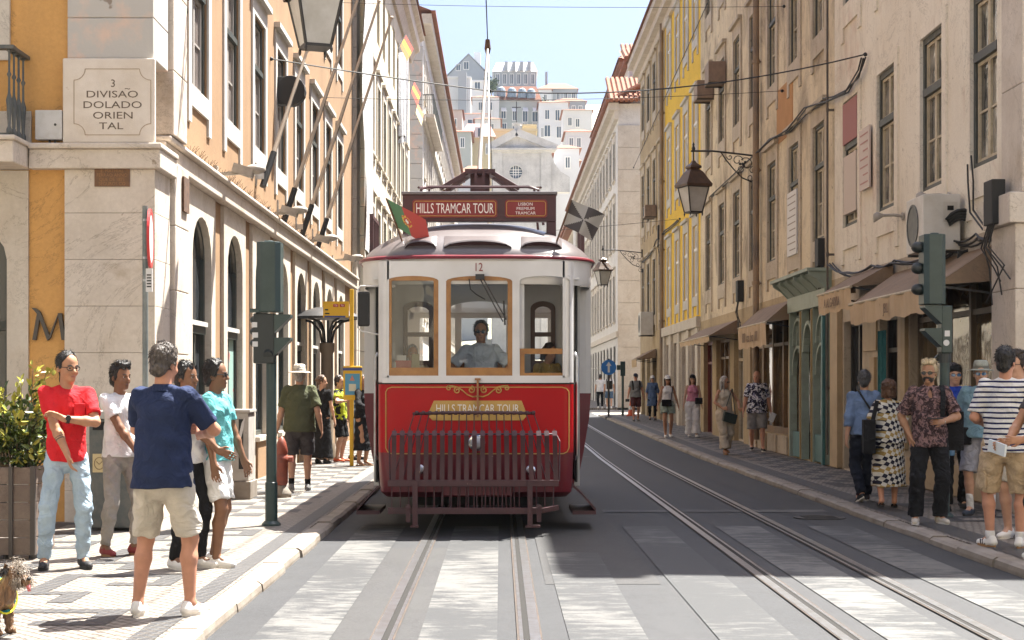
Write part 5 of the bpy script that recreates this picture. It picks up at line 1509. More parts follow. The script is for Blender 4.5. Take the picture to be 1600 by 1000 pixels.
mb = MB(); u = cx(807); mb.box(u - .05, u + .05, Yc + .2, Yc + .3, cz(193), cz(158)); mb.box(u - .55, u + .55, Yc + .2, Yc + .3, cz(168), cz(166.5)); mb.build("iron_cross", M_IRON, CH)
mb = MB(); x2 = cx(888)
mb.prism([(x1, cz(300)), (x1, cz(242)), (x1 + .4, cz(256)), (x1 + 1.1, cz(268)), (x1 + 2.2, cz(276)), (x1 + 2.2, cz(300))], chw, -.05, -1.5); mb.build("volute", M_CHW, CH)
mb = MB(); mb.quad(chw(x0, zt + .02, -.5), chw(cx(807), cz(207), -.5), chw(cx(807), cz(207), -22), chw(x0, zt, -22)); mb.quad(chw(x1, zt + .02, -.5), chw(cx(807), cz(207) + .02, -.5), chw(cx(807), cz(207) + .02, -22), chw(x1, zt, -22)); mb.build("roof", M_HW, CH)
house("white house with terracotta roof filling the slope right of the white two row house", 880, 925, 172, 250, 300, 12, M_HW, [(888, 893, 184, 196), (900, 905, 186, 198), (889, 894, 206, 220)], 'hip', 10)
house("rose coloured house with tiled roof low on the left of the hill", 684, 722, 172, 240, 300, 12, mat("rose_house", (0.52, 0.42, 0.38), .85), [(694, 700, 184, 196), (708, 713, 186, 198)], 'hip', 9)
house("white house with tiled roof between the cream house and the awning house", 742, 782, 186, 226, 300, 10, M_HW, [(752, 757, 194, 204), (766, 771, 194, 204)], 'hip', 9)
house("grey house with red roof under the hilltop on the far right", 868, 915, 158, 200, 350, 10, M_HG, row(870, 912, 4, 4, 166, 176), 'hip', 11)
for n_, (px, py, Y) in enumerate(((768, 132, 405), (845, 166, 390))):
    c = at(px, py, Y); tr = thing("tree", ["small round dark tree on the hilltop ridge", "dark tree beside the grey stone house on the hill", "dark tree behind the yellow chimney block", "dark tree low on the left of the hill", "dark tree at the right of the hill under the stone house", "dark tree behind the pinkish mansard roof", "dark tree at the right foot of the hill"][n_], "tree", (c.x, c.y, c.z - 4), 0, "trees on the hill")
    mb = MB(); mb.tube([c - Vector((0, 0, 5)), c], [.3, .15], 6); mb.build("trunk", M_EARTH, tr)
    mb = MB()
    for k in range(420):
        d_ = Vector(rng.randn(3)); d_ *= (1.1 + .5 * math.sin(5 * d_.x + 3 * d_.z)) / max(.6, d_.length) * rng.rand() ** .4 * 1.5; q = c + d_; a_, b_ = Vector(rng.randn(3)) * .28, Vector(rng.randn(3)) * .28
        mb.quad(q, q + a_, q + a_ + b_, q + b_)
    mb.build("crown", mat("hill_tree_green", (0.05, 0.075, 0.03), .8, (0.08, 0.10, 0.04), .8), tr)
# unseen buildings added behind the camera for reflections and bounce light
for s_, fx, F_ in ((-1, -3.9, Fac((-3.9, 0, 0), (0, 1, 0), (1, 0, 0))), (1, 6.0, Fac((6.0, 0, 0), (0, 1, 0), (-1, 0, 0)))):
    b = building("row_building", "pale building added unseen behind the camera on the %s, mirrored in the tram windows" % ("left" if s_ < 0 else "right"), (fx + s_, -20, 0))
    mb = MB(); cs = [-1.5 - 2.6 * i for i in range(14)]
    wall(mb, F_.M, -45, 3, 0, 16, [(c - .55, c + .55, a, a + 2.2) for c in cs for a in (.9, 4.5, 8.4, 12.3)], .2)
    mb.quad((fx, 3, 0), (fx + s_ * 14, 3, 0), (fx + s_ * 14, 3, 16), (fx, 3, 16)); mb.quad((fx, 3, 16), (fx + s_ * 14, 3, 16), (fx + s_ * 14, -45, 16), (fx, -45, 16)); mb.build("wall", M_PALE, b)
    mb = MB(); mb.quad(F_.M(-45, 0, -.15), F_.M(3, 0, -.15), F_.M(3, 15.9, -.15), F_.M(-45, 15.9, -.15)); mb.build("panes", M_GL_D, b)
house("white house with tiled roof under the grey gabled house beside the trolley pole", 738, 780, 152, 200, 342, 10, M_HW, [(748, 753, 160, 172), (764, 769, 160, 172)], 'hip', 9)
house("white house with flat front low at the right behind the tiled church roof", 884, 925, 206, 290, 238, 10, M_HW, [(890, 895, 216, 230), (902, 907, 216, 230)], 'hip', 12)
house("pale grey house low on the left below the rose coloured house", 694, 736, 206, 300, 250, 12, M_HGR, [(704, 709, 216, 230), (720, 725, 216, 230)], 'hip', 12)
house("white house tucked between the grey stone house and the hilltop dormers", 834, 862, 140, 180, 398, 10, M_HW, [(839, 843, 148, 158), (850, 854, 148, 158)], 'hip', 7)
# ================================================================ street furniture and fittings
M_TLG = mat("traffic_light_green", (0.018, 0.040, 0.038), 0.45, (0.030, 0.055, 0.052), 5, coat=.1)
M_TLB = mat("traffic_light_black", (0.02, 0.026, 0.026), 0.5)
M_STK = mat("sticker_white", (0.62, 0.62, 0.62), .6)
def pz(py, Y): return CAMH - (py - VPY) * Y / FPX
def pxx(px, Y): return (px - VPX) * Y / FPX
def oct_prism(mb, cx, cy, hx, hy, z0, z1, ch=.05):
    pl = [(cx - hx, cy - hy + ch), (cx - hx + ch, cy - hy), (cx + hx - ch, cy - hy), (cx + hx, cy - hy + ch), (cx + hx, cy + hy), (cx - hx, cy + hy)]
    mb.prism(pl, lambda u, v, d: Vector((u, v, d)), z0, z1)
def visor(mb, c, dirx, r, L):
    """wedge hood over a lamp facing sideways"""
    x, y, z = c
    mb.hexa([(x + dirx * (L * k), y + sy * r, z + r * .95 - (0 if t else (1.9 * r if k == 0 else .25 * r))) for k in (0, 1) for sy in (-1, 1) for t in (0, 1)])
# left traffic light
Y0 = 16.45
tl_ = thing("traffic_light", "dark green traffic light on the left kerb, tall head over a small one", "traffic light", (pxx(424, Y0), Y0, PAV), 0, "traffic lights at the crossing")
x0 = pxx(424, Y0)
mb = MB(); mb.tube([(x0, Y0, PAV), (x0, Y0, PAV + .45), (x0, Y0, PAV + .46), (x0, Y0, 1.95)], [.065, .065, .055, .055], 14); mb.lathe([(.10, 0), (.10, .02), (.07, .05)], (x0, Y0, PAV), 14); mb.build("pole", M_TLG, tl_, auto=40)
mb = MB(); oct_prism(mb, pxx(421.5, Y0), Y0, .125, .14, pz(488, Y0), pz(379, Y0)); mb.lathe([(.05, 0), (.05, .02), (0, .025)], (pxx(420, Y0), Y0, pz(379, Y0)), 12); hd_ = mb.build("signal_head", M_TLG, tl_, bevel=.008)
for k in range(3):
    zc = pz(396 + k * 36, Y0); mb = MB(); mb.lathe([(.10, 0), (.10, .20), (.085, .20), (.085, .02)], (pxx(421.5, Y0), Y0 + .14, zc), 14, Matrix.Rotation(-math.pi / 2, 3, 'X')); mb.build("visor", M_TLB, hd_)
mb = MB(); xm = pxx(417, Y0); mb.box(xm - .13, xm + .09, Y0 - .10, Y0 + .10, pz(568, Y0), pz(490, Y0)); sh2 = mb.build("pedestrian_head", M_TLB, tl_, bevel=.012)
for k in range(2):
    zc = pz(506 + k * 36, Y0); mb = MB(); visor(mb, (xm + .09, Y0, zc), 1, .10, .17); mb.build("visor", M_TLG, sh2)
for k in range(3):
    zc = pz(500 + k * 18, Y0); mb = MB(); mb.sphere((xm - .13, Y0, zc), (.05, .07, .045), 10, 6); mb.build("lamp_hood", M_TLB, sh2, True)
mb = MB(); mb.box(xm - .16, xm + .03, Y0 - .12, Y0 - .06, pz(489, Y0), pz(483, Y0)); mb.build("hood_plate", M_TLG, sh2)
for px, py, w_ in ((400, 508, .028), (401, 524, .03), (401, 538, .028)):
    mb = MB(); mb.box(pxx(px, Y0) - w_, pxx(px, Y0) + w_, Y0 - .106, Y0 - .1005, pz(py + 4, Y0), pz(py - 4, Y0)); mb.build("sticker", M_STK, sh2)
mb = MB(); mb.tube([(x0 - .02, Y0 - .05, 1.9), (x0 - .02, Y0 - .11, 1.86)], .05, 12); mb.lathe([(.07, 0), (.07, .08)], (x0, Y0, 1.86), 14); mb.build("mount", M_TLB, tl_)
# right traffic light
Y1 = 17.5
tr_ = thing("traffic_light", "dark green traffic light on the right kerb in front of the brown awning", "traffic light", (pxx(1476, Y1), Y1, PAV), 0, "traffic lights at the crossing")
x1_ = pxx(1476, Y1)
mb = MB(); mb.tube([(x1_, Y1, PAV), (x1_, Y1, 2.0)], .055, 14); mb.lathe([(.10, 0), (.10, .02), (.07, .05)], (x1_, Y1, PAV), 14); mb.build("pole", M_TLG, tr_, auto=40)
mb = MB(); oct_prism(mb, pxx(1457, Y1), Y1, .12, .14, pz(476, Y1), pz(367, Y1)); mb.lathe([(.05, 0), (.05, .02), (0, .025)], (pxx(1460, Y1), Y1, pz(367, Y1)), 12); hd_ = mb.build("signal_head", M_TLG, tr_, bevel=.008)
for k in range(3):
    zc = pz(386 + k * 33, Y1); mb = MB(); mb.sphere((pxx(1440, Y1) - .03, Y1 + .03, zc), (.08, .09, .065), 12, 7); mb.build("lamp_hood", M_TLB, hd_, True)
mb = MB(); xm = pxx(1476, Y1); mb.box(xm - .06, xm + .06, Y1 - .10, Y1 + .10, pz(552, Y1), pz(478, Y1)); sh2 = mb.build("pedestrian_head", M_TLG, tr_, bevel=.012)
for k in range(2):
    zc = pz(492 + k * 36, Y1); mb = MB(); visor(mb, (xm - .06, Y1, zc), -1, .11, .19); mb.build("visor", M_TLG, sh2)
mb = MB(); mb.box(xm - .028, xm + .028, Y1 - .106, Y1 - .1005, pz(526, Y1), pz(517, Y1)); mb.build("sticker", M_STK, sh2)
mb = MB(); mb.lathe([(.0, 0), (.034, 0), (.034, .005), (0, .005)], (xm - .01, Y1 - .106, pz(536, Y1)), 16, Matrix.Rotation(-math.pi / 2, 3, 'X')); mb.build("sticker", M_STK, sh2)
mb = MB(); mb.lathe([(.075, -.05), (.075, .07)], (x1_, Y1, pz(560, Y1)), 14); mb.tube([(x1_ - .1, Y1, pz(557, Y1)), (x1_, Y1, pz(568, Y1))], .03, 8); mb.build("mount", M_TLB, tr_)
# no-entry sign pole by the corner
Y2 = 16.1; x2 = pxx(227, Y2)
sg = thing("road_sign", "round red rimmed sign seen edge on, on a slim grey green post by the corner", "road sign", (x2, Y2, PAV))
mb = MB(); mb.tube([(x2, Y2, PAV), (x2, Y2, pz(322, Y2))], .03, 12); mb.build("post", mat("grey_green_post", (0.20, 0.22, 0.21), .5, (0.12, 0.14, 0.14), 5), sg, auto=40)
Mx = Matrix.Rotation(R(98), 3, 'Z') @ Matrix.Rotation(math.pi / 2, 3, 'X')
mb = MB(); mb.lathe([(0, 0), (.30, 0), (.30, .02), (0, .02)], (x2 + .045, Y2 - .02, pz(373, Y2)), 36, Mx); ds = mb.build("sign_disc", M_STK, sg)
mb = MB(); mb.lathe([(.302, -.002), (.302, .024), (.25, .024), (.25, .0215)], (x2 + .045, Y2 - .02, pz(373, Y2)), 36, Mx, caps=False); mb.build("red_rim", mat("sign_red_rim", (0.5, 0.03, 0.03), .4), ds)
mb = MB(); mb.box(x2 + .035, x2 + .10, Y2 - .13, Y2 - .11, pz(457, Y2), pz(421, Y2)); sp2 = mb.build("supplementary_plate", M_STK, sg)
mb = MB()
for i in range(5): mb.box(x2 + .045, x2 + .09, Y2 - .133, Y2 - .1305, pz(432 + i * 4.5, Y2), pz(430 + i * 4.5, Y2))
mb.build("plate_text", M_RUB, sp2)
mb = MB()
for py in (344, 403, 438): mb.lathe([(.036, -.012), (.036, .012)], (x2, Y2, pz(py, Y2)), 12)
mb.build("bracket", M_STEEL, sg)
# bus stop pole
Y3 = 28.6; x3 = pxx(549.5, Y3); M_BY = mat("bus_stop_yellow", (0.72, 0.42, 0.015), .45); M_BB = mat("bus_stop_blue", (0.03, 0.06, 0.22), .45)
bs = thing("bus_stop", "yellow bus stop pole with square flag sign and glazed timetable box", "bus stop", (x3, Y3, PAV))
mb = MB(); mb.box(x3 - .035, x3 + .035, Y3 - .035, Y3 + .035, PAV, pz(452, Y3)); mb.build("pole", M_BY, bs, bevel=.006)
mb = MB(); mb.box(pxx(505, Y3), x3 - .05, Y3 - .02, Y3 + .02, pz(496, Y3), pz(471, Y3)); fs_ = mb.build("flag_sign", M_BY, bs)
mb = MB(); mb.box(pxx(507, Y3), pxx(540, Y3), Y3 - .0245, Y3 - .0205, pz(496, Y3), pz(493.5, Y3)); mb.build("blue_band", M_BB, fs_)
for px in (525, 535):
    mb = MB(); mb.obox((pxx(px, Y3), Y3 - .0235, pz(477.5, Y3)), (.048, .003, .026)); rr_ = mb.build("route_number", mat("route_red", (0.42, 0.05, 0.03), .5), fs_, bevel=.002)
    mb = MB(); mb.text("126" if px < 530 else "706", lambda u, v, d: Vector((pxx(px, Y3) + u, Y3 - .027 - d, pz(477.5, Y3) + v)), .045, .001, .8); mb.build("lettering", M_STK, rr_)
for e_, y_ in ((513, 485), (515, 491)):
    mb = MB(); mb.box(pxx(508, Y3), pxx(e_, Y3), Y3 - .0245, Y3 - .0205, pz(y_, Y3), pz(y_ - 2, Y3)); mb.build("small_print", M_RUB, fs_)
mb = MB(); mb.box(pxx(537, Y3), pxx(566, Y3), Y3 - .09, Y3 - .04, pz(625, Y3), pz(572, Y3)); tb_ = mb.build("timetable_box", M_BY, bs, bevel=.012)
mb = MB(); mb.box(pxx(536.5, Y3), pxx(566.5, Y3), Y3 - .095, Y3 - .035, pz(579, Y3), pz(575, Y3)); mb.build("blue_band", M_BB, tb_)
mb = MB(); mb.box(pxx(540, Y3), pxx(563, Y3), Y3 - .096, Y3 - .091, pz(617, Y3), pz(584, Y3)); po_ = mb.build("poster", mat("poster_blue", (0.08, 0.30, 0.46), .3), tb_)
mb = MB(); mb.box(pxx(546, Y3), pxx(557, Y3), Y3 - .099, Y3 - .0965, pz(611, Y3), pz(600, Y3)); mb.build("poster_block", mat("poster_cream", (0.62, 0.60, 0.45), .4), po_)
mb = MB(); mb.add([(pxx(547, Y3), Y3 - .0975, pz(595, Y3)), (pxx(555, Y3), Y3 - .0975, pz(595, Y3)), (pxx(551, Y3), Y3 - .0975, pz(586, Y3))], [(0, 1, 2)]); mb.build("poster_block", mat("poster_salmon", (0.55, 0.22, 0.16), .4), po_)
# canopy shelter with curved iron brackets beyond the man in the hat
Y4 = 31.0; x4 = pxx(511, Y4)
ca = thing("canopy_column", "dark column with curved iron brackets carrying a small glass canopy beyond the man in the hat", "canopy", (x4, Y4, PAV))
mb = MB(); mb.lathe([(.17, 0), (.17, .3), (.13, .35), (.12, 2.1), (.15, 2.15), (.15, 2.3), (.10, 2.32)], (x4, Y4, PAV), 16); mb.build("column", mat("column_bronze", (0.16, 0.125, 0.09), .5), ca, auto=40)
for k in range(6):
    a = math.pi * 2 * k / 6; mb = MB()
    mb.tube([(x4 + .09 * math.cos(a), Y4 + .09 * math.sin(a), 2.35), (x4 + .14 * math.cos(a), Y4 + .14 * math.sin(a), 2.62), (x4 + .30 * math.cos(a), Y4 + .30 * math.sin(a), 2.80), (x4 + .62 * math.cos(a), Y4 + .62 * math.sin(a), 2.88)], .024, 7); mb.build("bracket", M_IRON, ca, True)
mb = MB(); mb.lathe([(.66, 2.86), (.66, 2.90), (.5, 3.0), (.25, 3.08), (.0, 3.1)], (x4, Y4, 0), 20); mb.build("canopy", M_IRON, ca, auto=40)
# utility cabinet
Y5 = 20.2; cb_ = thing("utility_cabinet", "pale grey utility cabinet with torn posters against the ochre wall", "cabinet", (pxx(371, Y5), Y5 + .2, PAV))
xa, xb = pxx(356, Y5), pxx(388.5, Y5)
mb = MB(); mb.box(xa, xb, Y5, Y5 + .5, pz(752, Y5), pz(645, Y5)); mb.build("body", mat("cabinet_grey", (0.42, 0.40, 0.37), .6, (0.33, 0.31, 0.28), 5, spots=((0.2, 0.18, 0.16), 9, .68)), cb_, bevel=.01)
mb = MB(); mb.box(xa - .02, xb + .02, Y5 - .02, Y5 + .52, pz(645, Y5), pz(640, Y5)); mb.build("lid", mat("cabinet_grey", (0, 0, 0)), cb_, bevel=.008)
mb = MB(); mb.box(xa - .03, xb + .03, Y5 - .03, Y5 + .53, PAV, pz(752, Y5) - .002); mb.build("base", M_KERB, cb_, bevel=.01)
mb = MB(); mb.box(pxx(373, Y5), pxx(380, Y5), Y5 - .006, Y5 - .001, pz(733, Y5), pz(655, Y5)); mb.build("poster", M_RUB, cb_)
mb = MB(); mb.prism([(373, 700), (380, 672), (383, 652), (378, 660), (372, 685)], lambda u, v, d: Vector((pxx(u, Y5), Y5 - d, pz(v, Y5))), .007, .010); mb.build("poster", M_STK, cb_)
# planter with shrub
Y6 = 13.2; pl_ = thing("planter", "brown slatted wooden planter box at the left edge", "planter", (pxx(8, Y6), Y6 + .3, PAV))
xa, xb = pxx(-40, Y6), pxx(54, Y6); zt_ = pz(729, Y6); M_PLW = mat("planter_board", (0.20, 0.155, 0.125), .7, (0.135, 0.10, 0.08), 4, streak=((0.09, 0.07, 0.055), .5), bump=.3, bscale=30)
zb_ = PAV + .04
for i in range(5):
    a = zb_ + (zt_ - zb_) * i / 5; b_ = zb_ + (zt_ - zb_) * (i + 1) / 5 - .006
    mb = MB(); mb.box(xa, xb - .21, Y6, Y6 + .03, a, b_); mb.box(xb - .19, xb, Y6, Y6 + .03, a, b_); mb.box(xb - .03, xb - .002, Y6 + .03, Y6 + .6, a, b_); mb.build("board", M_PLW, pl_, bevel=.004)
mb = MB(); mb.box(xb - .215, xb - .18, Y6 - .02, Y6 + .012, zb_ - .02, zt_); mb.box(xb - .035, xb + .006, Y6 - .012, Y6 + .03, zb_, zt_ + .004); mb.build("corner_post", mat("planter_iron", (0.05, 0.042, 0.038), .5), pl_)
mb = MB(); mb.box(xa, xb - .02, Y6 + .03, Y6 + .6, zt_ - .12, zt_ - .08); mb.build("soil", M_EARTH, pl_)
mb = MB()
for px in (4, 45): mb.lathe([(.03, PAV), (.03, zb_ + .01)], (pxx(px, Y6), Y6 + .1, 0), 10)
mb.build("foot", M_IRON, pl_)
shb = thing("shrub", "leafy shrub with pale yellow green tips growing from the wooden planter", "shrub", (pxx(10, Y6), Y6 + .3, zt_ - .09))
bx0, by0, bz0 = pxx(12, Y6), Y6 + .3, zt_ - .1
mb = MB(); tips = []
for i in range(46):
    a = rng.rand() * 6.28; rr_ = rng.rand() ** .6 * .44; hh = .30 + rng.rand() * .55 - rr_ * .3 + (0.2 if rng.rand() < .2 else 0)
    p0 = Vector((bx0 + .1 * math.cos(a), by0 + .1 * math.sin(a), bz0)); p2 = Vector((bx0 + rr_ * math.cos(a), by0 + rr_ * .8 * math.sin(a), bz0 + hh)); p1 = (p0 + p2) / 2 + Vector((0, 0, .06))
    mb.tube([p0, p1, p2], [.009, .006, .003], 5, False)
    for t in np.linspace(.35, 1.0, 9): tips.append((p0.lerp(p1, min(1, t * 2)) if t < .5 else p1.lerp(p2, t * 2 - 1), t, hh))
mb.build("stem", mat("stem_brown", (0.15, 0.11, 0.07), .8), shb)
mb = MB()
def leaf(mb, c, d, up_, L, W):
    d = d.normalized(); s_ = d.cross(up_).normalized(); n_ = s_.cross(d)
    pts = [c, c + d * L * .3 + s_ * W * .8 + n_ * .004, c + d * L * .65 + s_ * W + n_ * .002, c + d * L - n_ * L * .12, c + d * L * .65 - s_ * W + n_ * .002, c + d * L * .3 - s_ * W * .8 + n_ * .004, c + d * L * .45 - n_ * .006]
    mb.add(pts, [(0, 1, 6), (1, 2, 6), (2, 3, 6), (3, 4, 6), (4, 5, 6), (5, 0, 6)])
for p, t, hh in tips:
    for k in range(4):
        mb.cur = 2 if (t > .80 and rng.rand() < .75) else (1 if rng.rand() < .4 else 0)
        d_ = Vector(rng.randn(3)) * .8 + (p - Vector((bx0, by0, bz0 + .2))).normalized()
        leaf(mb, p + Vector(rng.randn(3)) * .025, d_, Vector(rng.randn(3)), .055 + rng.rand() * .045, .014 + rng.rand() * .01)
def leafm(n, c):
    m = mat(n, c, .38, tuple(x * .6 for x in c), 9); m.node_tree.nodes["Principled BSDF"].inputs["Subsurface Weight"].default_value = 0; return m
mb.build("foliage", [leafm("leaf_dark", (0.05, 0.08, 0.022)), leafm("leaf_mid", (0.12, 0.16, 0.035)), leafm("leaf_tip", (0.34, 0.33, 0.05))], shb, True)
# litter bins
Y7 = 15.8
bn = thing("litter_bin", "black litter bin unit with brass coloured plates behind the man in red", "litter bin", (pxx(150, Y7), Y7 + .2, PAV))
xa, xb = pxx(139, Y7), pxx(222, Y7)
mb = MB(); mb.box(xa, xb, Y7, Y7 + .42, PAV + .03, pz(655, Y7)); mb.build("body", M_IRONG, bn, bevel=.012)
mb = MB(); mb.box(xa - .02, xb + .02, Y7 - .02, Y7 + .44, pz(655, Y7), pz(642, Y7)); mb.build("lid", mat("bin_grey_lid", (0.36, 0.35, 0.33), .5), bn, bevel=.012)
for a, b in ((145, 166), (180, 214)):
    mb = MB(); mb.box(pxx(a, Y7), pxx(b, Y7), Y7 - .008, Y7 - .001, pz(738, Y7), pz(709, Y7)); pt = mb.build("brass_plate", mat("pale_brass", (0.46, 0.37, 0.20), .4), bn)
    cx_, cz_ = (pxx(a, Y7) + pxx(b, Y7)) / 2, pz(724, Y7)
    mb = MB(); mb.tube([(cx_ + .05 * math.cos(t), Y7 - .010, cz_ + .06 * math.sin(t)) for t in np.linspace(0, 2 * math.pi, 17)], .004, 4); mb.tube([(cx_ - .03, Y7 - .010, cz_ + .02), (cx_, Y7 - .010, cz_ - .01), (cx_ + .03, Y7 - .010, cz_ + .02)], .004, 4); mb.build("crest", mat("engraved_brown", (0.2, 0.14, 0.07), .6), pt)
for a, b in ((145, 166), (180, 214)):
    mb = MB(); mb.box(pxx(a, Y7), pxx(b, Y7), Y7 - .006, Y7 - .001, pz(672, Y7), pz(659, Y7)); mb.build("slot", M_DARK, bn)
# red cast-iron hydrant
Y8 = 20.6; x8 = pxx(440, Y8)
hy = thing("hydrant", "small red brown hydrant on a white base by the traffic light pole", "hydrant", (x8, Y8, PAV))
mb = MB(); mb.lathe([(.13, 0), (.13, .06), (.07, .14), (.06, .16)], (x8, Y8, PAV), 14); mb.build("base", M_KERB, hy, True)
mb = MB(); mb.lathe([(.07, .16), (.085, .2), (.085, .45), (.10, .47), (.10, .52), (.07, .56), (.085, .6), (.06, .72), (.03, .78), (0, .8)], (x8, Y8, PAV), 14)
for s in (-1, 1): mb.tube([(x8 + s * .07, Y8, PAV + .50), (x8 + s * .15, Y8, PAV + .50)], .045, 10)
mb.build("barrel", mat("hydrant_red", (0.25, 0.06, 0.035), .5, (0.16, 0.045, 0.03), 8), hy, auto=50)

# ---------------------------------------------------------------- lanterns on wall brackets
M_LROOF = mat("lantern_copper", (0.10, 0.055, 0.035), .45, (0.06, 0.04, 0.03), 7); M_FROST = mat("frosted_glass", (0.52, 0.52, 0.50), .35, (0.40, 0.39, 0.36), 3)
def lantern(label, c, k, wx, wz, rot=.35):
    """c: centre of the glass bottom; k: scale; wx, wz: wall end of the bracket"""
    t = thing("street_lantern", label, "street lantern", c, 0, "lanterns on wall brackets")
    c = Vector(c); Mr = Matrix.Rotation(rot, 3, 'Z')
    def ringp(hw, z): return [c + Mr @ Vector((sx * hw * k, sy * hw * k, z * k)) for sx, sy in ((-1, -1), (1, -1), (1, 1), (-1, 1))]
    b0, b1 = ringp(.155, .03), ringp(.265, .60)
    for i in range(4):
        j = (i + 1) % 4; mb = MB(); mb.quad(b0[i], b0[j], b1[j], b1[i]); mb.build("lantern_glass", M_FROST, t)
    mb = MB(); q0, q1 = ringp(.165, 0), ringp(.165, .035)
    mb.add(q0 + q1, [(0, 1, 2, 3), (4, 5, 6, 7)] + [(i, (i + 1) % 4, 4 + (i + 1) % 4, 4 + i) for i in range(4)])
    for i in range(4):
        mb.bar(b0[i], b1[i], .028 * k); j = (i + 1) % 4; mb.bar(b1[i], b1[j], .03 * k)
        mb.lathe([(.0, -.09 * k), (.014 * k, -.06 * k), (.02 * k, -.03 * k), (.012 * k, 0)], b0[i] - Vector((0, 0, .02 * k)), 8); 
        mb.lathe([(.018 * k, 0), (.02 * k, .03 * k), (0, .07 * k)], b1[i] + Vector((0, 0, .02 * k)), 8)
    mb.build("lantern_frame", M_IRON, t)
    mb = MB(); rows_ = [(.32, .60), (.33, .66), (.26, .78), (.17, .95), (.10, 1.02), (.14, 1.05), (.14, 1.09), (.06, 1.16), (.03, 1.22)]
    rr_ = [ringp(*q) for q in rows_]
    for a, b in zip(rr_[:-1], rr_[1:]):
        for i in range(4): j = (i + 1) % 4; mb.quad(a[i], a[j], b[j], b[i])
    mb.add(rr_[-1], [(0, 1, 2, 3)]); mb.build("lantern_roof", M_LROOF, t)
    top = c + Vector((0, 0, 1.22 * k)); arm_z = wz
    mb = MB(); mb.tube([top - Vector((0, 0, .02)), Vector((c.x, c.y, arm_z))], .014 * k, 8); mb.lathe([(.03 * k, 0), (.045 * k, .06 * k), (.02 * k, .12 * k), (.03 * k, .15 * k), (0, .22 * k)], (c.x, c.y, arm_z), 10)
    sgn = 1 if wx > c.x else -1; L = abs(wx - c.x)
    P = lambda u, v: Vector((c.x + sgn * u * L, c.y, arm_z + v * k))
    mb.tube([P(-.04, 0), P(.3, -.0), P(.6, -.05), P(1, -.12)], .022 * k, 8)
    mb.tube([P(.42, -.02), P(.5, -.2), P(.62, -.42), P(.75, -.62), P(.9, -.72), P(1, -.72)], .016 * k, 7)
    def curl(u, v, r, a0, n):
        mb.tube([P(u + r * (1 - .7 * i / 12) * math.cos(a0 + n * i / 12) / L, v + r * (1 - .7 * i / 12) * math.sin(a0 + n * i / 12) / k) for i in range(13)], .011 * k, 6)
    for u, v, r, a0, n in ((.68, -.22, .13, 0, 6.5), (.82, -.30, .16, 2.5, -6.5), (.72, -.42, .10, 4, 6.5), (.92, -.45, .10, 1, 6), (.88, -.62, .09, 0, -7), (.95, -.86, .10, 1.5, 7), (.56, -.14, .07, 3, 6)): curl(u, v, r * k, a0, n)
    for u, v in ((.76, -.30), (.80, -.26), (.78, -.36), (.72, -.30)): mb.sphere(P(u, v), .035 * k, 8, 5)
    mb.box(min(wx, wx - sgn * .05), max(wx, wx - sgn * .05), c.y - .05 * k, c.y + .05 * k, arm_z - .95 * k, arm_z + .02)
    mb.build("bracket", M_IRON, t)
    return t
lantern("large lantern hanging at the top of the picture from the ochre corner building", (pxx(493, 18.7), 18.7, pz(76, 18.7)), 1.0, -3.9, pz(-95, 18.7))
lantern("copper roofed lantern on an ornate bracket in front of the yellow building", (pxx(1083.5, 36.5), 36.5, pz(333, 36.5)), 1.0, 6.0, pz(236, 36.5))
lantern("small far lantern on a bracket above the tram's right shoulder", (pxx(942, 66.2), 66.2, pz(446, 66.2)), 1.0, 6.0, pz(395, 66.2) + .12)

# ---------------------------------------------------------------- left facade fittings
fg = "empty flagpoles on the ochre facade"
M_POLE = mat("flagpole_beige", (0.50, 0.42, 0.33), .5, (0.42, 0.34, 0.26), 3)
poles_ = [((411, 290), (480, 78), "nearest of the beige flagpoles, its tip behind the large lantern"), ((444, 345), (560, -3), "second beige flagpole from the corner, leaning past the top of the picture"), ((472, 367), (592, 2), "third beige flagpole from the corner, beside the white stone strip"), ((497, 385), (612, 28), "farthest beige flagpole, its round tip over the cream building")]
for (b, tip, lab) in poles_:
    Yb = FPX * 3.78 / (VPX - b[0]); bp_ = at(b[0], b[1], Yb)
    Yt = Yb + .9; tp_ = at(tip[0], tip[1], Yt)
    t = thing("flagpole", lab, "flagpole", bp_, 0, fg)
    d_ = (tp_ - bp_).normalized()
    mb = MB(); mb.tube([bp_ + d_ * .5, tp_], [.038, .024], 10); mb.sphere(tp_, .04, 10, 6); mb.build("staff", M_POLE, t, auto=50)
    mb = MB(); mb.tube([bp_ - d_ * .02, bp_ + d_ * .62], .052, 10); mb.build("socket", M_RUB, t, auto=50)
    mb = MB(); mb.box(-3.90, bp_.x + .02, bp_.y - .03, bp_.y + .03, bp_.z + .1, bp_.z + .2); mb.box(-3.90, -3.885, bp_.y - .06, bp_.y + .06, bp_.z, bp_.z + .36); mb.build("bracket", M_STEEL, t)
    mb = MB(); mb.tube([tp_ - d_ * .1, bp_ + d_ * .9 + Vector((.06, -.03, 0))], .005, 4); mb.build("halyard", M_CABLE, t)
M_FLD = mat("floodlight_grey", (0.36, 0.33, 0.29), .5, (0.26, 0.24, 0.21), 8)
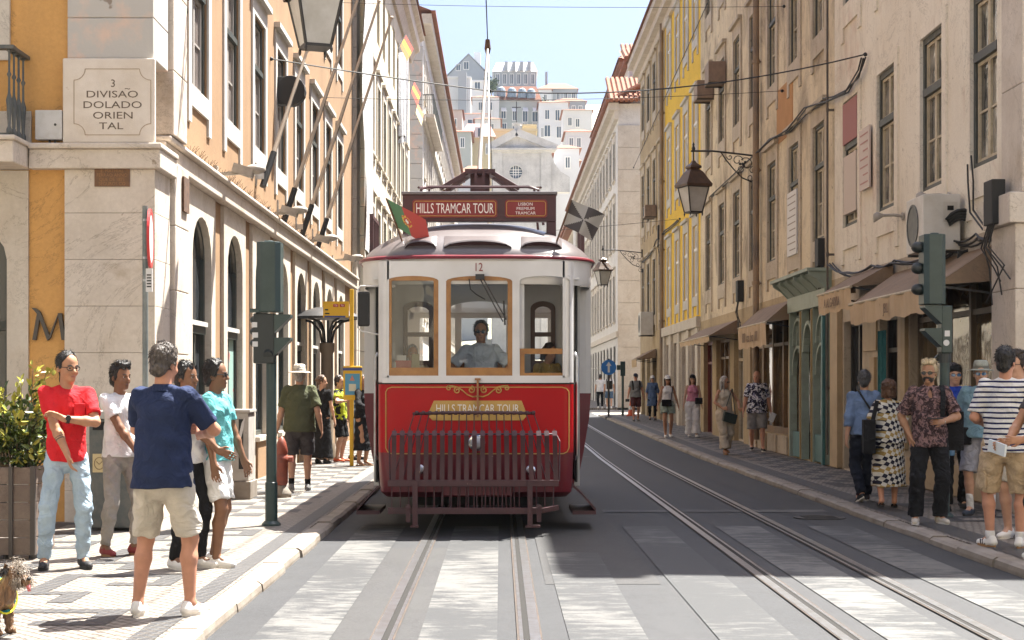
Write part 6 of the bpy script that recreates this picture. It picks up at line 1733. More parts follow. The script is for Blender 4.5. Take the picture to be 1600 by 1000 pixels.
for (b, h_, lab) in (((338, 273), (392, 268), "grey floodlight on an arm nearest the corner"), ((420, 335), (462, 331), "second grey floodlight from the corner, below the second flagpole"), ((478, 377), (512, 374), "third grey floodlight from the corner, below the third flagpole"), ((520, 407), (554, 404), "farthest grey floodlight, beside the tram roof")):
    Yb = FPX * 3.88 / (VPX - b[0]); p0 = at(b[0], b[1], Yb); p1 = at(h_[0], h_[1], Yb + .05)
    t = thing("floodlight", lab, "floodlight", p0, 0, "floodlights on the ochre facade")
    mb = MB(); mb.bar(p0, p0.lerp(p1, .72), .05, .05); mb.box(-3.9, p0.x + .02, p0.y - .06, p0.y + .06, p0.z - .12, p0.z + .12); mb.build("arm", M_FLD, t)
    mb = MB(); mb.obox(p1 - Vector((.1, 0, -.01)), (.14, .11, .06), Matrix.Rotation(.3, 3, 'Y')); mb.sphere(p1 + Vector((.06, 0, .03)), (.15, .10, .07), 12, 7); mb.build("lamp_head", M_FLD, t, auto=40)
mb = MB(); y = 19.0
while y < 33:
    z0 = 4.365; x = -3.83 + rng.rand() * .1
    for a in (-.5, 0, .5, 1.0): mb.bar((x, y, z0), (x + .10 * math.sin(a), y + rng.uniform(-.06, .06), z0 + .09), .004)
    y += .24
mb.bar((-3.76, 19, 4.37), (-3.76, 33, 4.37), .012)
mb.top("bird_spikes", mat("dark_rust", (0.05, 0.03, 0.022), .9), "rusty bird spikes along the top of the stone cornice of the ochre building", "bird spikes")
Yk = FPX * 3.6 / (VPX - 459); p = at(459, 143, Yk)
ws2 = thing("wall_box", "black cylinder shaped box mounted between upper windows of the ochre building", "wall box", p)
mb = MB(); mb.tube([p + Vector((-.05, -.12, 0)), p + Vector((-.05, .12, 0))], .26, 18); mb.box(p.x - .30, p.x - .05, p.y - .10, p.y + .10, p.z - .24, p.z + .24); mb.build("case", M_RUB, ws2, bevel=.01); mb = MB(); mb.box(-3.9, p.x - .2, p.y - .02, p.y + .02, p.z + .2, p.z + .23); mb.build("bracket", M_IRON, ws2)
# plaques by the corner, side
mb = MB(); fbox(mb, FL.M, 18.55, 18.85, 5.25, 6.2, .0, .05)
pq2 = mb.top("wall_plaque", mat("white_plaque", (0.60, 0.58, 0.55), .4), "white rectangular wall plaque on the sunny side just round the corner", "plaque")
mb = MB(); fbox(mb, FL.M, 18.0, 18.3, 3.55, 3.95, .245, .27); mb.top("street_plate", M_RUST, "small brown plate high on the side pilaster under the string course", "plate")
# small orange-red-yellow flags and white drape on the cream building
def mini_flag(label, px, py, Y, cols):
    p = at(px, py, Y); w0_ = Vector((-3.9, Y - .6, p.z - .7))
    t = thing("small_flag", label, "flag", w0_, 0, "small flags on the left buildings")
    mb = MB(); mb.tube([w0_, p], .018, 5); mb.build("staff", M_IRON, t)
    mb = MB(); d = (w0_ - p).normalized()
    for i, c in enumerate(cols):
        mb.cur = i; a = p + d * .7 * i / len(cols); b = p + d * .7 * (i + 1) / len(cols)
        mb.quad(a, b, b + Vector((.28, -.05, -.62)), a + Vector((.30, 0, -.55)))
    mb.build("cloth", [mat("flag_c%d" % int(c[0] * 100 + c[1] * 10), c, .7) for c in cols], t)
FR_, FY_ = (0.55, 0.06, 0.03), (0.65, 0.40, 0.03)
mini_flag("small red and yellow flag under the deep eaves of the cream building", 634, 54, 60, [FR_, FY_, (0.5, 0.2, 0.05)])
mini_flag("small red and yellow flag by the far iron balcony", 647, 127, 68, [FR_, FY_, FR_])
mini_flag("faded orange pennant hanging below the far balcony", 652, 160, 72, [(0.55, 0.2, 0.08), (0.55, 0.5, 0.25)])
Yw = 60.5; mb = MB(); P = {}
for i in range(15):
    for j in range(17):
        u, v = i / 14, j / 16; tp = at(606 + 33 * u, 82, Yw - 1.5 + 3 * u); bt = at(608 + 28 * u, 218 - 6 * math.cos(u * 9), Yw - 1.5 + 3 * u)
        q = tp.lerp(bt, v); P[i, j] = Vector((max(-3.84, q.x), q.y, q.z)) + Vector((.10 * math.sin(u * 19) * (.3 + v), .08 * math.cos(u * 23), 0))
for i in range(14):
    for j in range(16): mb.quad(P[i, j], P[i + 1, j], P[i + 1, j + 1], P[i, j + 1])
mb.top("white_drape", fabric("sheet_cloth", (0.62, 0.62, 0.62), obj=False), "long white cloth hung from an upper window of the cream building", "drape", smooth=True)
mb = MB(); P = {}
for i in range(7):
    for j in range(31):
        u, v = i / 6, j / 30; yy = 41.3 + u * 1.9 - .5 * max(0, v - .8) ; P[i, j] = Vector((-3.58 + .06 * math.sin(u * 7 + v * 9), yy, 14.5 - v * 9.4 + .1 * math.sin(u * 5)))
for i in range(6):
    for j in range(30): mb.quad(P[i, j], P[i + 1, j], P[i + 1, j + 1], P[i, j + 1])
mb.tube([(-3.5, 42.6, 5.3), (-3.3, 42.4, 3.9), (-3.35, 42.5, 2.6)], [.2, .10, .06], 8)
mb.top("white_netting", fabric("sheet_cloth", (0, 0, 0), obj=False), "white sheet netting hanging down beside the grey stone pilaster, gathered at its foot", "netting", smooth=True)

# ---------------------------------------------------------------- right facade fittings
M_AWB = mat("awning_brown", (0.27, 0.19, 0.125), .8, (0.21, 0.145, 0.095), 2, streak=((0.22, 0.17, 0.13), .3)); M_AWT = mat("awning_tan", (0.56, 0.42, 0.27), .85, (0.46, 0.34, 0.22), 2.5, spots=((0.25, 0.17, 0.11), 5, .68))
def awning(label, y0, y1, z_w, z_f, out, val, text=None, tcol=None):
    t = thing("awning", label, "awning", (6.0 - out / 2, (y0 + y1) / 2, z_f - val), 0, "shop awnings on the right")
    mb = MB(); n = 8
    for i in range(n):
        a, b = y0 + (y1 - y0) * i / n, y0 + (y1 - y0) * (i + 1) / n
        sg_ = lambda u: .02 * math.sin(u * 9)
        mb.quad((5.96, a, z_w), (5.96, b, z_w), (6 - out, b, z_f + sg_(b)), (6 - out, a, z_f + sg_(a)))
    for y in (y0, y1): mb.add([(5.96, y, z_w), (6 - out, y, z_f), (5.96, y, z_f + .05)], [(0, 1, 2)])
    mb.build("canvas", M_AWB, t)
    mb = MB(); P_ = []
    for i in range(25):
        u = i / 24; P_.append((6 - out - .01 + .015 * math.sin(u * 40), y0 + (y1 - y0) * u, 0))
    for a, b in zip(P_[:-1], P_[1:]): mb.quad((a[0], a[1], z_f), (b[0], b[1], z_f), (b[0] + .02, b[1], z_f - val + .02 * math.sin(b[1] * 7)), (a[0] + .02, a[1], z_f - val + .02 * math.sin(a[1] * 7)))
    v = mb.build("valance", M_AWT, t)
    if text:
        mb = MB(); mb.text(text, lambda u, w_, d: Vector((6 - out - .035 - d, (y0 + y1) / 2 - u, z_f - val * .55 + w_)), val * .62, .002, 1.0); mb.build("lettering", mat("faded_lettering", (0.17, 0.11, 0.07), .8), v)
    mb = MB(); mb.tube([(6 - out, y0, z_f), (6 - out, y1, z_f)], .022, 8); mb.build("front_rail", M_SASHC, t)
    for y in (y0 + .05, y1 - .05):
        mb = MB(); mb.bar((5.98, y, z_f - .1), (6 - out + .03, y, z_f - .01), .025); mb.build("arm", M_IRON, t)
    return t
awning("brown awning with tan valance behind the right traffic light", 18.9, 23.6, 3.25, 2.76, .75, .31, "JBL", None)
awning("short brown awning with lettered tan valance beside the green shopfront", 23.8, 26.3, 3.42, 3.05, .68, .33, "A ALGARVIA")
awning("brown awning with tan valance of vertical stripes left of the green shopfront", 32.2, 36.0, 3.30, 2.85, .55, .48, "IIIIII  cas. bez  IIIII")
awning("dark ragged awning next to the yellow building", 39.5, 46.0, 3.20, 2.80, .75, .14)
awning("small rust red awning under the tan building at the far end", 60.0, 62.2, 2.95, 2.55, .8, .3)
def ac(label, c, hx, hy, hz, col, grp="air conditioners on the right facades", fan=True):
    t = thing("air_conditioner", label, "air conditioner", c, 0, grp)
    mb = MB(); mb.obox(c, (hx, hy, hz)); b_ = mb.build("case", col, t, bevel=.012)
    c = Vector(c)
    if fan:
        mb = MB(); mb.lathe([(.0, .0), (hz * .78, 0), (hz * .78, .012), (hz * .7, .012), (hz * .7, .004)], c + Vector((-hx - .001, hy * .2, 0)), 22, Matrix.Rotation(-math.pi / 2, 3, 'Y')); mb.build("fan_grille", M_IRONG, b_)
    mb = MB()
    for s in (-1, 1): mb.bar(c + Vector((-hx, s * hy * .8, -hz - .02)), Vector((6.0, c.y + s * hy * .8, c.z - hz - .02)), .03)
    mb.build("bracket", M_IRON, t)
    return t, b_
M_ACW = mat("ac_white", (0.58, 0.56, 0.52), .45, (0.48, 0.45, 0.40), 4)
Ya = 20.6; p = Vector((5.68, Ya, pz(352, Ya)))
t, b_ = ac("white air conditioner unit above the awning behind the right traffic light", p, .24, .42, .36, M_ACW)
mb = MB(); mb.box(p.x + .02, p.x + .2, p.y - .425, p.y - .421, p.z, p.z + .26); mb.build("service_panel", mat("ac_panel", (0.48, 0.45, 0.40), .5), b_)
mb = MB(); mb.box(p.x + .07, p.x + .15, p.y - .43, p.y - .4255, p.z + .15, p.z + .21); mb.build("grip", M_DARK, b_)
for k in range(4):
    mb = MB(); r_ = .22 + k * .035; mb.tube([p + Vector((.08, -.44 - k * .01, .05))] + [p + Vector((.24 + r_ * .8 * math.sin(a), -.46 - k * .015, -.18 + r_ * math.cos(a))) for a in np.linspace(-.9, 3.4, 14)], .024, 7); mb.build("hose", M_RUB, t, True)
M_ACB = mat("ac_brown", (0.26, 0.18, 0.125), .55, (0.18, 0.125, 0.09), 5)
ac("upper of two brown air conditioner units by the yellow building", (5.75, 42.0, pz(116, 42)), .23, .40, .27, M_ACB, fan=False)
ac("lower of two brown air conditioner units by the yellow building", (5.75, 44.4, pz(143, 44.4)), .23, .40, .25, M_ACB, fan=False)
ac("small dark air conditioner on the tan building at the far end", (5.75, 60.5, pz(331, 60.5)), .22, .5, .22, M_ACB)
ac("pale air conditioner low on the tan building at the far end", (5.7, 61.5, pz(506, 61.5)), .25, .5, .45, M_ACW)
# downpipes
for yy, lab in ((36.1, "long rusty downpipe on the stained brown building"), (57.25, "thin downpipe between the yellow and the tan building"), (28.2, "thin dark cable pipe between the cream and the brown building")):
    mb = MB(); rr_ = .075 if yy != 28.2 else .02
    mb.tube([(5.88, yy, .3), (5.88, yy, 15)], rr_, 10)
    for z in (1.5, 3.9, 6.5, 9.0, 11.5): mb.lathe([(rr_ * 1.3, -.04), (rr_ * 1.3, .04)], (5.88, yy, z), 10); mb.box(5.88, 6.0, yy - .02, yy + .02, z - .02, z + .02)
    mb.top("downpipe", mat("pipe_tan" if rr_ > .03 else "pipe_dark", (0.30, 0.21, 0.13) if rr_ > .03 else (.05, .045, .04), .6, (0.14, 0.11, 0.09), 1.2), lab, "downpipe", auto=50)
# wall lamps
for px, py, Yl, lab in ((1412, 338, 23.3, "small grey cone wall lamp under a window of the cream building"), (1483, 307, 20.9, "small grey cone wall lamp beside the white air conditioner")):
    p = at(px, py, Yl); t = thing("wall_lamp", lab, "wall lamp", (6, Yl, p.z), 0, "cone wall lamps on the cream building")
    q = Vector((5.62, Yl + .1, p.z + .02)); mb = MB(); mb.tube([(5.99, Yl, p.z), (5.85, Yl, p.z + .02), q], .022, 8); mb.lathe([(.06, 0), (.06, .02)], (5.98, Yl, p.z), 12, Matrix.Rotation(-math.pi / 2, 3, 'Y')); mb.build("arm", M_FLD, t)
    mb = MB(); mb.lathe([(.03, .05), (.05, .03), (.10, -.05), (.09, -.06)], q, 14, Matrix.Rotation(-.6, 3, 'Y')); mb.build("lamp_shade", M_FLD, t, True)
# boards and posters on the right facades
def board(name, label, cat, u0, u1, z0, z1, m, d=.05, lines=0, lm=None, txt=None):
    mb = MB(); fbox(mb, FR.M, u0, u1, z0, z1, .037, d + .02)
    o = mb.top(name, m, label, cat)
    if lines:
        mb = MB()
        for i in range(lines): fbox(mb, FR.M, u0 + .08, u1 - .08 - (.2 if i % 3 == 2 else 0), z1 - (z1 - z0) * (i + .8) / (lines + .6) - .012, z1 - (z1 - z0) * (i + .8) / (lines + .6) + .012, d + .021, d + .024)
        mb.build("text_lines", lm or mat("faint_text", (0.30, 0.26, 0.23), .7), o)
    if txt:
        mb = MB(); mb.text(txt, lambda u, v, dd: FR.M((u0 + u1) / 2 - u, (z0 + z1) / 2 + v, d + .021 + dd), .17, .002, .9); mb.build("lettering", M_STK, o)
    return o
board("notice_board", "tall white notice board hung in a lower window of the brown building", "notice board", 31.45, 32.45, 4.2, 5.5, mat("notice_white", (0.66, 0.65, 0.63), .6), .05, 9)
board("wall_notice", "pale pink notice plate between two windows of the cream building", "notice", 25.25, 25.95, 4.75, 5.75, mat("notice_pink", (0.56, 0.47, 0.42), .6), .045, 7, mat("pink_text", (0.42, 0.22, 0.2), .7))
board("window_banner", "faded red banner filling the top of a window of the cream building", "banner", 26.27, 27.33, 5.72, 6.42, mat("banner_red", (0.33, 0.13, 0.12), .7), -.02, 0, None, "RESTAURANTE")
board("window_banner", "white paper sheet with red print in the lower half of a cream building window", "banner", 26.33, 27.27, 4.5, 5.5, mat("paper_pink", (0.56, 0.47, 0.40), .7), -.06, 5, mat("banner_red", (0, 0, 0)))
mb = MB(); fbox(mb, FR.M, 32.15, 34.0, 6.75, 7.9, .003, .012)
mb.top("wall_patch", mat("ochre_patch", (0.46, 0.24, 0.09), .9, (0.38, 0.19, 0.07), 1.5), "ochre orange repaired plaster rectangle on the brown building between floors", "plaster patch")
for px, py, Yp, lab in ((1587, 317, 18.35, "black junction box high on the stone pilaster at the right edge"), (1293, 395, 29.0, "black junction box low on the brown building with loose wires"), (1161, 455, 38.8, "black junction box above the striped awning shop"), (1034, 363, 58.3, "black box with a cable on the tan building corner")):
    p = at(px, py, Yp); fx = 5.80 if Yp < 18.7 else 5.94
    t = thing("cable_box", lab, "junction box", (fx, Yp, p.z), 0, "black cable boxes on the right facades")
    mb = MB(); mb.box(fx - .10, 6.0 if Yp > 18.7 else 5.86, Yp - .16, Yp + .16, p.z - .26, p.z + .26); mb.build("case", M_RUB, t, bevel=.01)
    for k in range(5):
        mb = MB(); a = Vector((fx - .06, Yp - .12 + .06 * k, p.z - .26)); mb.tube([a, a + Vector((-.03, rng.uniform(-.2, .2), -.25)), a + Vector((.03, rng.uniform(-.3, .3), -.5)), a + Vector((.05, rng.uniform(-.5, .5), -.45 - rng.rand() * .5))], .010, 5); mb.build("loose_wire", M_CABLE, t)
# cable bundles along the right facade
def cable(label, pts, r=.02, n=3, sag=0.0):
    mb = MB()
    for k in range(n):
        P_ = []
        for i, q in enumerate(pts):
            q = Vector(q); P_.append(q + Vector((-.03 * k, rng.uniform(-.08, .08), rng.uniform(-.06, .06) if n > 1 else 0)))
        out = []
        for a, b in zip(P_[:-1], P_[1:]):
            for t_ in (0, .25, .5, .75): out.append(a.lerp(b, t_) - Vector((0, 0, sag * 4 * t_ * (1 - t_))))
        out.append(P_[-1]); mb.tube(out, r, 6)
    mb.top("cable_bundle", M_CABLE, label, "cables", "cable bundles on the right facades", auto=60)
q = lambda px, py: at(px, py, FPX * 5.93 / (px - VPX))
cable("thick sagging black cables between the brown and cream buildings at first floor height", [q(1352, 86), q(1345, 115), q(1325, 140), q(1305, 156), q(1287, 158), q(1262, 172), q(1235, 202), q(1205, 218), q(1150, 275), q(1112, 310)], .015, 3)
cable("loose black cables running above the awnings of the cream building", [q(1560, 365), q(1535, 372), q(1500, 382), q(1470, 400), q(1400, 412), q(1370, 420), q(1330, 430), q(1300, 415)], .014, 4, .05)
cable("black cable looping along the yellow and tan buildings", [q(1060, 345), q(1040, 362), q(1026, 376), q(1018, 395), q(1004, 410)], .022, 2, .03)
cable("thin black cable dropping beside the near window of the cream building", [q(1515, 250), q(1518, 290), q(1520, 325), q(1540, 365)], .012, 2)
# overhead span wires
def wire(label, a, b, r=.010, sag=.15):
    a, b = Vector(a), Vector(b); mb = MB(); mb.tube([a.lerp(b, t) - Vector((0, 0, sag * 4 * t * (1 - t))) for t in np.linspace(0, 1, 13)], r, 5)
    for e in (a, b): mb.sphere(e, .035, 8, 5)
    mb.top("span_wire", M_CABLE, label, "wire", "span wires across the street", auto=60)
L_ = lambda px, py: at(px, py, FPX * 3.88 / (VPX - px)); Rr = lambda px, py: at(px, py, FPX * 5.95 / (px - VPX))
wire("span wire from the ochre facade out to above the tram", L_(424, 92), at(765, 142, 27.0), .012, .02)
wire("span wire rising from above the tram to its anchor on the cream facade at right", at(765, 142, 27.0), Rr(1352, 85), .012, .25)
wire("thin span wire with a short cable from the ochre wall behind the flagpoles", L_(500, 152), Rr(1222, 142), .006, .12)
wire("thin wire crossing the sky at the very top of the picture", L_(531, 4), Rr(1225, 10), .006, .06)
wire("diagonal stay wire running down in front of the yellow building", Rr(1112, -10), Rr(990, 262), .012, .0)
wire("low thin wire crossing near the far lantern", Rr(1062, 342), L_(640, 372), .008, .1)
# far: blue arrow sign, traffic light, cone
Yf = 62.0; gx = pxx(951, Yf); gzz = gz(Yf)
t = thing("road_sign", "round blue sign with white upward arrow on a post at the far cross street", "road sign", (gx, Yf, gzz))
mb = MB(); mb.tube([(gx, Yf, gzz), (gx, Yf, gzz + 2.4)], .04, 10); mb.lathe([(.14, 0), (.14, .1), (.05, .12)], (gx, Yf, gzz), 12); mb.build("post", M_IRON, t)
Mx = Matrix.Rotation(math.pi / 2, 3, 'X'); zc = pz(574, Yf)
mb = MB(); mb.lathe([(0, 0), (.30, 0), (.30, .02), (0, .02)], (gx, Yf - .05, zc), 32, Mx); dd_ = mb.build("sign_disc", mat("sign_blue", (0.02, 0.16, 0.5), .4), t)
mb = MB(); mb.prism([(-.04, -.2), (.04, -.2), (.04, .06), (.11, .06), (0, .22), (-.11, .06), (-.04, .06)], lambda u, v, d: Vector((gx + u, Yf - .075 - d, zc + v)), .0, .004); mb.build("arrow", M_STK, dd_)
Yg = 64.5; gx = pxx(973, Yg); zc = pz(578, Yg)
t = thing("traffic_light", "small dark green traffic light on a post beside the far blue sign", "traffic light", (gx, Yg, gz(Yg) + PAV))
mb = MB(); mb.tube([(gx, Yg, gz(Yg)), (gx, Yg, zc + .3)], .05, 8); mb.build("pole", M_TLG, t); mb = MB(); mb.box(gx - .1, gx + .1, Yg - .1, Yg + .1, zc - .25, zc + .35); mb.box(gx - .25, gx - .1, Yg - .08, Yg + .08, zc, zc + .2); mb.build("signal_head", M_TLG, t, bevel=.01)
Yc_ = 64.0; cx_ = pxx(986, Yc_); z0 = gz(Yc_) + PAV
t = thing("traffic_cone", "orange traffic cone with white band at the far pavement corner", "traffic cone", (cx_, Yc_, z0))
mb = MB(); mb.box(cx_ - .18, cx_ + .18, Yc_ - .18, Yc_ + .18, z0, z0 + .04); mb.lathe([(.14, .04), (.03, .7), (0, .7)], (cx_, Yc_, z0), 14); mb.build("cone", mat("cone_orange", (0.62, 0.10, 0.03), .5), t, auto=40)
mb = MB(); mb.lathe([(.108, .26), (.084, .42)], (cx_, Yc_, z0), 14); mb.build("white_band", M_STK, t)
mb = MB(); P = {}
for i in range(9):
    for j in range(9): P[i, j] = Vector((5.94 - .04 * math.sin(i * 1.7), 24.15 + .05 * i, 2.4 - j * .25))
for i in range(8):
    for j in range(8): mb.quad(P[i, j], P[i + 1, j], P[i + 1, j + 1], P[i, j + 1])
mb.top("door_curtain", fabric("teal_curtain", (0.03, 0.14, 0.16), obj=False), "dark teal curtain hanging in the open door of the cream building", "curtain", smooth=True)
# ================================================================ people
def surfnets(d, org, h):
    s = d < 0
    cnt = np.zeros(tuple(n - 1 for n in d.shape), np.int8)
    for i in (0, 1):
        for j in (0, 1):
            for k in (0, 1):
                cnt += s[i:s.shape[0] - 1 + i, j:s.shape[1] - 1 + j, k:s.shape[2] - 1 + k]
    act = (cnt > 0) & (cnt < 8)
    ci = np.argwhere(act)
    idx = -np.ones(act.shape, np.int64); idx[act] = np.arange(len(ci))
    acc = np.zeros((len(ci), 3)); num = np.zeros(len(ci))
    for ax in range(3):
        for u in (0, 1):
            for v in (0, 1):
                a = np.zeros(3, int); o = [q for q in range(3) if q != ax]
                a[o[0]] = u; a[o[1]] = v
                b = a.copy(); b[ax] = 1
                pa = ci + a; pb = ci + b
                da = d[pa[:, 0], pa[:, 1], pa[:, 2]]; db = d[pb[:, 0], pb[:, 1], pb[:, 2]]
                m = (da < 0) != (db < 0)
                t = np.where(m, da / np.where(m, da - db, 1), 0)
                pos = a + t[:, None] * (b - a)
                acc[m] += pos[m]; num[m] += 1
    V = org + h * (ci + acc / num[:, None])
    F = []
    for ax in range(3):
        o = [q for q in range(3) if q != ax]
        sl0 = [slice(1, -1)] * 3; sl0[ax] = slice(0, -1)
        sl1 = [slice(1, -1)] * 3; sl1[ax] = slice(1, None)
        e = np.argwhere(s[tuple(sl0)] != s[tuple(sl1)])
        if not len(e): continue
        e = e + np.array([0 if q == ax else 1 for q in range(3)])
        q4 = []
        for (u, v) in ((0, 0), (1, 0), (1, 1), (0, 1)):
            c = e.copy(); c[:, o[0]] -= u; c[:, o[1]] -= v
            q4.append(idx[c[:, 0], c[:, 1], c[:, 2]])
        q4 = np.stack(q4, 1)
        ok = (q4 >= 0).all(1)
        F.append(q4[ok])
    return V, np.concatenate(F)

class SDF:
    """a solid grown from tapered limbs and ellipsoids that melt into each other"""
    def __init__(s, k=0.02):
        s.p = []; s.k = k
    def limb(s, a, b, ra, rb, fl=None, clips=(), k=None):
        s.p.append(('L', np.array(a, float), np.array(b, float), ra, rb, fl, clips, s.k if k is None else k)); return s
    def ell(s, c, r, Rm=None, clips=(), k=None, sub=False):
        s.p.append(('E', np.array(c, float), np.array(r, float), Rm, sub, None, clips, s.k if k is None else k)); return s
    def bounds(s):
        lo = np.full(3, 1e9); hi = -lo
        for q in s.p:
            if q[0] == 'L':
                r = max(q[3], q[4]) * 1.05
                lo = np.minimum(lo, np.minimum(q[1], q[2]) - r); hi = np.maximum(hi, np.maximum(q[1], q[2]) + r)
            elif not q[4]:
                r = q[2].max(); lo = np.minimum(lo, q[1] - r); hi = np.maximum(hi, q[1] + r)
        return lo - 0.02, hi + 0.02
    def mesh(s, h, disp=None, clips=()):
        lo, hi = s.bounds()
        lo = lo - 2 * h
        n = np.ceil((hi - lo) / h).astype(int) + 3
        D = np.full(tuple(n), 0.08, np.float32)
        ax = [lo[i] + h * np.arange(n[i]) for i in range(3)]
        for q in s.p:
            m = 0.07
            if q[0] == 'L':
                r = max(q[3], q[4]); a, b = np.minimum(q[1], q[2]) - r - m, np.maximum(q[1], q[2]) + r + m
            else:
                r = q[2].max(); a, b = q[1] - r - m, q[1] + r + m
            i0 = np.clip(((a - lo) / h).astype(int), 0, n - 1); i1 = np.clip(((b - lo) / h).astype(int) + 2, 1, n)
            X, Y, Z = np.meshgrid(ax[0][i0[0]:i1[0]], ax[1][i0[1]:i1[1]], ax[2][i0[2]:i1[2]], indexing='ij')
            P = np.stack((X, Y, Z), -1)
            if q[0] == 'L':
                A, Bq, ra, rb, fl = q[1], q[2], q[3], q[4], q[5]
                sc = 1.0
                if fl is not None:
                    nrm = np.array(fl[0], float); nrm /= np.linalg.norm(nrm); f = fl[1]
                    P2 = P + ((P - A) @ nrm)[..., None] * nrm * (1 / f - 1); B2 = Bq + ((Bq - A) @ nrm) * nrm * (1 / f - 1); sc = min(1.0, (1 + f) / 2)
                else: P2, B2 = P, Bq
                ab = B2 - A; L2 = max(ab @ ab, 1e-9)
                t = np.clip(((P2 - A) @ ab) / L2, 0, 1)
                d = np.linalg.norm(P2 - A - t[..., None] * ab, axis=-1) - (ra + (rb - ra) * t)
                d *= sc
            else:
                Q = P - q[1]
                if q[3] is not None: Q = Q @ q[3]
                rr = q[2]
                k0 = np.linalg.norm(Q / rr, axis=-1); k1 = np.linalg.norm(Q / (rr * rr), axis=-1) + 1e-9
                d = k0 * (k0 - 1) / k1
            for (cp, cn) in q[6]:
                cn = np.array(cn, float); cn /= np.linalg.norm(cn)
                d = np.maximum(d, (P - np.array(cp)) @ cn)
            S = D[i0[0]:i1[0], i0[1]:i1[1], i0[2]:i1[2]]
            k = q[7]
            if q[0] == 'E' and q[4]:
                d = -d
                hh = np.clip(0.5 - 0.5 * (S - d) / k, 0, 1) if k > 0 else (d > S) * 1.0
                S[...] = S * (1 - hh) + d * hh + k * hh * (1 - hh)
            else:
                hh = np.clip(0.5 + 0.5 * (S - d) / k, 0, 1) if k > 0 else (d < S) * 1.0
                S[...] = S * (1 - hh) + d * hh - k * hh * (1 - hh)
        if disp or clips:
            X, Y, Z = np.meshgrid(*ax, indexing='ij')
            if disp: D += disp(X, Y, Z)
            for (cp, cn) in clips:
                cn = np.array(cn, float); cn /= np.linalg.norm(cn)
                D = np.maximum(D, (X - cp[0]) * cn[0] + (Y - cp[1]) * cn[1] + (Z - cp[2]) * cn[2])
        D[0] = D[-1] = 0.05; D[:, 0] = D[:, -1] = 0.05; D[:, :, 0] = D[:, :, -1] = 0.05
        return surfnets(D, lo, h)
    def build(s, name, m, parent, h, disp=None, clips=(), label=None):
        V, F = s.mesh(h, disp, clips)
        me = bpy.data.meshes.new(name)
        me.vertices.add(len(V)); me.vertices.foreach_set("co", V.astype(np.float32).ravel())
        me.loops.add(len(F) * 4); me.loops.foreach_set("vertex_index", F.ravel().astype(np.int32))
        me.polygons.add(len(F)); me.polygons.foreach_set("loop_start", np.arange(0, len(F) * 4, 4, dtype=np.int32))
        me.materials.append(m); me.update(calc_edges=True); me.validate()
        import bmesh
        bm = bmesh.new(); bm.from_mesh(me)
        bmesh.ops.smooth_vert(bm, verts=bm.verts, factor=0.4, use_axis_x=True, use_axis_y=True, use_axis_z=True)
        bmesh.ops.recalc_face_normals(bm, faces=bm.faces); bm.to_mesh(me); bm.free()
        me.polygons.foreach_set("use_smooth", [True] * len(me.polygons))
        o = link_mesh(name, me, parent)
        if label: o["label"] = label
        return o

def folds(amp, seed=0, sc=1.0):
    r = np.random.RandomState(seed); a, b, c = r.rand(3) * 6
    return lambda X, Y, Z: (amp * (np.sin(sc * (26 * Z + 9 * X + 5 * np.sin(7 * X + a) + 4 * np.sin(9 * Y + b))) * np.sin(sc * (11 * X - 8 * Y + 6 * np.sin(5 * Z + c))) + .5 * np.sin(sc * (48 * Z - 22 * X + 8 * np.sin(11 * Y + a))))).astype(np.float32)

def ik(S, Wt, l1, l2, hint):
    S, Wt, hint = np.array(S, float), np.array(Wt, float), np.array(hint, float)
    d = Wt - S; L = np.linalg.norm(d)
    mx = (l1 + l2) * .998
    if L > mx: Wt = S + d / L * mx; d = Wt - S; L = mx
    u = d / L
    hp = hint - (hint @ u) * u; hp /= max(1e-6, np.linalg.norm(hp))
    a = (l1 * l1 - l2 * l2 + L * L) / (2 * L); hgt = math.sqrt(max(0, l1 * l1 - a * a))
    return S + u * a + hp * hgt, Wt

def skin(name, c, c2=None):
    if name in _mc: return _mc[name]
    m, t, p = newmat(name)
    v = coords(t, True)
    k = mixc(t, ramp(t, noise(t, v, 14, 3), .35, .7), c, c2 or tuple(x * .82 for x in c))
    t.links.new(k, p.inputs["Base Color"])
    p.inputs["Roughness"].default_value = .5
    p.inputs["Subsurface Weight"].default_value = 0.0
    p.inputs["Specular IOR Level"].default_value = .35
    _mc[name] = m
    return m
SK_L = skin("fair_skin", (0.55, 0.32, 0.22)); SK_R = skin("ruddy_skin", (0.52, 0.26, 0.17)); SK_T = skin("tan_skin", (0.42, 0.22, 0.13)); SK_B = skin("brown_skin", (0.21, 0.105, 0.06)); SK_O = skin("olive_skin", (0.40, 0.215, 0.125))
def hairm(name, c):
    if name in _mc: return _mc[name]
    m, t, p = newmat(name)
    v = coords(t, True, (60, 60, 14)); 
    k = mixc(t, ramp(t, noise(t, v, 1.0, 3, .6, .5), .3, .75), tuple(x * .45 for x in c), tuple(min(1, x * 1.5) for x in c))
    t.links.new(k, p.inputs["Base Color"]); p.inputs["Roughness"].default_value = .42
    t.links.new(bumpn(t, noise(t, v, 1.0, 3), .8, .02), p.inputs["Normal"])
    _mc[name] = m
    return m
H_BLK = hairm("black_hair", (0.012, 0.010, 0.009)); H_DKB = hairm("dark_brown_hair", (0.030, 0.019, 0.013)); H_BRN = hairm("brown_hair", (0.085, 0.045, 0.024)); H_GRY = hairm("grey_hair", (0.33, 0.31, 0.29)); H_BLD = hairm("bleached_hair", (0.55, 0.44, 0.27)); H_GBR = hairm("greying_brown_hair", (0.085, 0.07, 0.06)); H_DGR = hairm("dark_grey_hair", (0.07, 0.07, 0.075))
M_EYE = mat("eye_dark", (0.02, 0.014, 0.01), 0.2); M_EYEW = mat("eye_white", (0.34, 0.31, 0.29), 0.3); M_LIP = mat("lip", (0.34, 0.13, 0.10), 0.45); M_LIPD = mat("lip_dark", (0.15, 0.06, 0.045), 0.45)
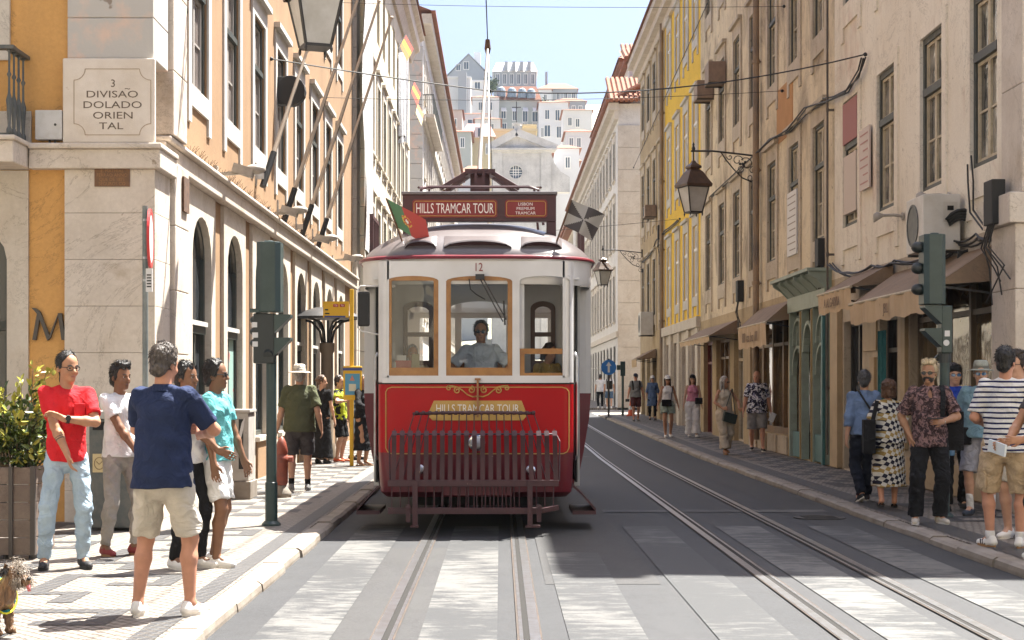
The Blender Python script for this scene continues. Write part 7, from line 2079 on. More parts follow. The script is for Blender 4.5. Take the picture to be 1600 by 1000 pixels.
M_SHADES = mat("sunglass_lens", (0.01, 0.01, 0.012), 0.12); M_SHADEB = mat("mirror_blue_lens", (0.03, 0.10, 0.22), 0.1, spec=.9)
M_SOLE = mat("white_sole", (0.62, 0.60, 0.56), .7); M_SOLEG = mat("gum_sole", (0.30, 0.17, 0.08), .7); M_SOLED = mat("dark_sole", (0.03, 0.03, 0.03), .8)
_seed = [0]

def person(label, x, y, rz, H=1.74, z=None, sk=SK_L, fem=False, fat=1.0, lod=0.011, R_=None, L_=None, RL=None, LL=None, lean=0.0, yaw=0.0, pitch=0.0, top=None, bottom=None, dress=None, shoes=None, hair=None, group="people on the pavements", twist=0.0, cat="person", torso=True):
    """R_/L_: wrist target (x out, y front -, z) and elbow hint; RL/LL: ankle (x, y, z) and foot yaw. Facing -Y; person's right is -X."""
    _seed[0] += 1; sd = _seed[0]
    S = H / 1.76
    zz = (gz(y) + PAV) if z is None else z
    root = thing("person", label, cat, (x, y, zz), R(rz), group)
    V = lambda *a: np.array(a, float) * S
    swd = .150 if fem else .170        # shoulder joint
    ln = math.tan(R(lean))
    def lz(p):                          # lean the upper body forward
        p = np.array(p, float); p[1] -= max(0, p[2] - .95 * S) * ln; return p
    def tw(p):
        p = np.array(p, float); a = R(twist); return np.array([p[0] * math.cos(a) - p[1] * math.sin(a), p[0] * math.sin(a) + p[1] * math.cos(a), p[2]])
    up = lambda p: lz(tw(p))
    RL = RL or ((-.10, .02, .085), 8); LL = LL or ((.10, .0, .085), 8)
    hips = {-1: V(-.088, 0, .92), 1: V(.088, 0, .92)}
    sh = {-1: up(V(-swd, .0, 1.425)), 1: up(V(swd, .0, 1.425))}
    legs = {}; feet = {}
    for sg, (an, fy) in ((-1, RL), (1, LL)):
        fr = np.array([math.sin(R(fy)) * sg, -math.cos(R(fy)), 0])
        kn, an2 = ik(hips[sg], V(*an), .435 * S, .415 * S, fr + np.array([sg * .08, 0, 0]))
        legs[sg] = (hips[sg], kn, an2); feet[sg] = (an2, fr)
    arms = {}
    dR = ((-.27, -.02, .86), (-.25, 1, -.1)); dL = ((.27, -.02, .86), (.25, 1, -.1))
    hand = {}
    for sg, sp in ((-1, R_ or dR), (1, L_ or dL)):
        el, wr = ik(sh[sg], V(*sp[0]), .30 * S, .255 * S, np.array(sp[1], float))
        arms[sg] = (sh[sg], el, wr)
        if len(sp) > 2: hd = np.array(sp[2], float); hd /= np.linalg.norm(hd)
        else:
            hd = wr - el; hd /= np.linalg.norm(hd)
        hand[sg] = (wr, hd, sp[3] if len(sp) > 3 else None)
    # head frame
    piv = up(V(0, .012, 1.49))
    cy, sy = math.cos(R(yaw)), math.sin(R(yaw)); cp, sp_ = math.cos(R(pitch)), math.sin(R(pitch))
    Rz_ = np.array([[cy, -sy, 0], [sy, cy, 0], [0, 0, 1]]); Rx_ = np.array([[1, 0, 0], [0, cp, -sp_], [0, sp_, cp]])
    HM = Rz_ @ Rx_
    hp = lambda *a: piv + HM @ (np.array(a, float) * S)          # offsets from the neck pivot
    hn = lambda *a: HM @ np.array(a, float)
    f3 = fat
    # ---- body (skin), one continuous surface
    b = SDF(.022 * S)
    Y1 = ((0, 1, 0), .72)
    if torso:
        b.limb(V(0, .0, .96), up(V(0, 0, 1.12)), .125 * S * f3, .115 * S * f3, Y1); b.limb(up(V(0, 0, 1.12)), up(V(0, 0, 1.33)), .115 * S * f3, .125 * S, Y1)
        b.limb(up(V(-swd + .03, 0, 1.39)), up(V(swd - .03, 0, 1.39)), .045 * S, .045 * S)
    b.limb(up(V(0, .012, 1.40)), hp(0, -.004, .055), (.05 if fem else .057) * S, (.045 if fem else .053) * S)
    for sg in (-1, 1):
        s0, e0, w0 = arms[sg]; q = (.84 if fem else 1.0) * (0.6 + .4 * f3)
        b.limb(s0, s0 + (e0 - s0) * .5, .043 * S * q, .045 * S * q); b.limb(s0 + (e0 - s0) * .5, e0, .045 * S * q, .038 * S * q)
        m_ = e0 + (w0 - e0) * .3
        b.limb(e0, m_, .038 * S * q, .041 * S * q); b.limb(m_, w0, .041 * S * q, .026 * S * q)
        # hand: palm, four bent fingers, thumb from the side of the palm
        wr, hd, curl = hand[sg]
        out = np.array([sg * 1.0, 0, 0.0]); out = tw(out)
        side = np.cross(hd, out); 
        if np.linalg.norm(side) < .2: side = np.cross(hd, np.array([0, 1, 0.]))
        side /= np.linalg.norm(side)      # across the knuckles
        nrm = np.cross(side, hd); nrm /= np.linalg.norm(nrm)
        if nrm @ out > 0: nrm = -nrm       # palm side faces the body
        pc = wr + hd * .045 * S
        b.limb(wr, wr + hd * .03 * S, .025 * S, .03 * S, (nrm, .62))
        for o_ in (-.022, 0.0, .022): b.limb(wr + hd * .02 * S + side * o_ * .7 * S, wr + hd * .085 * S + side * o_ * S, .017 * S, .0145 * S, (nrm, .8), k=.012 * S)
        cu = .55 if curl is None else curl
        for i, (o_, L1) in enumerate(((-.031, .068), (-.0105, .078), (.0105, .074), (.031, .058))):
            k0 = wr + hd * .092 * S + side * o_ * S
            d1 = hd * math.cos(cu * .6) + nrm * math.sin(cu * .6) + side * o_ * 1.5; d2 = hd * math.cos(cu * 1.5) + nrm * math.sin(cu * 1.5)
            k1 = k0 + d1 * L1 * .5 * S; k2 = k1 + d2 * L1 * .52 * S
            b.limb(k0, k1, .0092 * S, .0085 * S, k=.004 * S); b.limb(k1, k2, .0085 * S, .0068 * S, k=.004 * S)
        th = side * (1 if (side @ np.array([0, -1, 0])) > 0 else -1)
        t0 = wr + hd * .028 * S + th * .026 * S; t1 = t0 + (hd * .7 + th * .6 + nrm * .25) * .042 * S; t2 = t1 + (hd * .95 + th * .1 + nrm * .2) * .032 * S
        b.limb(t0, t1, .0125 * S, .0105 * S, k=.008 * S); b.limb(t1, t2, .0105 * S, .008 * S, k=.004 * S)
        # legs
        h0, k0, a0 = legs[sg]; fw = feet[sg][1]; bk = -fw
        b.limb(h0, k0, .082 * S * f3, .054 * S); c_ = k0 + (a0 - k0) * .3 + bk * .012 * S
        b.limb(k0, c_, .050 * S, .054 * S); b.limb(c_, a0, .054 * S, .033 * S)
        b.limb(a0, a0 + np.array([0, 0, -.05 * S]) + fw * .11 * S, .034 * S, .026 * S)
    # head
    Hm = HM
    b.ell(hp(0, -.004, .165), V(.0745, .093, .098), Hm, k=.02 * S)
    b.ell(hp(0, -.035, .098), V(.056, .058, .075), Hm, k=.03 * S)
    b.ell(hp(0, -.075, .042), V(.026, .020, .022), Hm, k=.03 * S)
    b.limb(hp(0, -.094, .142), hp(0, -.113, .106), .009 * S, .0145 * S, k=.012 * S)
    for sg in (-1, 1):
        b.ell(hp(sg * .0125, -.100, .103), V(.008, .009, .007), Hm, k=.006 * S)
        b.ell(hp(sg * .074, .008, .122), V(.010, .019, .031), Hm, k=.006 * S)
        b.ell(hp(sg * .031, -.098, .136), V(.017, .012, .011), Hm, k=.012 * S, sub=True)
        b.limb(hp(sg * .012, -.091, .153), hp(sg * .046, -.079, .153), .008 * S, .007 * S, k=.012 * S)
        b.ell(hp(sg * .038, -.068, .098), V(.020, .02, .018), Hm, k=.02 * S)
    b.limb(hp(-.019, -.088, .068), hp(.019, -.088, .068), .0075 * S, .0075 * S, k=.008 * S)
    b.build("body", sk, root, lod)
    # ---- face
    if abs(((rz + yaw + 180) % 360) - 180) < 125:
        dark = sk is SK_B
        for sg in (-1, 1):
            mb = MB(); mb.sphere(hp(sg * .031, -.0825, .136), .0105 * S, 10, 6); ey = mb.build("eye", M_EYEW, root, True, local=True)
            mb = MB(); mb.sphere(hp(sg * .031, -.0885, .136), .0072 * S, 8, 5); mb.build("iris", M_EYE, ey, True, local=True)
            mb = MB(); mb.tube([hp(sg * .014, -.098, .157), hp(sg * .032, -.096, .162), hp(sg * .050, -.083, .157)], [.003 * S, .0042 * S, .0025 * S], 5); mb.build("eyebrow", (hair or {}).get('m', H_DKB) if (hair or {}).get('style') != 'bald' else H_GRY, root, True, local=True)
        mb = MB(); mb.tube([hp(-.023, -.090, .067), hp(-.008, -.0985, .070), hp(.008, -.0985, .070), hp(.023, -.090, .067)], [.002 * S, .0055 * S, .0055 * S, .002 * S], 6); mb.build("mouth", M_LIPD if dark else M_LIP, root, True, local=True)
    # ---- hair
    hs = hair or {}
    st = hs.get('style', 'short'); hm = hs.get('m', H_DKB)
    hdisp = folds(.0035, sd, 2.6)
    if st != 'bald' and st != 'none':
        hr = SDF(.015 * S); vol = hs.get('vol', 1.0)
        cl = [(hp(0, -.062, .178), hn(0, -.86, -.50)), (hp(0, -.02, .10), hn(0, -1, -.28))]
        hr.ell(hp(0, .004, .172 + .004 * vol), V(.0795 + .004 * vol, .099 + .003 * vol, .099 + .008 * vol), Hm, clips=cl)
        if st in ('short', 'quiff', 'crop'):
            hr.ell(hp(0, .055, .10), V(.062, .045, .06), Hm, clips=cl)
            for sg in (-1, 1): hr.ell(hp(sg * .066, .0, .15), V(.014, .03, .035), Hm)
        if st == 'quiff':
            hr.limb(hp(-.035, -.070, .245), hp(.04, -.066, .248), .03 * S, .026 * S); hr.limb(hp(-.05, -.02, .262), hp(.05, -.02, .262), .026 * S, .026 * S)
        if st == 'bun':
            hr.ell(hp(0, .10, .17), V(.034, .034, .034), Hm); hr.limb(hp(0, .08, .10), hp(.0, .085, .02), .022 * S, .012 * S)
        if st == 'bob':
            for a in (-1.0, -.5, 0, .5, 1.0): hr.limb(hp(.075 * a, .03 + .055 * (1 - abs(a)), .15), hp(.088 * a, .035 + .05 * (1 - abs(a)), .045), .042 * S, .035 * S)
        if st == 'long':
            for a in (-1.0, -.5, 0, .5, 1.0): hr.limb(hp(.07 * a, .03 + .055 * (1 - abs(a)), .15), hp(.082 * a, .045 + .05 * (1 - abs(a)), -.08), .036 * S, .018 * S)
            for sg in (-1, 1): hr.limb(hp(sg * .072, -.02, .16), hp(sg * .085, -.03, -.07), .018 * S, .014 * S)
        if st == 'curly':
            for i in range(26):
                a, e = rng.rand() * 6.28, rng.rand() * 1.3
                hr.ell(hp(.085 * math.cos(a) * math.cos(e), .02 + .085 * abs(math.sin(a)) * math.cos(e), .165 + .10 * math.sin(e)), V(.028, .028, .028), None, clips=cl[:1])
            for a in (-.9, -.45, 0, .45, .9): hr.limb(hp(.072 * a, .03 + .055 * (1 - abs(a)), .15), hp(.08 * a, .04 + .05 * (1 - abs(a)), .05), .036 * S, .03 * S)
        ho = hr.build("hair", hm, root, max(lod * .75, .007), hdisp)
        if lod <= .009 and not hs.get('hat') and not hs.get('beanie'):
            mb = MB(); me = ho.data; nv = len(me.vertices); r0 = np.random.RandomState(sd); c0 = hp(0, 0, .16)
            for i in r0.randint(0, nv, 650):
                p = np.array(me.vertices[i].co); n_ = p - c0; n_ /= np.linalg.norm(n_) + 1e-6
                fl = HM @ np.array([0, .5, -.75 if st in ('long', 'bob', 'bun') else -.45]) if n_ @ (HM @ np.array([0, -1, .6])) < .7 else HM @ np.array([.4 * r0.randn(), -.2, .9])
                d_ = fl - (fl @ n_) * n_; d_ = d_ / (np.linalg.norm(d_) + 1e-6) + n_ * .38 + r0.randn(3) * .22; L = .016 + .016 * r0.rand()
                mb.tube([p - n_ * .002, p + d_ * L * .6, p + d_ * L - n_ * .004], [.0022, .0016, .0004], 3, False)
            mb.build("hair_strands", hm, ho, local=True)
    if st == 'bald' and hs.get('fringe'):
        hr = SDF(.012 * S); hr.ell(hp(0, .006, .14), V(.0785, .098, .075), Hm, clips=[(hp(0, -.02, .12), hn(0, -1, -.2)), (hp(0, 0, .165), hn(0, .2, 1))]); hr.build("hair", H_GRY, root, max(lod * .75, .008))
    if hs.get('beard'):
        br = SDF(.012 * S); br.ell(hp(0, -.040, .083), V(.0605, .0625, .068), Hm, clips=[(hp(0, -.05, .088), hn(0, .25, 1)), (hp(0, -.025, .06), hn(0, 1, 0))]); br.limb(hp(-.024, -.090, .082), hp(.024, -.090, .082), .004 * S, .004 * S); br.ell(hp(0, -.093, .066), V(.014, .014, .0075), Hm, sub=True, k=.003); br.build("beard", hs.get('bm', H_BLK), root, .006, folds(.002, 3, 4))
    def glasses(m_l, m_f, up_=0, clear=False):
        mb = MB(); w_, h_ = .027, .019
        for sg in (-1, 1):
            c = hp(sg * .033, -.104 + .02 * (up_ > 0), .136 + up_)
            pts = [c + HM @ (np.array([w_ * math.cos(a) * (1 if math.cos(a * 1) else 1), 0.012 * abs(math.cos(a)) * (1 if math.cos(a) * sg > 0 else .2), h_ * math.sin(a)]) * S) for a in [2 * math.pi * k / 14 for k in range(14)]]
            if clear: mb.tube(pts + [pts[0]], .0028 * S, 5)
            else:
                n_ = HM @ np.array([0, -.004, 0]); mb.add(pts + [p + n_ for p in pts], [tuple(range(14)), tuple(range(14, 28))] + [(k, (k + 1) % 14, 14 + (k + 1) % 14, 14 + k) for k in range(14)])
        mb2 = MB()
        mb2.bar(hp(-.008, -.106 + .02 * (up_ > 0), .140 + up_), hp(.008, -.106 + .02 * (up_ > 0), .140 + up_), .006 * S)
        for sg in (-1, 1): mb2.tube([hp(sg * .058, -.092 + .02 * (up_ > 0), .142 + up_), hp(sg * .080, -.03, .142 + up_ * .8), hp(sg * .0805, .02, .135 + up_ * .5)], .003 * S, 5)
        if clear: mb2.v and mb.add(mb2.v, mb2.f); return mb.build("spectacles", m_f, root, local=True)
        g_ = mb2.build("glasses_frame", m_f, root, local=True); mb.build("lens", m_l, g_, local=True)
    if hs.get('shades'): glasses(hs['shades'], M_RUB)
    if hs.get('specs'): glasses(None, M_RUB, clear=True)
    if hs.get('onhead'): glasses(M_SHADES, M_RUB, .085)
    if hs.get('cap'):
        c = SDF(.006 * S); c.ell(hp(0, .002, .182), V(.088, .106, .098), Hm, clips=[(hp(0, 0, .172), hn(0, .06, -1))]); c.build("cap", hs['cap'], root, max(.008, lod * .8))
        mb = MB(); o1 = [hp(.074 * math.sin(a), -.085 * math.cos(a) - .008, .178) for a in np.linspace(-1.2, 1.2, 11)]; o2 = [hp(.078 * math.sin(a), -.10 * math.cos(a) - .075 * math.cos(a * .9), .168 - .012 * abs(math.sin(a))) for a in np.linspace(-1.2, 1.2, 11)]
        mb.strip(o1, o2); mb.strip([p + HM @ np.array([0, 0, .006]) for p in o1], [p + HM @ np.array([0, 0, .006]) for p in o2]); mb.strip(o2, [p + HM @ np.array([0, 0, .006]) for p in o2]); mb.build("cap_visor", hs['cap'], root, True, local=True)
    if hs.get('beanie'):
        c = SDF(.006 * S); c.ell(hp(0, .004, .18), V(.087, .105, .10), Hm, clips=[(hp(0, -.05, .168), hn(0, -.25, -1))]); c.build("beanie", hs['beanie'], root, .008, folds(.002, 2, 3))
    if hs.get('hat'):
        m_h, m_b, rb = hs['hat']
        mb = MB(); Mh = Matrix([list(r_) for r_ in HM])
        mb.lathe([(.076 * S, .0), (rb * S, -.012 * S), (rb * S + .004, -.008 * S), (rb * .8 * S, .002 * S), (.088 * S, .012 * S), (.086 * S, .03 * S), (.080 * S, .085 * S), (.066 * S, .108 * S), (.03 * S, .112 * S), (0, .102 * S)], hp(0, .002, .185), 28, Mh)
        mb.build("hat", m_h, root, True, local=True)
        mb = MB(); mb.lathe([(.0895 * S, .0), (.0905 * S, .006 * S), (.0885 * S, .032 * S), (.084 * S, .034 * S)], hp(0, .002, .196), 28, Mh); mb.build("hat_band", m_b, root, True, local=True)
    # ---- clothes
    tp = top
    wst, chs = (.135, .148) if fem else (.152, .160)
    if tp or dress:
        g_ = tp or dress; lo_ = g_.get('loose', .012); c = SDF(.03 * S); hem = g_.get('hem', .88)
        cl = [(V(0, 0, hem), (0, 0, -1))]
        nk = g_.get('neck', None)
        hipr = (.172 if fem else .178) * f3 + lo_
        c.limb(V(0, .004, hem), up(V(0, -.002, 1.13)), hipr * S, (wst * f3 + lo_) * S, ((0, 1, 0), .84), cl)
        c.limb(up(V(0, -.004, 1.13)), up(V(0, -.004, 1.31)), (wst * f3 + lo_) * S, (chs * (.5 + .5 * f3) + lo_ * .8) * S, ((0, 1, 0), .72 + .15 * (f3 - 1)), cl)
        if f3 > 1.1: c.ell(up(V(0, -.07, 1.12)), V(.12 * f3, .085 * f3, .14))
        if fem:
            for sg in (-1, 1): c.ell(up(V(sg * .07, -.085, 1.275)), V(.062, .055, .06))
        slv = g_.get('sleeve', .62)
        if slv is not None:
            c.limb(up(V(-swd + .035, .002, 1.375)), up(V(swd - .035, .002, 1.375)), (.062 + lo_ * .4) * S, (.062 + lo_ * .4) * S, ((0, 1, 0), .95))
            for sg in (-1, 1):
                c.limb(up(V(sg * .04, .014, 1.452)), up(V(sg * swd * .85, .004, 1.412)), .036 * S, .044 * S)
                s0, e0, w0 = arms[sg]
                if slv <= 1:
                    en = s0 + (e0 - s0) * slv; d_ = (e0 - s0) / np.linalg.norm(e0 - s0)
                    c.limb(s0, en + d_ * .03, (.050 + lo_ * .5) * S, (.053 + lo_ * .85) * S, None, [(en, d_)])
                else:
                    en = e0 + (w0 - e0) * (slv - 1); d_ = (w0 - e0) / np.linalg.norm(w0 - e0)
                    c.limb(s0, e0, (.051 + lo_ * .6) * S, (.046 + lo_ * .8) * S); c.limb(e0, en + d_ * .03, (.048 + lo_ * .8) * S, (.036 + lo_ * .7) * S, None, [(en, d_)])
        else:
            for sg in (-1, 1): c.limb(up(V(sg * .085, -.05, 1.34)), up(V(sg * .078, .03, 1.43)), .022 * S, .018 * S); c.limb(up(V(sg * .078, .03, 1.43)), up(V(sg * .08, .08, 1.33)), .018 * S, .022 * S)
        if dress: pass
        if g_.get('open'): c.ell(up(V(0, -.105, 1.415)), V(.028, .06, .075), sub=True, k=.01)
        top_o = c.build(g_.get('name', 'shirt'), g_['m'], root, lod, folds(g_.get('fold', .0062), sd))
        if g_.get('collar'):
            mb = MB(); Mh = Matrix.Identity(3); a_ = up(V(0, .012, 1.455))
            o1 = [a_ + np.array([.066 * math.cos(t), .060 * math.sin(t), .0 - .012 * math.sin(t)]) * S for t in np.linspace(-math.pi / 2 + .35, 1.5 * math.pi - .35, 18)]
            o2 = [a_ + np.array([.060 * math.cos(t), .054 * math.sin(t), .040]) * S for t in np.linspace(-math.pi / 2 + .35, 1.5 * math.pi - .35, 18)]
            o3 = [a_ + np.array([.079 * math.cos(t), .074 * math.sin(t), -.004]) * S for t in np.linspace(-math.pi / 2 + .35, 1.5 * math.pi - .35, 18)]
            mb.strip(o1, o2); mb.strip(o2, o3); mb.build("collar", g_['m'], top_o, True, local=True)
    bt = bottom
    if dress:
        c = SDF(.03 * S); e_ = dress.get('end', .35); fl_ = dress.get('flare', .2)
        c.limb(V(0, 0, 1.0), V(0, .005, e_ - .05), (.15 * f3 + .01) * S, fl_ * S, ((0, 1, 0), .78), [(V(0, 0, e_), (0, 0, -1))])
        c.build("skirt", dress['m'], root, lod, folds(.007, sd, .9))
    if bt:
        c = SDF(.02 * S); lo_ = bt.get('loose', .012); cut = bt.get('cut', 2.0)   # cut <1 thigh fraction, 1..2 shank fraction
        hipr = (.158 if fem else .146) * f3
        c.limb(V(0, .004, .90), V(0, .0, 1.02), (hipr + lo_ * .4) * S, (hipr * .93 + lo_ * .3) * S, ((0, 1, 0), .74), [(V(0, 0, 1.035), (0, 0, 1))])
        for sg in (-1, 1):
            h0, k0, a0 = legs[sg]; h1 = h0 + np.array([0, 0, -.02]); fw = feet[sg][1]
            if cut <= 1:
                en = h1 + (k0 - h1) * cut; d_ = (k0 - h1) / np.linalg.norm(k0 - h1)
                c.limb(h1, en + d_ * .03, (.088 * f3 + lo_) * S, (.068 + lo_ * 1.4) * S, None, [(en, d_)])
            else:
                en = k0 + (a0 - k0) * (cut - 1); d_ = (a0 - k0) / np.linalg.norm(a0 - k0); wl = bt.get('leg', .045)
                c.limb(h1, k0, (.088 * f3 + lo_) * S, (.060 + lo_) * S); cm = k0 + (a0 - k0) * .3 - fw * .008 * S
                c.limb(k0, cm, (.060 + lo_) * S, (.058 + lo_) * S if wl < .07 else (wl * .9) * S); c.limb(cm, en + d_ * .03, (.058 + lo_) * S if wl < .07 else (wl * .9) * S, (wl + lo_ * .6) * S, None, [(en, d_)])
        c.build(bt.get('name', 'trousers' if cut > 1 else 'shorts'), bt['m'], root, lod, folds(bt.get('fold', .0058), sd + 5, 1.1))
        if bt.get('belt'):
            mb = MB(); mb.lathe([((hipr * .95 + .012) * S, -.018), ((hipr * .95 + .014) * S, .018)], V(0, 0, 1.0), 24, Matrix.Diagonal((1, .76, 1))); mb.build("belt", M_RUB, root, local=True)
    # ---- shoes
    sh_ = shoes or {'m': M_RUB, 'sole': M_SOLED}
    for sg in (-1, 1):
        a0, fw = feet[sg]; lift = a0 - np.array([0, 0, .085 * S]); sd_ = np.array([-fw[1], fw[0], 0]); tip_ = np.array([0, 0, 1.0])
        ptc = sh_.get('pitch', {}).get(sg, 0.0)
        fwd = fw * math.cos(ptc) + np.array([0, 0, -math.sin(ptc)]); upv = fw * math.sin(ptc) + np.array([0, 0, math.cos(ptc)])
        o_ = lambda f_, s_, u_: lift + fwd * f_ * S + sd_ * s_ * S + upv * u_ * S
        if not sh_.get('sandal'):
            c = SDF(.015 * S); cl = [(o_(0, 0, .014), -upv)]
            c.limb(o_(-.045, 0, .045), o_(.03, 0, .042), .036 * S, .038 * S, None, cl); c.limb(o_(.03, 0, .040), o_(.155, 0, .030), .040 * S, .030 * S, None, cl)
            c.limb(o_(-.03, 0, .075), o_(.03, 0, .07), .034 * S, .032 * S, None, [(o_(-.02, 0, sh_.get('top', .098)), upv + fwd * .25)])
            so_ = c.build("shoe", sh_['m'], root, min(lod, .009))
        else:
            mb = MB(); mb.tube([o_(.10, -.04, .025), o_(.09, 0, .055), o_(.10, .04, .025)], .012 * S, 6); mb.tube([o_(.0, -.035, .025), o_(-.01, 0, .08), o_(.0, .035, .025)], .009 * S, 6); so_ = mb.build("shoe", sh_['m'], root, True, local=True)
        mb = MB(); ol = []
        for t in np.linspace(0, 2 * math.pi, 20, endpoint=False):
            u = math.cos(t); ol.append((.05 + .125 * u + .0, (.043 - .010 * (u < -.2) * 1.0 + .004 * u) * math.sin(t)))
        n = len(ol); mb.add([o_(a_, b_, .0) for a_, b_ in ol] + [o_(a_, b_, .024) for a_, b_ in ol], [tuple(range(n))[::-1], tuple(range(n, 2 * n))] + [(i, (i + 1) % n, n + (i + 1) % n, n + i) for i in range(n)])
        mb.build("sole", sh_.get('sole', M_SOLE), so_, local=True)
        if sh_.get('sock'):
            c = SDF(.01); c.limb(a0 + np.array([0, 0, .0]), a0 + (legs[sg][1] - a0) * sh_.get('sockh', .2), .040 * S, .043 * S); c.build("sock", sh_['sock'], root, .009)
        if sh_.get('lace'):
            mb = MB()
            for i in range(4): mb.bar(o_(.045 + i * .02, -.022, .077 - i * .006), o_(.045 + i * .02, .022, .077 - i * .006), .005)
            mb.build("laces", sh_['lace'], so_, local=True)
        if sh_.get('stripe'):
            for i in range(3):
                mb = MB(); mb.bar(o_(.02 + i * .03, .0385, .022), o_(.045 + i * .03, .030, .062), .012, .006, up=tuple(fwd)); mb.bar(o_(.02 + i * .03, -.0385, .022), o_(.045 + i * .03, -.030, .062), .012, .006, up=tuple(fwd)); mb.build("shoe_stripe", sh_['stripe'], so_, local=True)
    root_info = dict(S=S, V=V, up=up, hp=hp, hn=hn, HM=HM, arms=arms, hand=hand, legs=legs, feet=feet)
    return root, root_info

def toworld(root, p):
    a = root.rotation_euler[2]
    return Vector((root.location[0] + p[0] * math.cos(a) - p[1] * math.sin(a), root.location[1] + p[0] * math.sin(a) + p[1] * math.cos(a), root.location[2] + p[2]))

def held(name, label, cat, root, mats, fn, smooth=False, bevel=0.0, group=None):
    """a thing a person holds or wears loose: built in the person's own axes, top-level"""
    mb = MB(); fn(mb)
    mb.v = [tuple(toworld(root, p)) for p in mb.v]
    return mb.top(name, mats, label, cat, group, smooth, bevel)

def spot(px, py):
    """where a foot seen at px,py stands on the pavement"""
    Y = FPX * (CAMH - PAV) / (py - VPY)
    return (px - VPX) * Y / FPX, Y
# ================================================================ the people
GL, GR, GF = "people standing on the left pavement", "people on the right pavement", "people far down the street"
fb = fabric
W_SNK = {'m': mat("white_leather", (0.72, 0.71, 0.69), .5, obj=True), 'sole': M_SOLE, 'lace': M_SOLE}
K_SNK = {'m': mat("black_suede", (0.018, 0.018, 0.020), .7), 'sole': M_SOLED, 'lace': mat("grey_lace", (0.3, 0.3, 0.3), .8)}
R_SNK = {'m': mat("oxblood_canvas", (0.22, 0.035, 0.035), .7), 'sole': M_SOLEG, 'lace': mat("red_lace", (0.3, 0.08, 0.07), .8)}
JEAN = fb("pale_blue_denim", (0.36, 0.47, 0.57)); GREYC = fb("grey_chino", (0.33, 0.31, 0.28)); BLKC = fb("black_cloth", (0.016, 0.016, 0.018)); STN = fb("stone_chino", (0.56, 0.52, 0.45)); KHA = fb("khaki_cotton", (0.50, 0.38, 0.25)); WHTC = fb("white_cotton", (0.72, 0.72, 0.72)); CHAR = fb("charcoal_cotton", (0.075, 0.07, 0.075))
hang = lambda sg, x=.25, y=-.03, z=.86: ((sg * x, y, z), (sg * .3, 1, -.1))

# --- left pavement
X_, Y_ = spot(104, 888)
red, ri = person("man in bright red tee and pale jeans holding his own arm", X_, Y_, 22, 1.745, sk=SK_T, fat=.88, lod=.0075, group=GL,
    R_=((.0, -.25, .87), (-1, .1, -.1), (.25, -.1, -1), .5), L_=((-.045, -.20, 1.215), (1, -.35, -.7), (-.86, .25, .42), .7), RL=((-.17, .03, .085), 12), LL=((.13, -.02, .085), 10), yaw=26, pitch=4,
    top=dict(m=fb("red_jersey", (0.62, 0.022, 0.03)), loose=.010, hem=.87, sleeve=.74), bottom=dict(m=JEAN, loose=.008, leg=.046, fold=.007), shoes=K_SNK, hair=dict(style='bun', m=H_BLK, specs=True, vol=.3))
e0, w0 = ri['arms'][1][1], ri['arms'][1][2]; dd = (w0 - e0) / np.linalg.norm(w0 - e0)
held("wristwatch", "black wristwatch on the wrist of the man in the red tee", "watch", red, M_RUB, lambda m: (m.tube([w0 - dd * .02, w0 - dd * .045], .034, 14), m.lathe([(.0, 0), (.022, 0), (.022, .012), (0, .012)], Vector(w0 - dd * .032) + Vector((0, -.035, .01)), 14, Matrix.Rotation(math.pi / 2, 3, 'X'))))
e1, w1 = ri['arms'][-1][1], ri['arms'][-1][2]
mb = MB(); mb.tube([e1 + (w1 - e1) * t for t in (.36, .42)], [.0405, .0400], 14, False); mb.tube([e1 + (w1 - e1) * t for t in (.46, .49)], [.0385, .0378], 14, False); mb.build("tattoo_band", mat("tattoo_ink", (0.06, 0.06, 0.065), .6), red, local=True)
mb = MB(); q_ = ri['up'](np.array([.085, -.128, 1.275])); mb.obox(q_ + np.array([0, -.008, 0]), (.045, .006, .05), Matrix.Rotation(.35, 3, 'Z')); mb.build("chest_pocket", fb("red_jersey", (0.62, 0.022, 0.03)), red, local=True, bevel=.004)

X_, Y_ = spot(188, 868)
wt, wi = person("man in white v-neck tee with grey trousers and oxblood sneakers", X_, Y_, 50, 1.67, sk=SK_B, fat=.92, lod=.0075, group=GL,
    R_=((.02, -.30, .86), (-1, .3, -.1), (.35, -.5, -.8), .6), L_=((.10, -.27, .84), (1, .4, -.1), (-.1, -.4, -.9), .6), RL=((-.12, .06, .085), 10), LL=((.12, -.06, .085), 14), yaw=8, pitch=2,
    top=dict(m=WHTC, loose=.010, hem=.90, sleeve=.6, fold=.003), bottom=dict(m=GREYC, loose=.007, leg=.042, cut=1.93, fold=.007), shoes=R_SNK, hair=dict(style='quiff', m=H_BLK, onhead=True, vol=.6))
w0 = wi['hand'][-1][0]
held("phone", "black phone in the hands of the man in the white tee", "phone", wt, M_RUB, lambda m: m.obox(w0 + np.array([.05, -.09, -.10]), (.035, .006, .07), Matrix.Rotation(.5, 3, 'X')), bevel=.005)

X_, Y_ = spot(255, 963)
nv, ni = person("man in navy polo and stone shorts seen from behind near the kerb", X_, Y_, 164, 1.74, sk=SK_R, fat=1.08, lod=.0075, group=GL,
    R_=((-.09, -.33, 1.16), (-1, .1, -.55), (.5, -.75, .3), .6), L_=((.09, -.33, 1.16), (1, .1, -.55), (-.5, -.75, .3), .6), RL=((-.16, -.06, .085), 14), LL=((.16, .04, .085), 14), yaw=-8, pitch=8,
    top=dict(m=fb("navy_pique", (0.022, 0.034, 0.085)), loose=.016, hem=.83, sleeve=.80, collar=True), bottom=dict(m=STN, loose=.014, cut=.93), shoes=W_SNK, hair=dict(style='short', m=H_GBR, vol=.8))

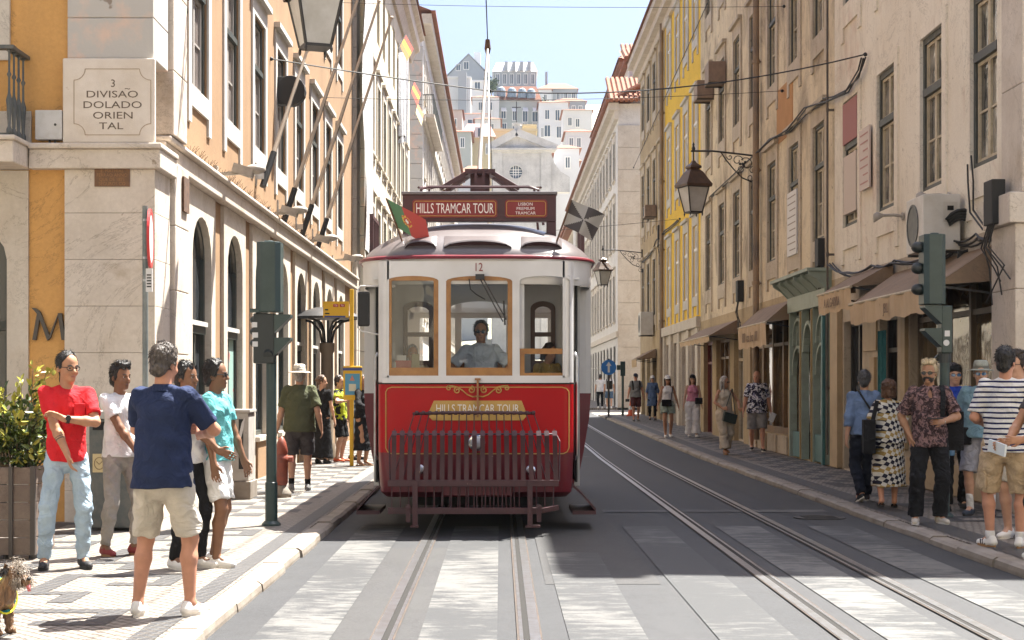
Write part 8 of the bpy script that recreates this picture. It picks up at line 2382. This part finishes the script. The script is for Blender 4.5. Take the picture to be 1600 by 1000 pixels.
X_, Y_ = spot(338, 884)
tl, ti = person("man in turquoise tee and white shorts half hidden behind the navy polo man", X_, Y_, 78, 1.68, sk=SK_B, fat=.92, lod=.0085, group=GL,
    R_=hang(-1, .25, -.08, .86), L_=hang(1, .24, -.16, .88), RL=((-.12, -.05, .085), 8), LL=((.11, .07, .085), 10), yaw=10,
    top=dict(m=fb("turquoise_jersey", (0.14, 0.46, 0.48)), loose=.014, hem=.90, sleeve=.66), bottom=dict(m=WHTC, loose=.014, cut=.82), shoes=W_SNK, hair=dict(style='short', m=H_BLK, shades=M_SHADES))
X_, Y_ = spot(292, 888)
person("man with sunglasses pushed up in his black hair pointing behind the navy polo man", X_, Y_, 62, 1.66, sk=SK_B, lod=.0085, group=GL,
    R_=((.05, -.36, .95), (-1, .3, -.2), (.2, -.9, -.35), .25), L_=hang(1, .24, -.1, .86), RL=((-.1, .05, .085), 8), LL=((.11, -.05, .085), 10), yaw=5,
    top=dict(m=WHTC, loose=.010, hem=.9, sleeve=.62), bottom=dict(m=BLKC, loose=.006, leg=.04), shoes=W_SNK, hair=dict(style='short', m=H_BLK, onhead=True))
X_, Y_ = spot(468, 768)
hm_, hi_ = person("man in olive shirt and cream sun hat walking away up the left pavement", X_, Y_, 180, 1.74, sk=SK_L, fat=1.12, lod=.009, group=GL,
    R_=hang(-1, .30, .0, .90), L_=((.31, -.02, .88), (.3, 1, -.1)), RL=((-.10, -.12, .085), 6), LL=((.10, .10, .10), 6),
    top=dict(m=fb("olive_linen", (0.105, 0.115, 0.065)), loose=.03, hem=.84, sleeve=.85, collar=True), bottom=dict(m=CHAR, loose=.018, cut=.92), shoes={'m': mat("grey_trainer", (0.22, 0.22, 0.22), .7), 'sole': M_SOLE, 'sock': BLKC}, hair=dict(style='short', m=H_GRY, hat=(fb("cream_straw", (0.72, 0.68, 0.58)), mat("beige_band", (0.45, 0.38, 0.27), .8), .165)))
GB = "people by the bus stop"
person("woman with long dark dress standing behind the man in the sun hat", -3.35, 29.4, 160, 1.66, sk=SK_L, fem=True, lod=.013, group=GB, dress=dict(m=BLKC, hem=.92, end=.12, flare=.24, sleeve=.6), shoes={'m': M_RUB, 'sole': M_SOLED}, hair=dict(style='bun', m=H_BRN), yaw=-60)
person("boy in black and lime shirt with orange shoes at the bus stop", -3.08, 30.0, 75, 1.66, sk=SK_L, lod=.012, group=GB, R_=((-.16, -.22, 1.25), (-1, .1, -.5), (.3, -.4, .8), .5), top=dict(m=fb("black_lime_jersey", (0.02, 0.022, 0.02), kind='speckle', cols=[(0.50, 0.58, 0.04)], scale=5), loose=.014, hem=.86), bottom=dict(m=BLKC, loose=.016, cut=.95), shoes={'m': mat("orange_trainer", (0.62, 0.10, 0.03), .6), 'sole': M_SOLE}, hair=dict(style='short', m=H_DKB))
gb_, _i = person("man in blue striped top waiting behind the bus stop pole", -2.86, 30.9, 60, 1.78, sk=SK_T, lod=.012, group=GB, top=dict(m=fb("blue_striped_jersey", (0.07, 0.13, 0.25), kind='stripes', cols=[(0.3, 0.4, 0.55)], scale=.11), hem=.86), bottom=dict(m=JEAN, cut=.95, loose=.016), shoes=K_SNK, hair=dict(style='short', m=H_BRN))
person("woman in long black dress stepping past the left flank of the tram", -2.52, 28.6, 60, 1.66, sk=SK_T, fem=True, lod=.012, group=GB, R_=((-.1, -.25, 1.1), (-1, .1, -.3), (.3, -.9, 0), .4), dress=dict(m=BLKC, hem=.92, end=.30, flare=.20, sleeve=1.6), shoes={'m': mat("tan_leather", (0.3, 0.17, 0.09), .6), 'sole': M_SOLEG, 'sandal': True}, hair=dict(style='bob', m=H_DKB))

# --- right pavement
sp_ = spot(1452, 818)
dk, di = person("bearded man with bleached hair in dark patterned shirt looking at no one, phone in hand", sp_[0], sp_[1], -8, 1.735, sk=SK_O, lod=.008, group=GR,
    R_=((-.20, -.04, .93), (-1, .6, -.2), (.25, -.2, -1), .4), L_=((.10, -.24, 1.10), (1, .35, -.7), (-.65, -.75, .1), .9), RL=((-.15, -.05, .085), 10), LL=((.11, -.0, .085), 22), yaw=-20, pitch=2,
    top=dict(m=fb("dark_print_shirt", (0.045, 0.028, 0.03), kind='floral', cols=[(0.24, 0.145, 0.14), (0.10, 0.065, 0.07)], scale=26), loose=.024, hem=.83, sleeve=.86, collar=True, open=True), bottom=dict(m=BLKC, loose=.022, leg=.068), shoes={'m': mat("cream_black_trainer", (0.5, 0.46, 0.40), .6), 'sole': M_SOLE, 'lace': M_RUB}, hair=dict(style='quiff', m=H_BLD, beard=True, bm=H_BLK, shades=M_SHADES, vol=.5))
w0 = di['hand'][1][0]; h0 = di['hand'][1][1]
held("phone", "dark phone held by the bleached-haired man in the patterned shirt", "phone", dk, M_RUB, lambda m: m.obox(w0 + h0 * .10 + np.array([-.02, -.01, .03]), (.075, .036, .005), Matrix.Rotation(.3, 3, 'Z')), bevel=.004)
held("bracelet", "silver bracelet on the wrist of the bleached-haired man", "bracelet", dk, M_CHROME, lambda m: m.tube([w0 - h0 * .01, w0 - h0 * .022], .033, 14))
def strap_pts(i, side, x=.12):
    S = i['S']; return [i['up'](np.array(p) * S) for p in ((side * x, -.135, 1.15), (side * (x + .005), -.140, 1.28), (side * (x + .01), -.10, 1.42), (side * (x + .01), 0, 1.492), (side * (x + .01), .09, 1.44), (side * x, .135, 1.28), (side * x, .13, 1.12))]
def backpack(root, i, label, m, side=(1,), dx=0.0, w=.15, z=1.2, y=.20):
    S = i['S']
    def f(mb):
        for s in side:
            p = strap_pts(i, s)
            for a, b in zip(p[:-1], p[1:]): mb.bar(a, b, .012, .05, up=(1, 0, 0))
        mb.obox(i['up'](np.array([dx, y, z]) * S), (w * S, .075 * S, .21 * S))
        mb.obox(i['up'](np.array([dx, y + .08, z - .06]) * S), (w * .8 * S, .03 * S, .11 * S))
    return held("backpack", label, "backpack", root, m, f, bevel=.02)
backpack(dk, di, "black bag on the left shoulder of the man with bleached hair", BLKC, (1,), .24, .12, 1.0, .06)
bl, bi = person("teenager in bright blue tee with black knit cap and mirrored sunglasses", 5.36, 18.5, -5, 1.72, sk=SK_L, lod=.009, group=GR, R_=hang(-1, .24, -.02, .86), L_=hang(1), RL=((-.11, -.12, .085), 6), LL=((.11, .1, .10), 8), top=dict(m=fb("royal_blue_jersey", (0.02, 0.055, 0.38)), loose=.03, hem=.80, sleeve=.9), bottom=dict(m=BLKC, loose=.012, leg=.055), shoes=K_SNK, hair=dict(style='curly', m=H_DKB, beanie=fb("black_knit", (0.014, 0.014, 0.015)), shades=M_SHADEB))
ht, hi2 = person("man in pale denim shirt with grey bucket hat and blue mirrored sunglasses", 5.42, 17.7, -30, 1.73, sk=SK_L, fat=1.1, lod=.009, group=GR, R_=((-.30, -.06, .92), (-.3, 1, -.1)), L_=hang(1, .3), RL=((-.11, -.03, .085), 10), LL=((.12, .04, .085), 14), yaw=14, top=dict(m=fb("pale_denim_shirt", (0.20, 0.33, 0.40)), loose=.03, hem=.90, sleeve=1.9, collar=True), bottom=dict(m=fb("grey_cotton", (0.33, 0.33, 0.37)), loose=.02, cut=.98, belt=True), shoes={'m': mat("navy_trainer", (0.03, 0.04, 0.06), .7), 'sole': M_SOLED, 'sock': WHTC, 'sockh': .38}, hair=dict(style='short', m=H_GRY, hat=(fb("sage_grey_hat", (0.33, 0.35, 0.31)), mat("hat_cord", (0.12, 0.12, 0.1), .8), .145), shades=M_SHADEB))
held("water_bottle", "clear blue water bottle in the hand of the man in the grey hat", "bottle", ht, darkglass("bottle_plastic", (0.12, 0.25, 0.42)), lambda m: m.lathe([(.0, -.13), (.03, -.13), (.032, -.12), (.032, .02), (.015, .05), (.014, .07), (0, .07)], hi2['hand'][-1][0] + np.array([.0, -.04, -.10]), 14), True)
held("belt_pouch", "black belt pouch on the hip of the man in the grey hat", "pouch", ht, BLKC, lambda m: m.obox(np.array([-.13, -.12, .90]), (.06, .035, .10)), bevel=.015)
sx, sy_ = spot(1566, 856)
st, si = person("man in navy and white striped tee and khaki cargo shorts seen from behind", sx + .03, sy_, 158, 1.82, sk=SK_R, lod=.0075, group=GR, R_=((-.15, -.22, 1.08), (-.6, 1, -.4), (.4, -.8, 0), .5), L_=((.20, -.20, 1.08), (.45, 1, -.5), (-.3, -.9, 0), .5), RL=((-.12, .0, .085), 12), LL=((.13, -.03, .085), 40), yaw=-14,
    top=dict(m=fb("striped_jersey", (0.74, 0.73, 0.72), kind='stripes', cols=[(0.018, 0.022, 0.075)], scale=.047), loose=.022, hem=.84, sleeve=.86), bottom=dict(m=KHA, loose=.024, cut=1.0), shoes={'m': mat("white_leather", (0.72, 0.71, 0.69), .5, obj=True), 'sole': M_SOLEG, 'stripe': M_RUB, 'sock': WHTC, 'sockh': .1}, hair=dict(style='short', m=H_BLK))
for sg in (-1, 1):
    mb = MB(); mb.obox(np.array([sg * .175, .0, .62]), (.012, .07, .085)); mb.obox(np.array([sg * .183, 0, .695]), (.012, .075, .022)); mb.build("cargo_pocket", KHA, st, local=True, bevel=.008)
person("dark-haired man with sunglasses hidden behind the striped tee man", 4.95, 15.0, -40, 1.80, sk=SK_L, lod=.009, group=GR, RL=((-.1, .02, .085), 8), top=dict(m=fb("pale_grey_jersey", (0.45, 0.45, 0.45)), hem=.86), bottom=dict(m=STN, cut=.9, loose=.018), shoes=W_SNK, hair=dict(style='quiff', m=H_DKB, shades=M_SHADES), yaw=-30)
eg, ei = person("person with black hair at the right edge of the view holding a folded map", 4.60, 13.2, -70, 1.70, sk=SK_T, lod=.008, group=GR, R_=((-.10, -.34, 1.02), (-1, .4, -.5), (-.2, -.9, -.2), .6), L_=((.05, -.30, 1.05), (1, .4, -.5), (-.3, -.9, 0), .6), top=dict(m=CHAR, hem=.86, sleeve=.55), bottom=dict(m=BLKC), shoes=W_SNK, hair=dict(style='long', m=H_BLK))
held("folded_map", "white folded map with a green mark held at the right edge", "map", eg, [mat("map_paper", (0.62, 0.68, 0.72), .6)], lambda m: m.obox(ei['hand'][-1][0] + np.array([.0, -.10, -.04]), (.11, .01, .05), Matrix.Rotation(.2, 3, 'Y')))
X_, Y_ = spot(1350, 784)
cb, ci_ = person("man in blue shirt with crossbody strap walking away beside the woman in the checked dress", X_, Y_, 190, 1.66, sk=SK_L, lod=.009, group=GR, R_=hang(-1, .24, -.1), L_=hang(1, .26, .04), RL=((-.1, -.16, .085), 6), LL=((.1, .16, .12), 6), yaw=-25, top=dict(m=fb("chambray_shirt", (0.17, 0.25, 0.42)), loose=.024, hem=.90, sleeve=1.5, collar=True), bottom=dict(m=fb("navy_trousers", (0.018, 0.022, 0.035)), loose=.016, leg=.058), shoes={'m': mat("navy_sneaker", (0.02, 0.022, 0.03), .7), 'sole': M_SOLE, 'pitch': {1: .5}}, hair=dict(style='short', m=H_DGR))
held("crossbody_strap", "black strap across the back of the man in the blue shirt", "bag strap", cb, M_RUB, lambda m: [m.bar(a, b, .012, .035, up=(0, 1, 0)) for p in [[ci_['up'](np.array(q)) for q in ((.09, -.02, 1.45), (.10, .075, 1.40), (.03, .135, 1.25), (-.06, .14, 1.12), (-.15, .09, .98))]] for a, b in zip(p[:-1], p[1:])])
X_, Y_ = spot(1388, 794)
cw, cwi = person("woman with auburn hair in black white and gold checked dress walking away", X_, Y_, 172, 1.535, sk=SK_R, fem=True, fat=1.25, lod=.009, group=GR, R_=((-.31, .02, .84), (-.3, 1, -.1)), L_=((.30, -.10, .95), (.3, 1, -.1)), RL=((-.09, -.10, .085), 6), LL=((.10, .12, .11), 10), dress=dict(m=fb("checked_dress_cloth", (0.62, 0.60, 0.55), kind='checks', cols=[(0.02, 0.02, 0.035), (0.33, 0.23, 0.08)], scale=19), hem=.90, end=.30, flare=.24, sleeve=.8, loose=.022, name="dress"), shoes={'m': M_RUB, 'sole': M_SOLED, 'sandal': True}, hair=dict(style='curly', m=hairm("auburn_hair", (0.10, 0.045, 0.02)), vol=1.2))
held("shoulder_bag", "black shoulder bag hanging from the woman in the checked dress", "bag", cw, BLKC, lambda m: ([m.bar(a, b, .02, .05, up=(1, 0, 0)) for p in [[cwi['up'](np.array(q)) for q in ((.13, -.10, 1.22), (.13, -.04, 1.29), (.14, .06, 1.27), (.20, .14, 1.02))]] for a, b in zip(p[:-1], p[1:])], m.obox(np.array([.24, .12, .86]), (.07, .13, .20))), bevel=.03)

# further down the right pavement
bw, bwi = person("woman with long grey hair in cream dungarees carrying a dark crossbody bag", 4.76, 33.3, 18, 1.66, sk=SK_T, fem=True, fat=1.08, lod=.011, group=GR, R_=((-.16, -.26, 1.03), (-1, .4, -.4), (.6, -.8, 0), .5), L_=((.24, -.24, 1.02), (1, .4, -.5), (.2, -.9, 0), .4), RL=((-.07, -.16, .085), 6), LL=((.09, .16, .12), 10), yaw=38, top=dict(m=fb("cream_dungaree", (0.56, 0.49, 0.39)), hem=.88, sleeve=None, loose=.016), bottom=dict(m=fb("cream_dungaree", (0.56, 0.49, 0.39)), loose=.04, leg=.105, cut=1.88), shoes={'m': mat("tan_leather", (0.3, 0.17, 0.09), .6), 'sole': M_SOLEG, 'sandal': True}, hair=dict(style='long', m=H_GRY, shades=M_SHADES))
held("crossbody_bag", "dark green crossbody bag of the woman in cream dungarees", "bag", bw, mat("dark_leather", (0.02, 0.035, 0.035), .45), lambda m: (m.obox(np.array([.02, -.20, .78]), (.15, .04, .10), Matrix.Rotation(.25, 3, 'Y')), m.bar((-.12, -.20, .85), (.13, -.1, 1.40), .02, .012, up=(0, 1, 0)), m.bar((.16, -.19, .82), (.13, -.1, 1.40), .02, .012, up=(0, 1, 0))), bevel=.01)
fm_, fi_ = person("bald man in dark floral shirt and grey shorts walking towards the camera", 5.66, 34.6, -6, 1.78, sk=SK_R, fat=1.12, lod=.011, group=GR, R_=hang(-1, .30, -.08), L_=hang(1, .30, -.04), RL=((-.1, .16, .11), 6), LL=((.12, -.14, .085), 8), yaw=-18, top=dict(m=fb("floral_shirt_cloth", (0.025, 0.025, 0.045), kind='floral', cols=[(0.66, 0.65, 0.68), (0.22, 0.22, 0.33)], scale=13), loose=.03, hem=.84, sleeve=.85, collar=True), bottom=dict(m=fb("grey_short_cloth", (0.26, 0.25, 0.24)), loose=.026, cut=1.0), shoes={'m': K_SNK['m'], 'sole': M_SOLE}, hair=dict(style='bald', fringe=True))
held("leaflet", "white folded leaflet in the hand of the bald man in the floral shirt", "leaflet", fm_, mat("leaflet_paper", (0.6, 0.62, 0.65), .6), lambda m: m.obox(fi_['hand'][1][0] + np.array([.03, -.05, -.14]), (.06, .01, .10), Matrix.Rotation(.4, 3, 'Y')))
ws_, wsi = person("young woman in white top and pale green shorts with white cap", 4.52, 42.4, 4, 1.68, sk=SK_T, fem=True, lod=.013, group=GR, R_=((-.29, -.04, .88), (-.4, 1, -.1)), L_=((.30, -.02, .88), (.4, 1, -.1)), RL=((-.08, -.1, .085), 6), LL=((.1, .1, .09), 6), top=dict(m=WHTC, hem=1.02, sleeve=None), bottom=dict(m=fb("mint_short_cloth", (0.36, 0.45, 0.40)), cut=.55, loose=.035), shoes=W_SNK, hair=dict(style='long', m=H_DKB, cap=WHTC, shades=M_SHADES))
held("crossbody_bag", "black crossbody bag over the white top of the woman in pale green shorts", "bag", ws_, BLKC, lambda m: (m.obox(np.array([-.06, -.19, .93]), (.13, .045, .09)), m.bar((.06, -.17, 1.0), (.13, -.10, 1.40), .02, .012, up=(0, 1, 0))), bevel=.01)
pk, pki = person("woman in pink tank top and wide white trousers with black cap", 5.22, 42.6, -4, 1.70, sk=SK_L, fem=True, lod=.013, group=GR, R_=hang(-1, .26, -.06), L_=hang(1, .26, -.04), RL=((-.09, .02, .085), 6), LL=((.1, -.12, .085), 6), top=dict(m=fb("pink_knit", (0.62, 0.25, 0.34)), hem=1.0, sleeve=None), bottom=dict(m=WHTC, loose=.04, leg=.11, cut=1.95), shoes=W_SNK, hair=dict(style='long', m=H_BRN, cap=BLKC))
held("belt_bag", "small black bag on the hip of the woman in the pink top", "bag", pk, BLKC, lambda m: m.obox(np.array([.16, -.16, .98]), (.10, .04, .085)), bevel=.01)
gy_, gyi = person("man in grey tee with backpack straps and dark red shorts", 4.9, 56.8, 5, 1.74, sk=SK_R, fat=1.12, lod=.015, group=GF, R_=hang(-1, .30, -.06), L_=hang(1, .30), RL=((-.1, -.12, .085), 6), LL=((.1, .1, .09), 6), top=dict(m=fb("mid_grey_jersey", (0.22, 0.22, 0.22)), hem=.88), bottom=dict(m=fb("maroon_short_cloth", (0.09, 0.03, 0.03)), cut=.9, loose=.02), shoes=K_SNK, hair=dict(style='short', m=H_GRY, cap=fb("navy_cap", (0.03, 0.035, 0.06)), shades=M_SHADES))
backpack(gy_, gyi, "black backpack worn by the man in the grey tee", BLKC, (-1, 1))
held("camera", "black camera hanging from the hand of the man in the grey tee", "camera", gy_, M_RUB, lambda m: (m.obox(gyi['hand'][-1][0] + np.array([-.03, -.04, -.12]), (.07, .04, .05)), m.tube([gyi['hand'][-1][0] + np.array([-.03, -.07, -.12]), gyi['hand'][-1][0] + np.array([-.03, -.16, -.12])], .035, 10)))
bd, bdi = person("woman in blue tunic dress over black leggings with pale cap", 5.66, 58.4, 0, 1.66, sk=SK_L, fem=True, fat=1.1, lod=.015, group=GF, dress=dict(m=fb("dusty_blue_linen", (0.10, 0.15, 0.27)), hem=.9, end=.56, flare=.22, sleeve=1.3), bottom=dict(m=BLKC, cut=1.85, loose=.004, leg=.04), shoes=K_SNK, hair=dict(style='bob', m=H_GRY, cap=WHTC, shades=M_SHADES))
p1_, i1_ = person("person in white tee and black trousers walking away at the cross street", 4.98, 78.3, 175, 1.70, sk=SK_L, lod=.02, group=GF, top=dict(m=WHTC, hem=.86, loose=.03), bottom=dict(m=BLKC), shoes=W_SNK, hair=dict(style='short', m=H_BLK), LL=((.1, .14, .1), 6), RL=((-.1, -.1, .085), 6))
p2_, i2_ = person("person in white tee and denim shorts with black backpack at the cross street", 5.38, 77.6, 180, 1.72, sk=SK_L, lod=.02, group=GF, top=dict(m=WHTC, hem=.88, loose=.02), bottom=dict(m=fb("blue_denim", (0.08, 0.14, 0.24)), cut=.9, loose=.02), shoes=W_SNK, hair=dict(style='short', m=H_DKB), LL=((.1, -.1, .085), 6), RL=((-.1, .14, .1), 6))
backpack(p2_, i2_, "black backpack worn by the far person in denim shorts", BLKC, (-1, 1))

# --- people in the tram
person("tram driver in pale blue short sleeved shirt and sunglasses behind the windscreen", tx(750), 17.25, 0, 1.64, z=.62, sk=SK_T, fat=1.18, lod=.009, group="people in the tram", R_=((-.24, -.30, 1.06), (-1, .2, -.3), (.2, -1, 0), .8), L_=((.24, -.30, 1.06), (1, .2, -.3), (-.2, -1, 0), .8), top=dict(m=fb("pale_blue_shirt", (0.62, 0.70, 0.82)), hem=.9, sleeve=.9, loose=.02, collar=True), bottom=dict(m=BLKC), shoes=K_SNK, hair=dict(style='short', m=H_GBR, shades=M_SHADES))
person("passenger in mustard top leaning on the lowered sash of the tram", .52, 17.32, 35, 1.40, z=.62, sk=SK_T, lod=.012, group="people in the tram", R_=((-.12, -.34, 1.22), (-1, .2, -.5), (-.3, -.9, -.1), .7), top=dict(m=fb("mustard_cloth", (0.42, 0.28, 0.07)), hem=.9, sleeve=1.2), bottom=dict(m=BLKC), shoes=K_SNK, hair=dict(style='bob', m=H_DKB), yaw=20, pitch=14)
person("passenger with grey hair seated behind the left windscreen of the tram", -.98, 17.45, 10, 1.38, z=.62, sk=SK_L, lod=.013, group="people in the tram", top=dict(m=fb("beige_cloth", (0.45, 0.38, 0.3)), hem=.9, sleeve=1.2), bottom=dict(m=BLKC), shoes=K_SNK, hair=dict(style='short', m=H_GRY))

# --- the dog
DX, DY = (-14 - VPX) / 264.0, FPX / 264.0
dg_root = thing("dog", "small tan and grey terrier in a yellow and teal harness panting at the bottom left", "dog", (DX, DY, PAV), R(62))
d = SDF(.025)   # facing -Y locally
d.limb((0, .16, .215), (0, -.02, .215), .078, .082, ((1, 0, 0), .85)); d.limb((0, -.02, .215), (0, -.10, .225), .082, .070)
d.limb((0, -.10, .25), (0, -.165, .325), .058, .048); d.ell((0, -.185, .352), (.056, .062, .056)); d.limb((0, -.215, .340), (0, -.275, .325), .036, .024)
d.limb((0, -.21, .318), (0, -.262, .303), .024, .016)
for sg in (-1, 1):
    d.limb((sg * .05, -.09, .19), (sg * .052, -.085, .10), .034, .024); d.limb((sg * .052, -.085, .10), (sg * .052, -.095, .025), .024, .020); d.limb((sg * .052, -.095, .020), (sg * .052, -.125, .018), .021, .017)
    d.limb((sg * .055, .14, .20), (sg * .06, .105, .125), .048, .030); d.limb((sg * .06, .105, .125), (sg * .058, .175, .07), .028, .021); d.limb((sg * .058, .175, .07), (sg * .058, .165, .02), .021, .018); d.limb((sg * .058, .165, .018), (sg * .058, .135, .017), .02, .017)
d.limb((0, .19, .25), (0, .245, .31), .022, .014)
M_FUR = hairm("terrier_coat", (0.20, 0.11, 0.055)); M_FURG = hairm("terrier_grey_fur", (0.25, 0.205, 0.16)); M_FURD = hairm("terrier_dark_fur", (0.035, 0.03, 0.028))
dg_root.scale = (1.02,) * 3
d.build("body", M_FUR, dg_root, .006, folds(.004, 2, 3))
def tuft(mb, c, n, r, L, dirf):
    for i in range(n):
        p = np.array(c) + rng.randn(3) * r; dv = np.array(dirf) + rng.randn(3) * .3; dv /= np.linalg.norm(dv)
        mb.tube([p, p + dv * L * .5 + rng.randn(3) * .003, p + dv * L + np.array([0, 0, -.014])], [.0015, .0012, .0003], 3, False)
mb = MB(); tuft(mb, (0, -.19, .385), 420, .024, .036, (0, -.6, .25)); tuft(mb, (.03, -.24, .325), 260, .014, .035, (.5, -.4, -.7)); tuft(mb, (-.03, -.24, .325), 260, .014, .035, (-.5, -.4, -.7)); tuft(mb, (0, -.225, .365), 260, .018, .03, (0, -.9, -.3)); mb.build("face_fur", M_FURG, dg_root, local=True)
mb = MB()
for sg in (-1, 1): tuft(mb, (sg * .05, -.165, .385), 110, .010, .045, (sg * .8, -.1, -.2))
for k in range(200): tuft(mb, (rng.uniform(-.07, .07), rng.uniform(-.1, .17), .265), 2, .014, .04, (rng.uniform(-1, 1), .5, -.5))
mb.build("coat_fur", M_FURD, dg_root, local=True)
mb = MB()
for k in range(150): tuft(mb, (rng.choice([-.055, .055]), rng.choice([-.09, .13]), rng.uniform(.03, .18)), 2, .012, .028, (rng.uniform(-1, 1), rng.uniform(-1, 1), -.9))
mb.build("leg_fur", M_FUR, dg_root, local=True)
for sg in (-1, 1):
    mb = MB(); mb.add([(sg * .035, -.165, .39), (sg * .066, -.155, .375), (sg * .070, -.178, .425), (sg * .04, -.175, .41)], [(0, 1, 2, 3)]); mb.build("ear", M_FUR, dg_root, local=True)
    mb = MB(); mb.sphere((sg * .026, -.236, .366), .009, 8, 6); mb.build("eye", M_EYE, dg_root, True, local=True)
mb = MB(); mb.sphere((0, -.295, .336), (.014, .011, .011), 10, 6); mb.build("nose", M_RUB, dg_root, True, local=True)
mb = MB(); mb.tube([(0, -.255, .308), (.004, -.285, .295), (.006, -.295, .262)], [.012, .013, .008], 8); mb.build("tongue", mat("tongue_pink", (0.55, 0.16, 0.17), .4), dg_root, True, local=True)
hn_ = thing("dog_harness", "yellow edged teal harness strapped on the small terrier", "harness", (DX, DY, PAV), R(62))
mb = MB()
hn_.scale = (1.02,) * 3
def loop(y0, z0, ry, rz_, tilt, r, m):
    m.tube([(ry * math.cos(a), y0 + tilt * math.sin(a), z0 + rz_ * math.sin(a)) for a in np.linspace(0, 2 * math.pi, 21)], r, 6, False)
for yy, rx, rz_ in ((-.085, .092, .095), (.005, .093, .098)): loop(yy, .225, rx, rz_, .02, .011, mb)
mb.build("webbing", fb("teal_webbing", (0.03, 0.25, 0.27)), hn_, True, local=True)
mb = MB()
for yy in (-.107, -.063, -.017, .027): loop(yy, .225, .095, .099, .02, .006, mb)
mb.bar((.085, -.085, .26), (.09, .005, .26), .03, .012); mb.bar((0, -.13, .29), (0, -.14, .2), .03, .014); mb.build("piping", fb("lime_yellow_webbing", (0.70, 0.68, 0.05)), hn_, True, local=True)
# ================================================================ the air
mb = MB(); mb.box(-150, 150, -30, 520, -3.2, 125)
M_AIR, t, p = newmat("thin_haze")
t.nodes.remove(p)
pv = t.nodes.new("ShaderNodeVolumePrincipled"); pv.inputs["Color"].default_value = (0.62, 0.78, 0.96, 1); pv.inputs["Density"].default_value = 0.00011; pv.inputs["Anisotropy"].default_value = 0.2
t.links.new(pv.outputs[0], t.nodes["Material Output"].inputs["Volume"])
hz = mb.build("haze", M_AIR); hz["kind"] = "stuff"
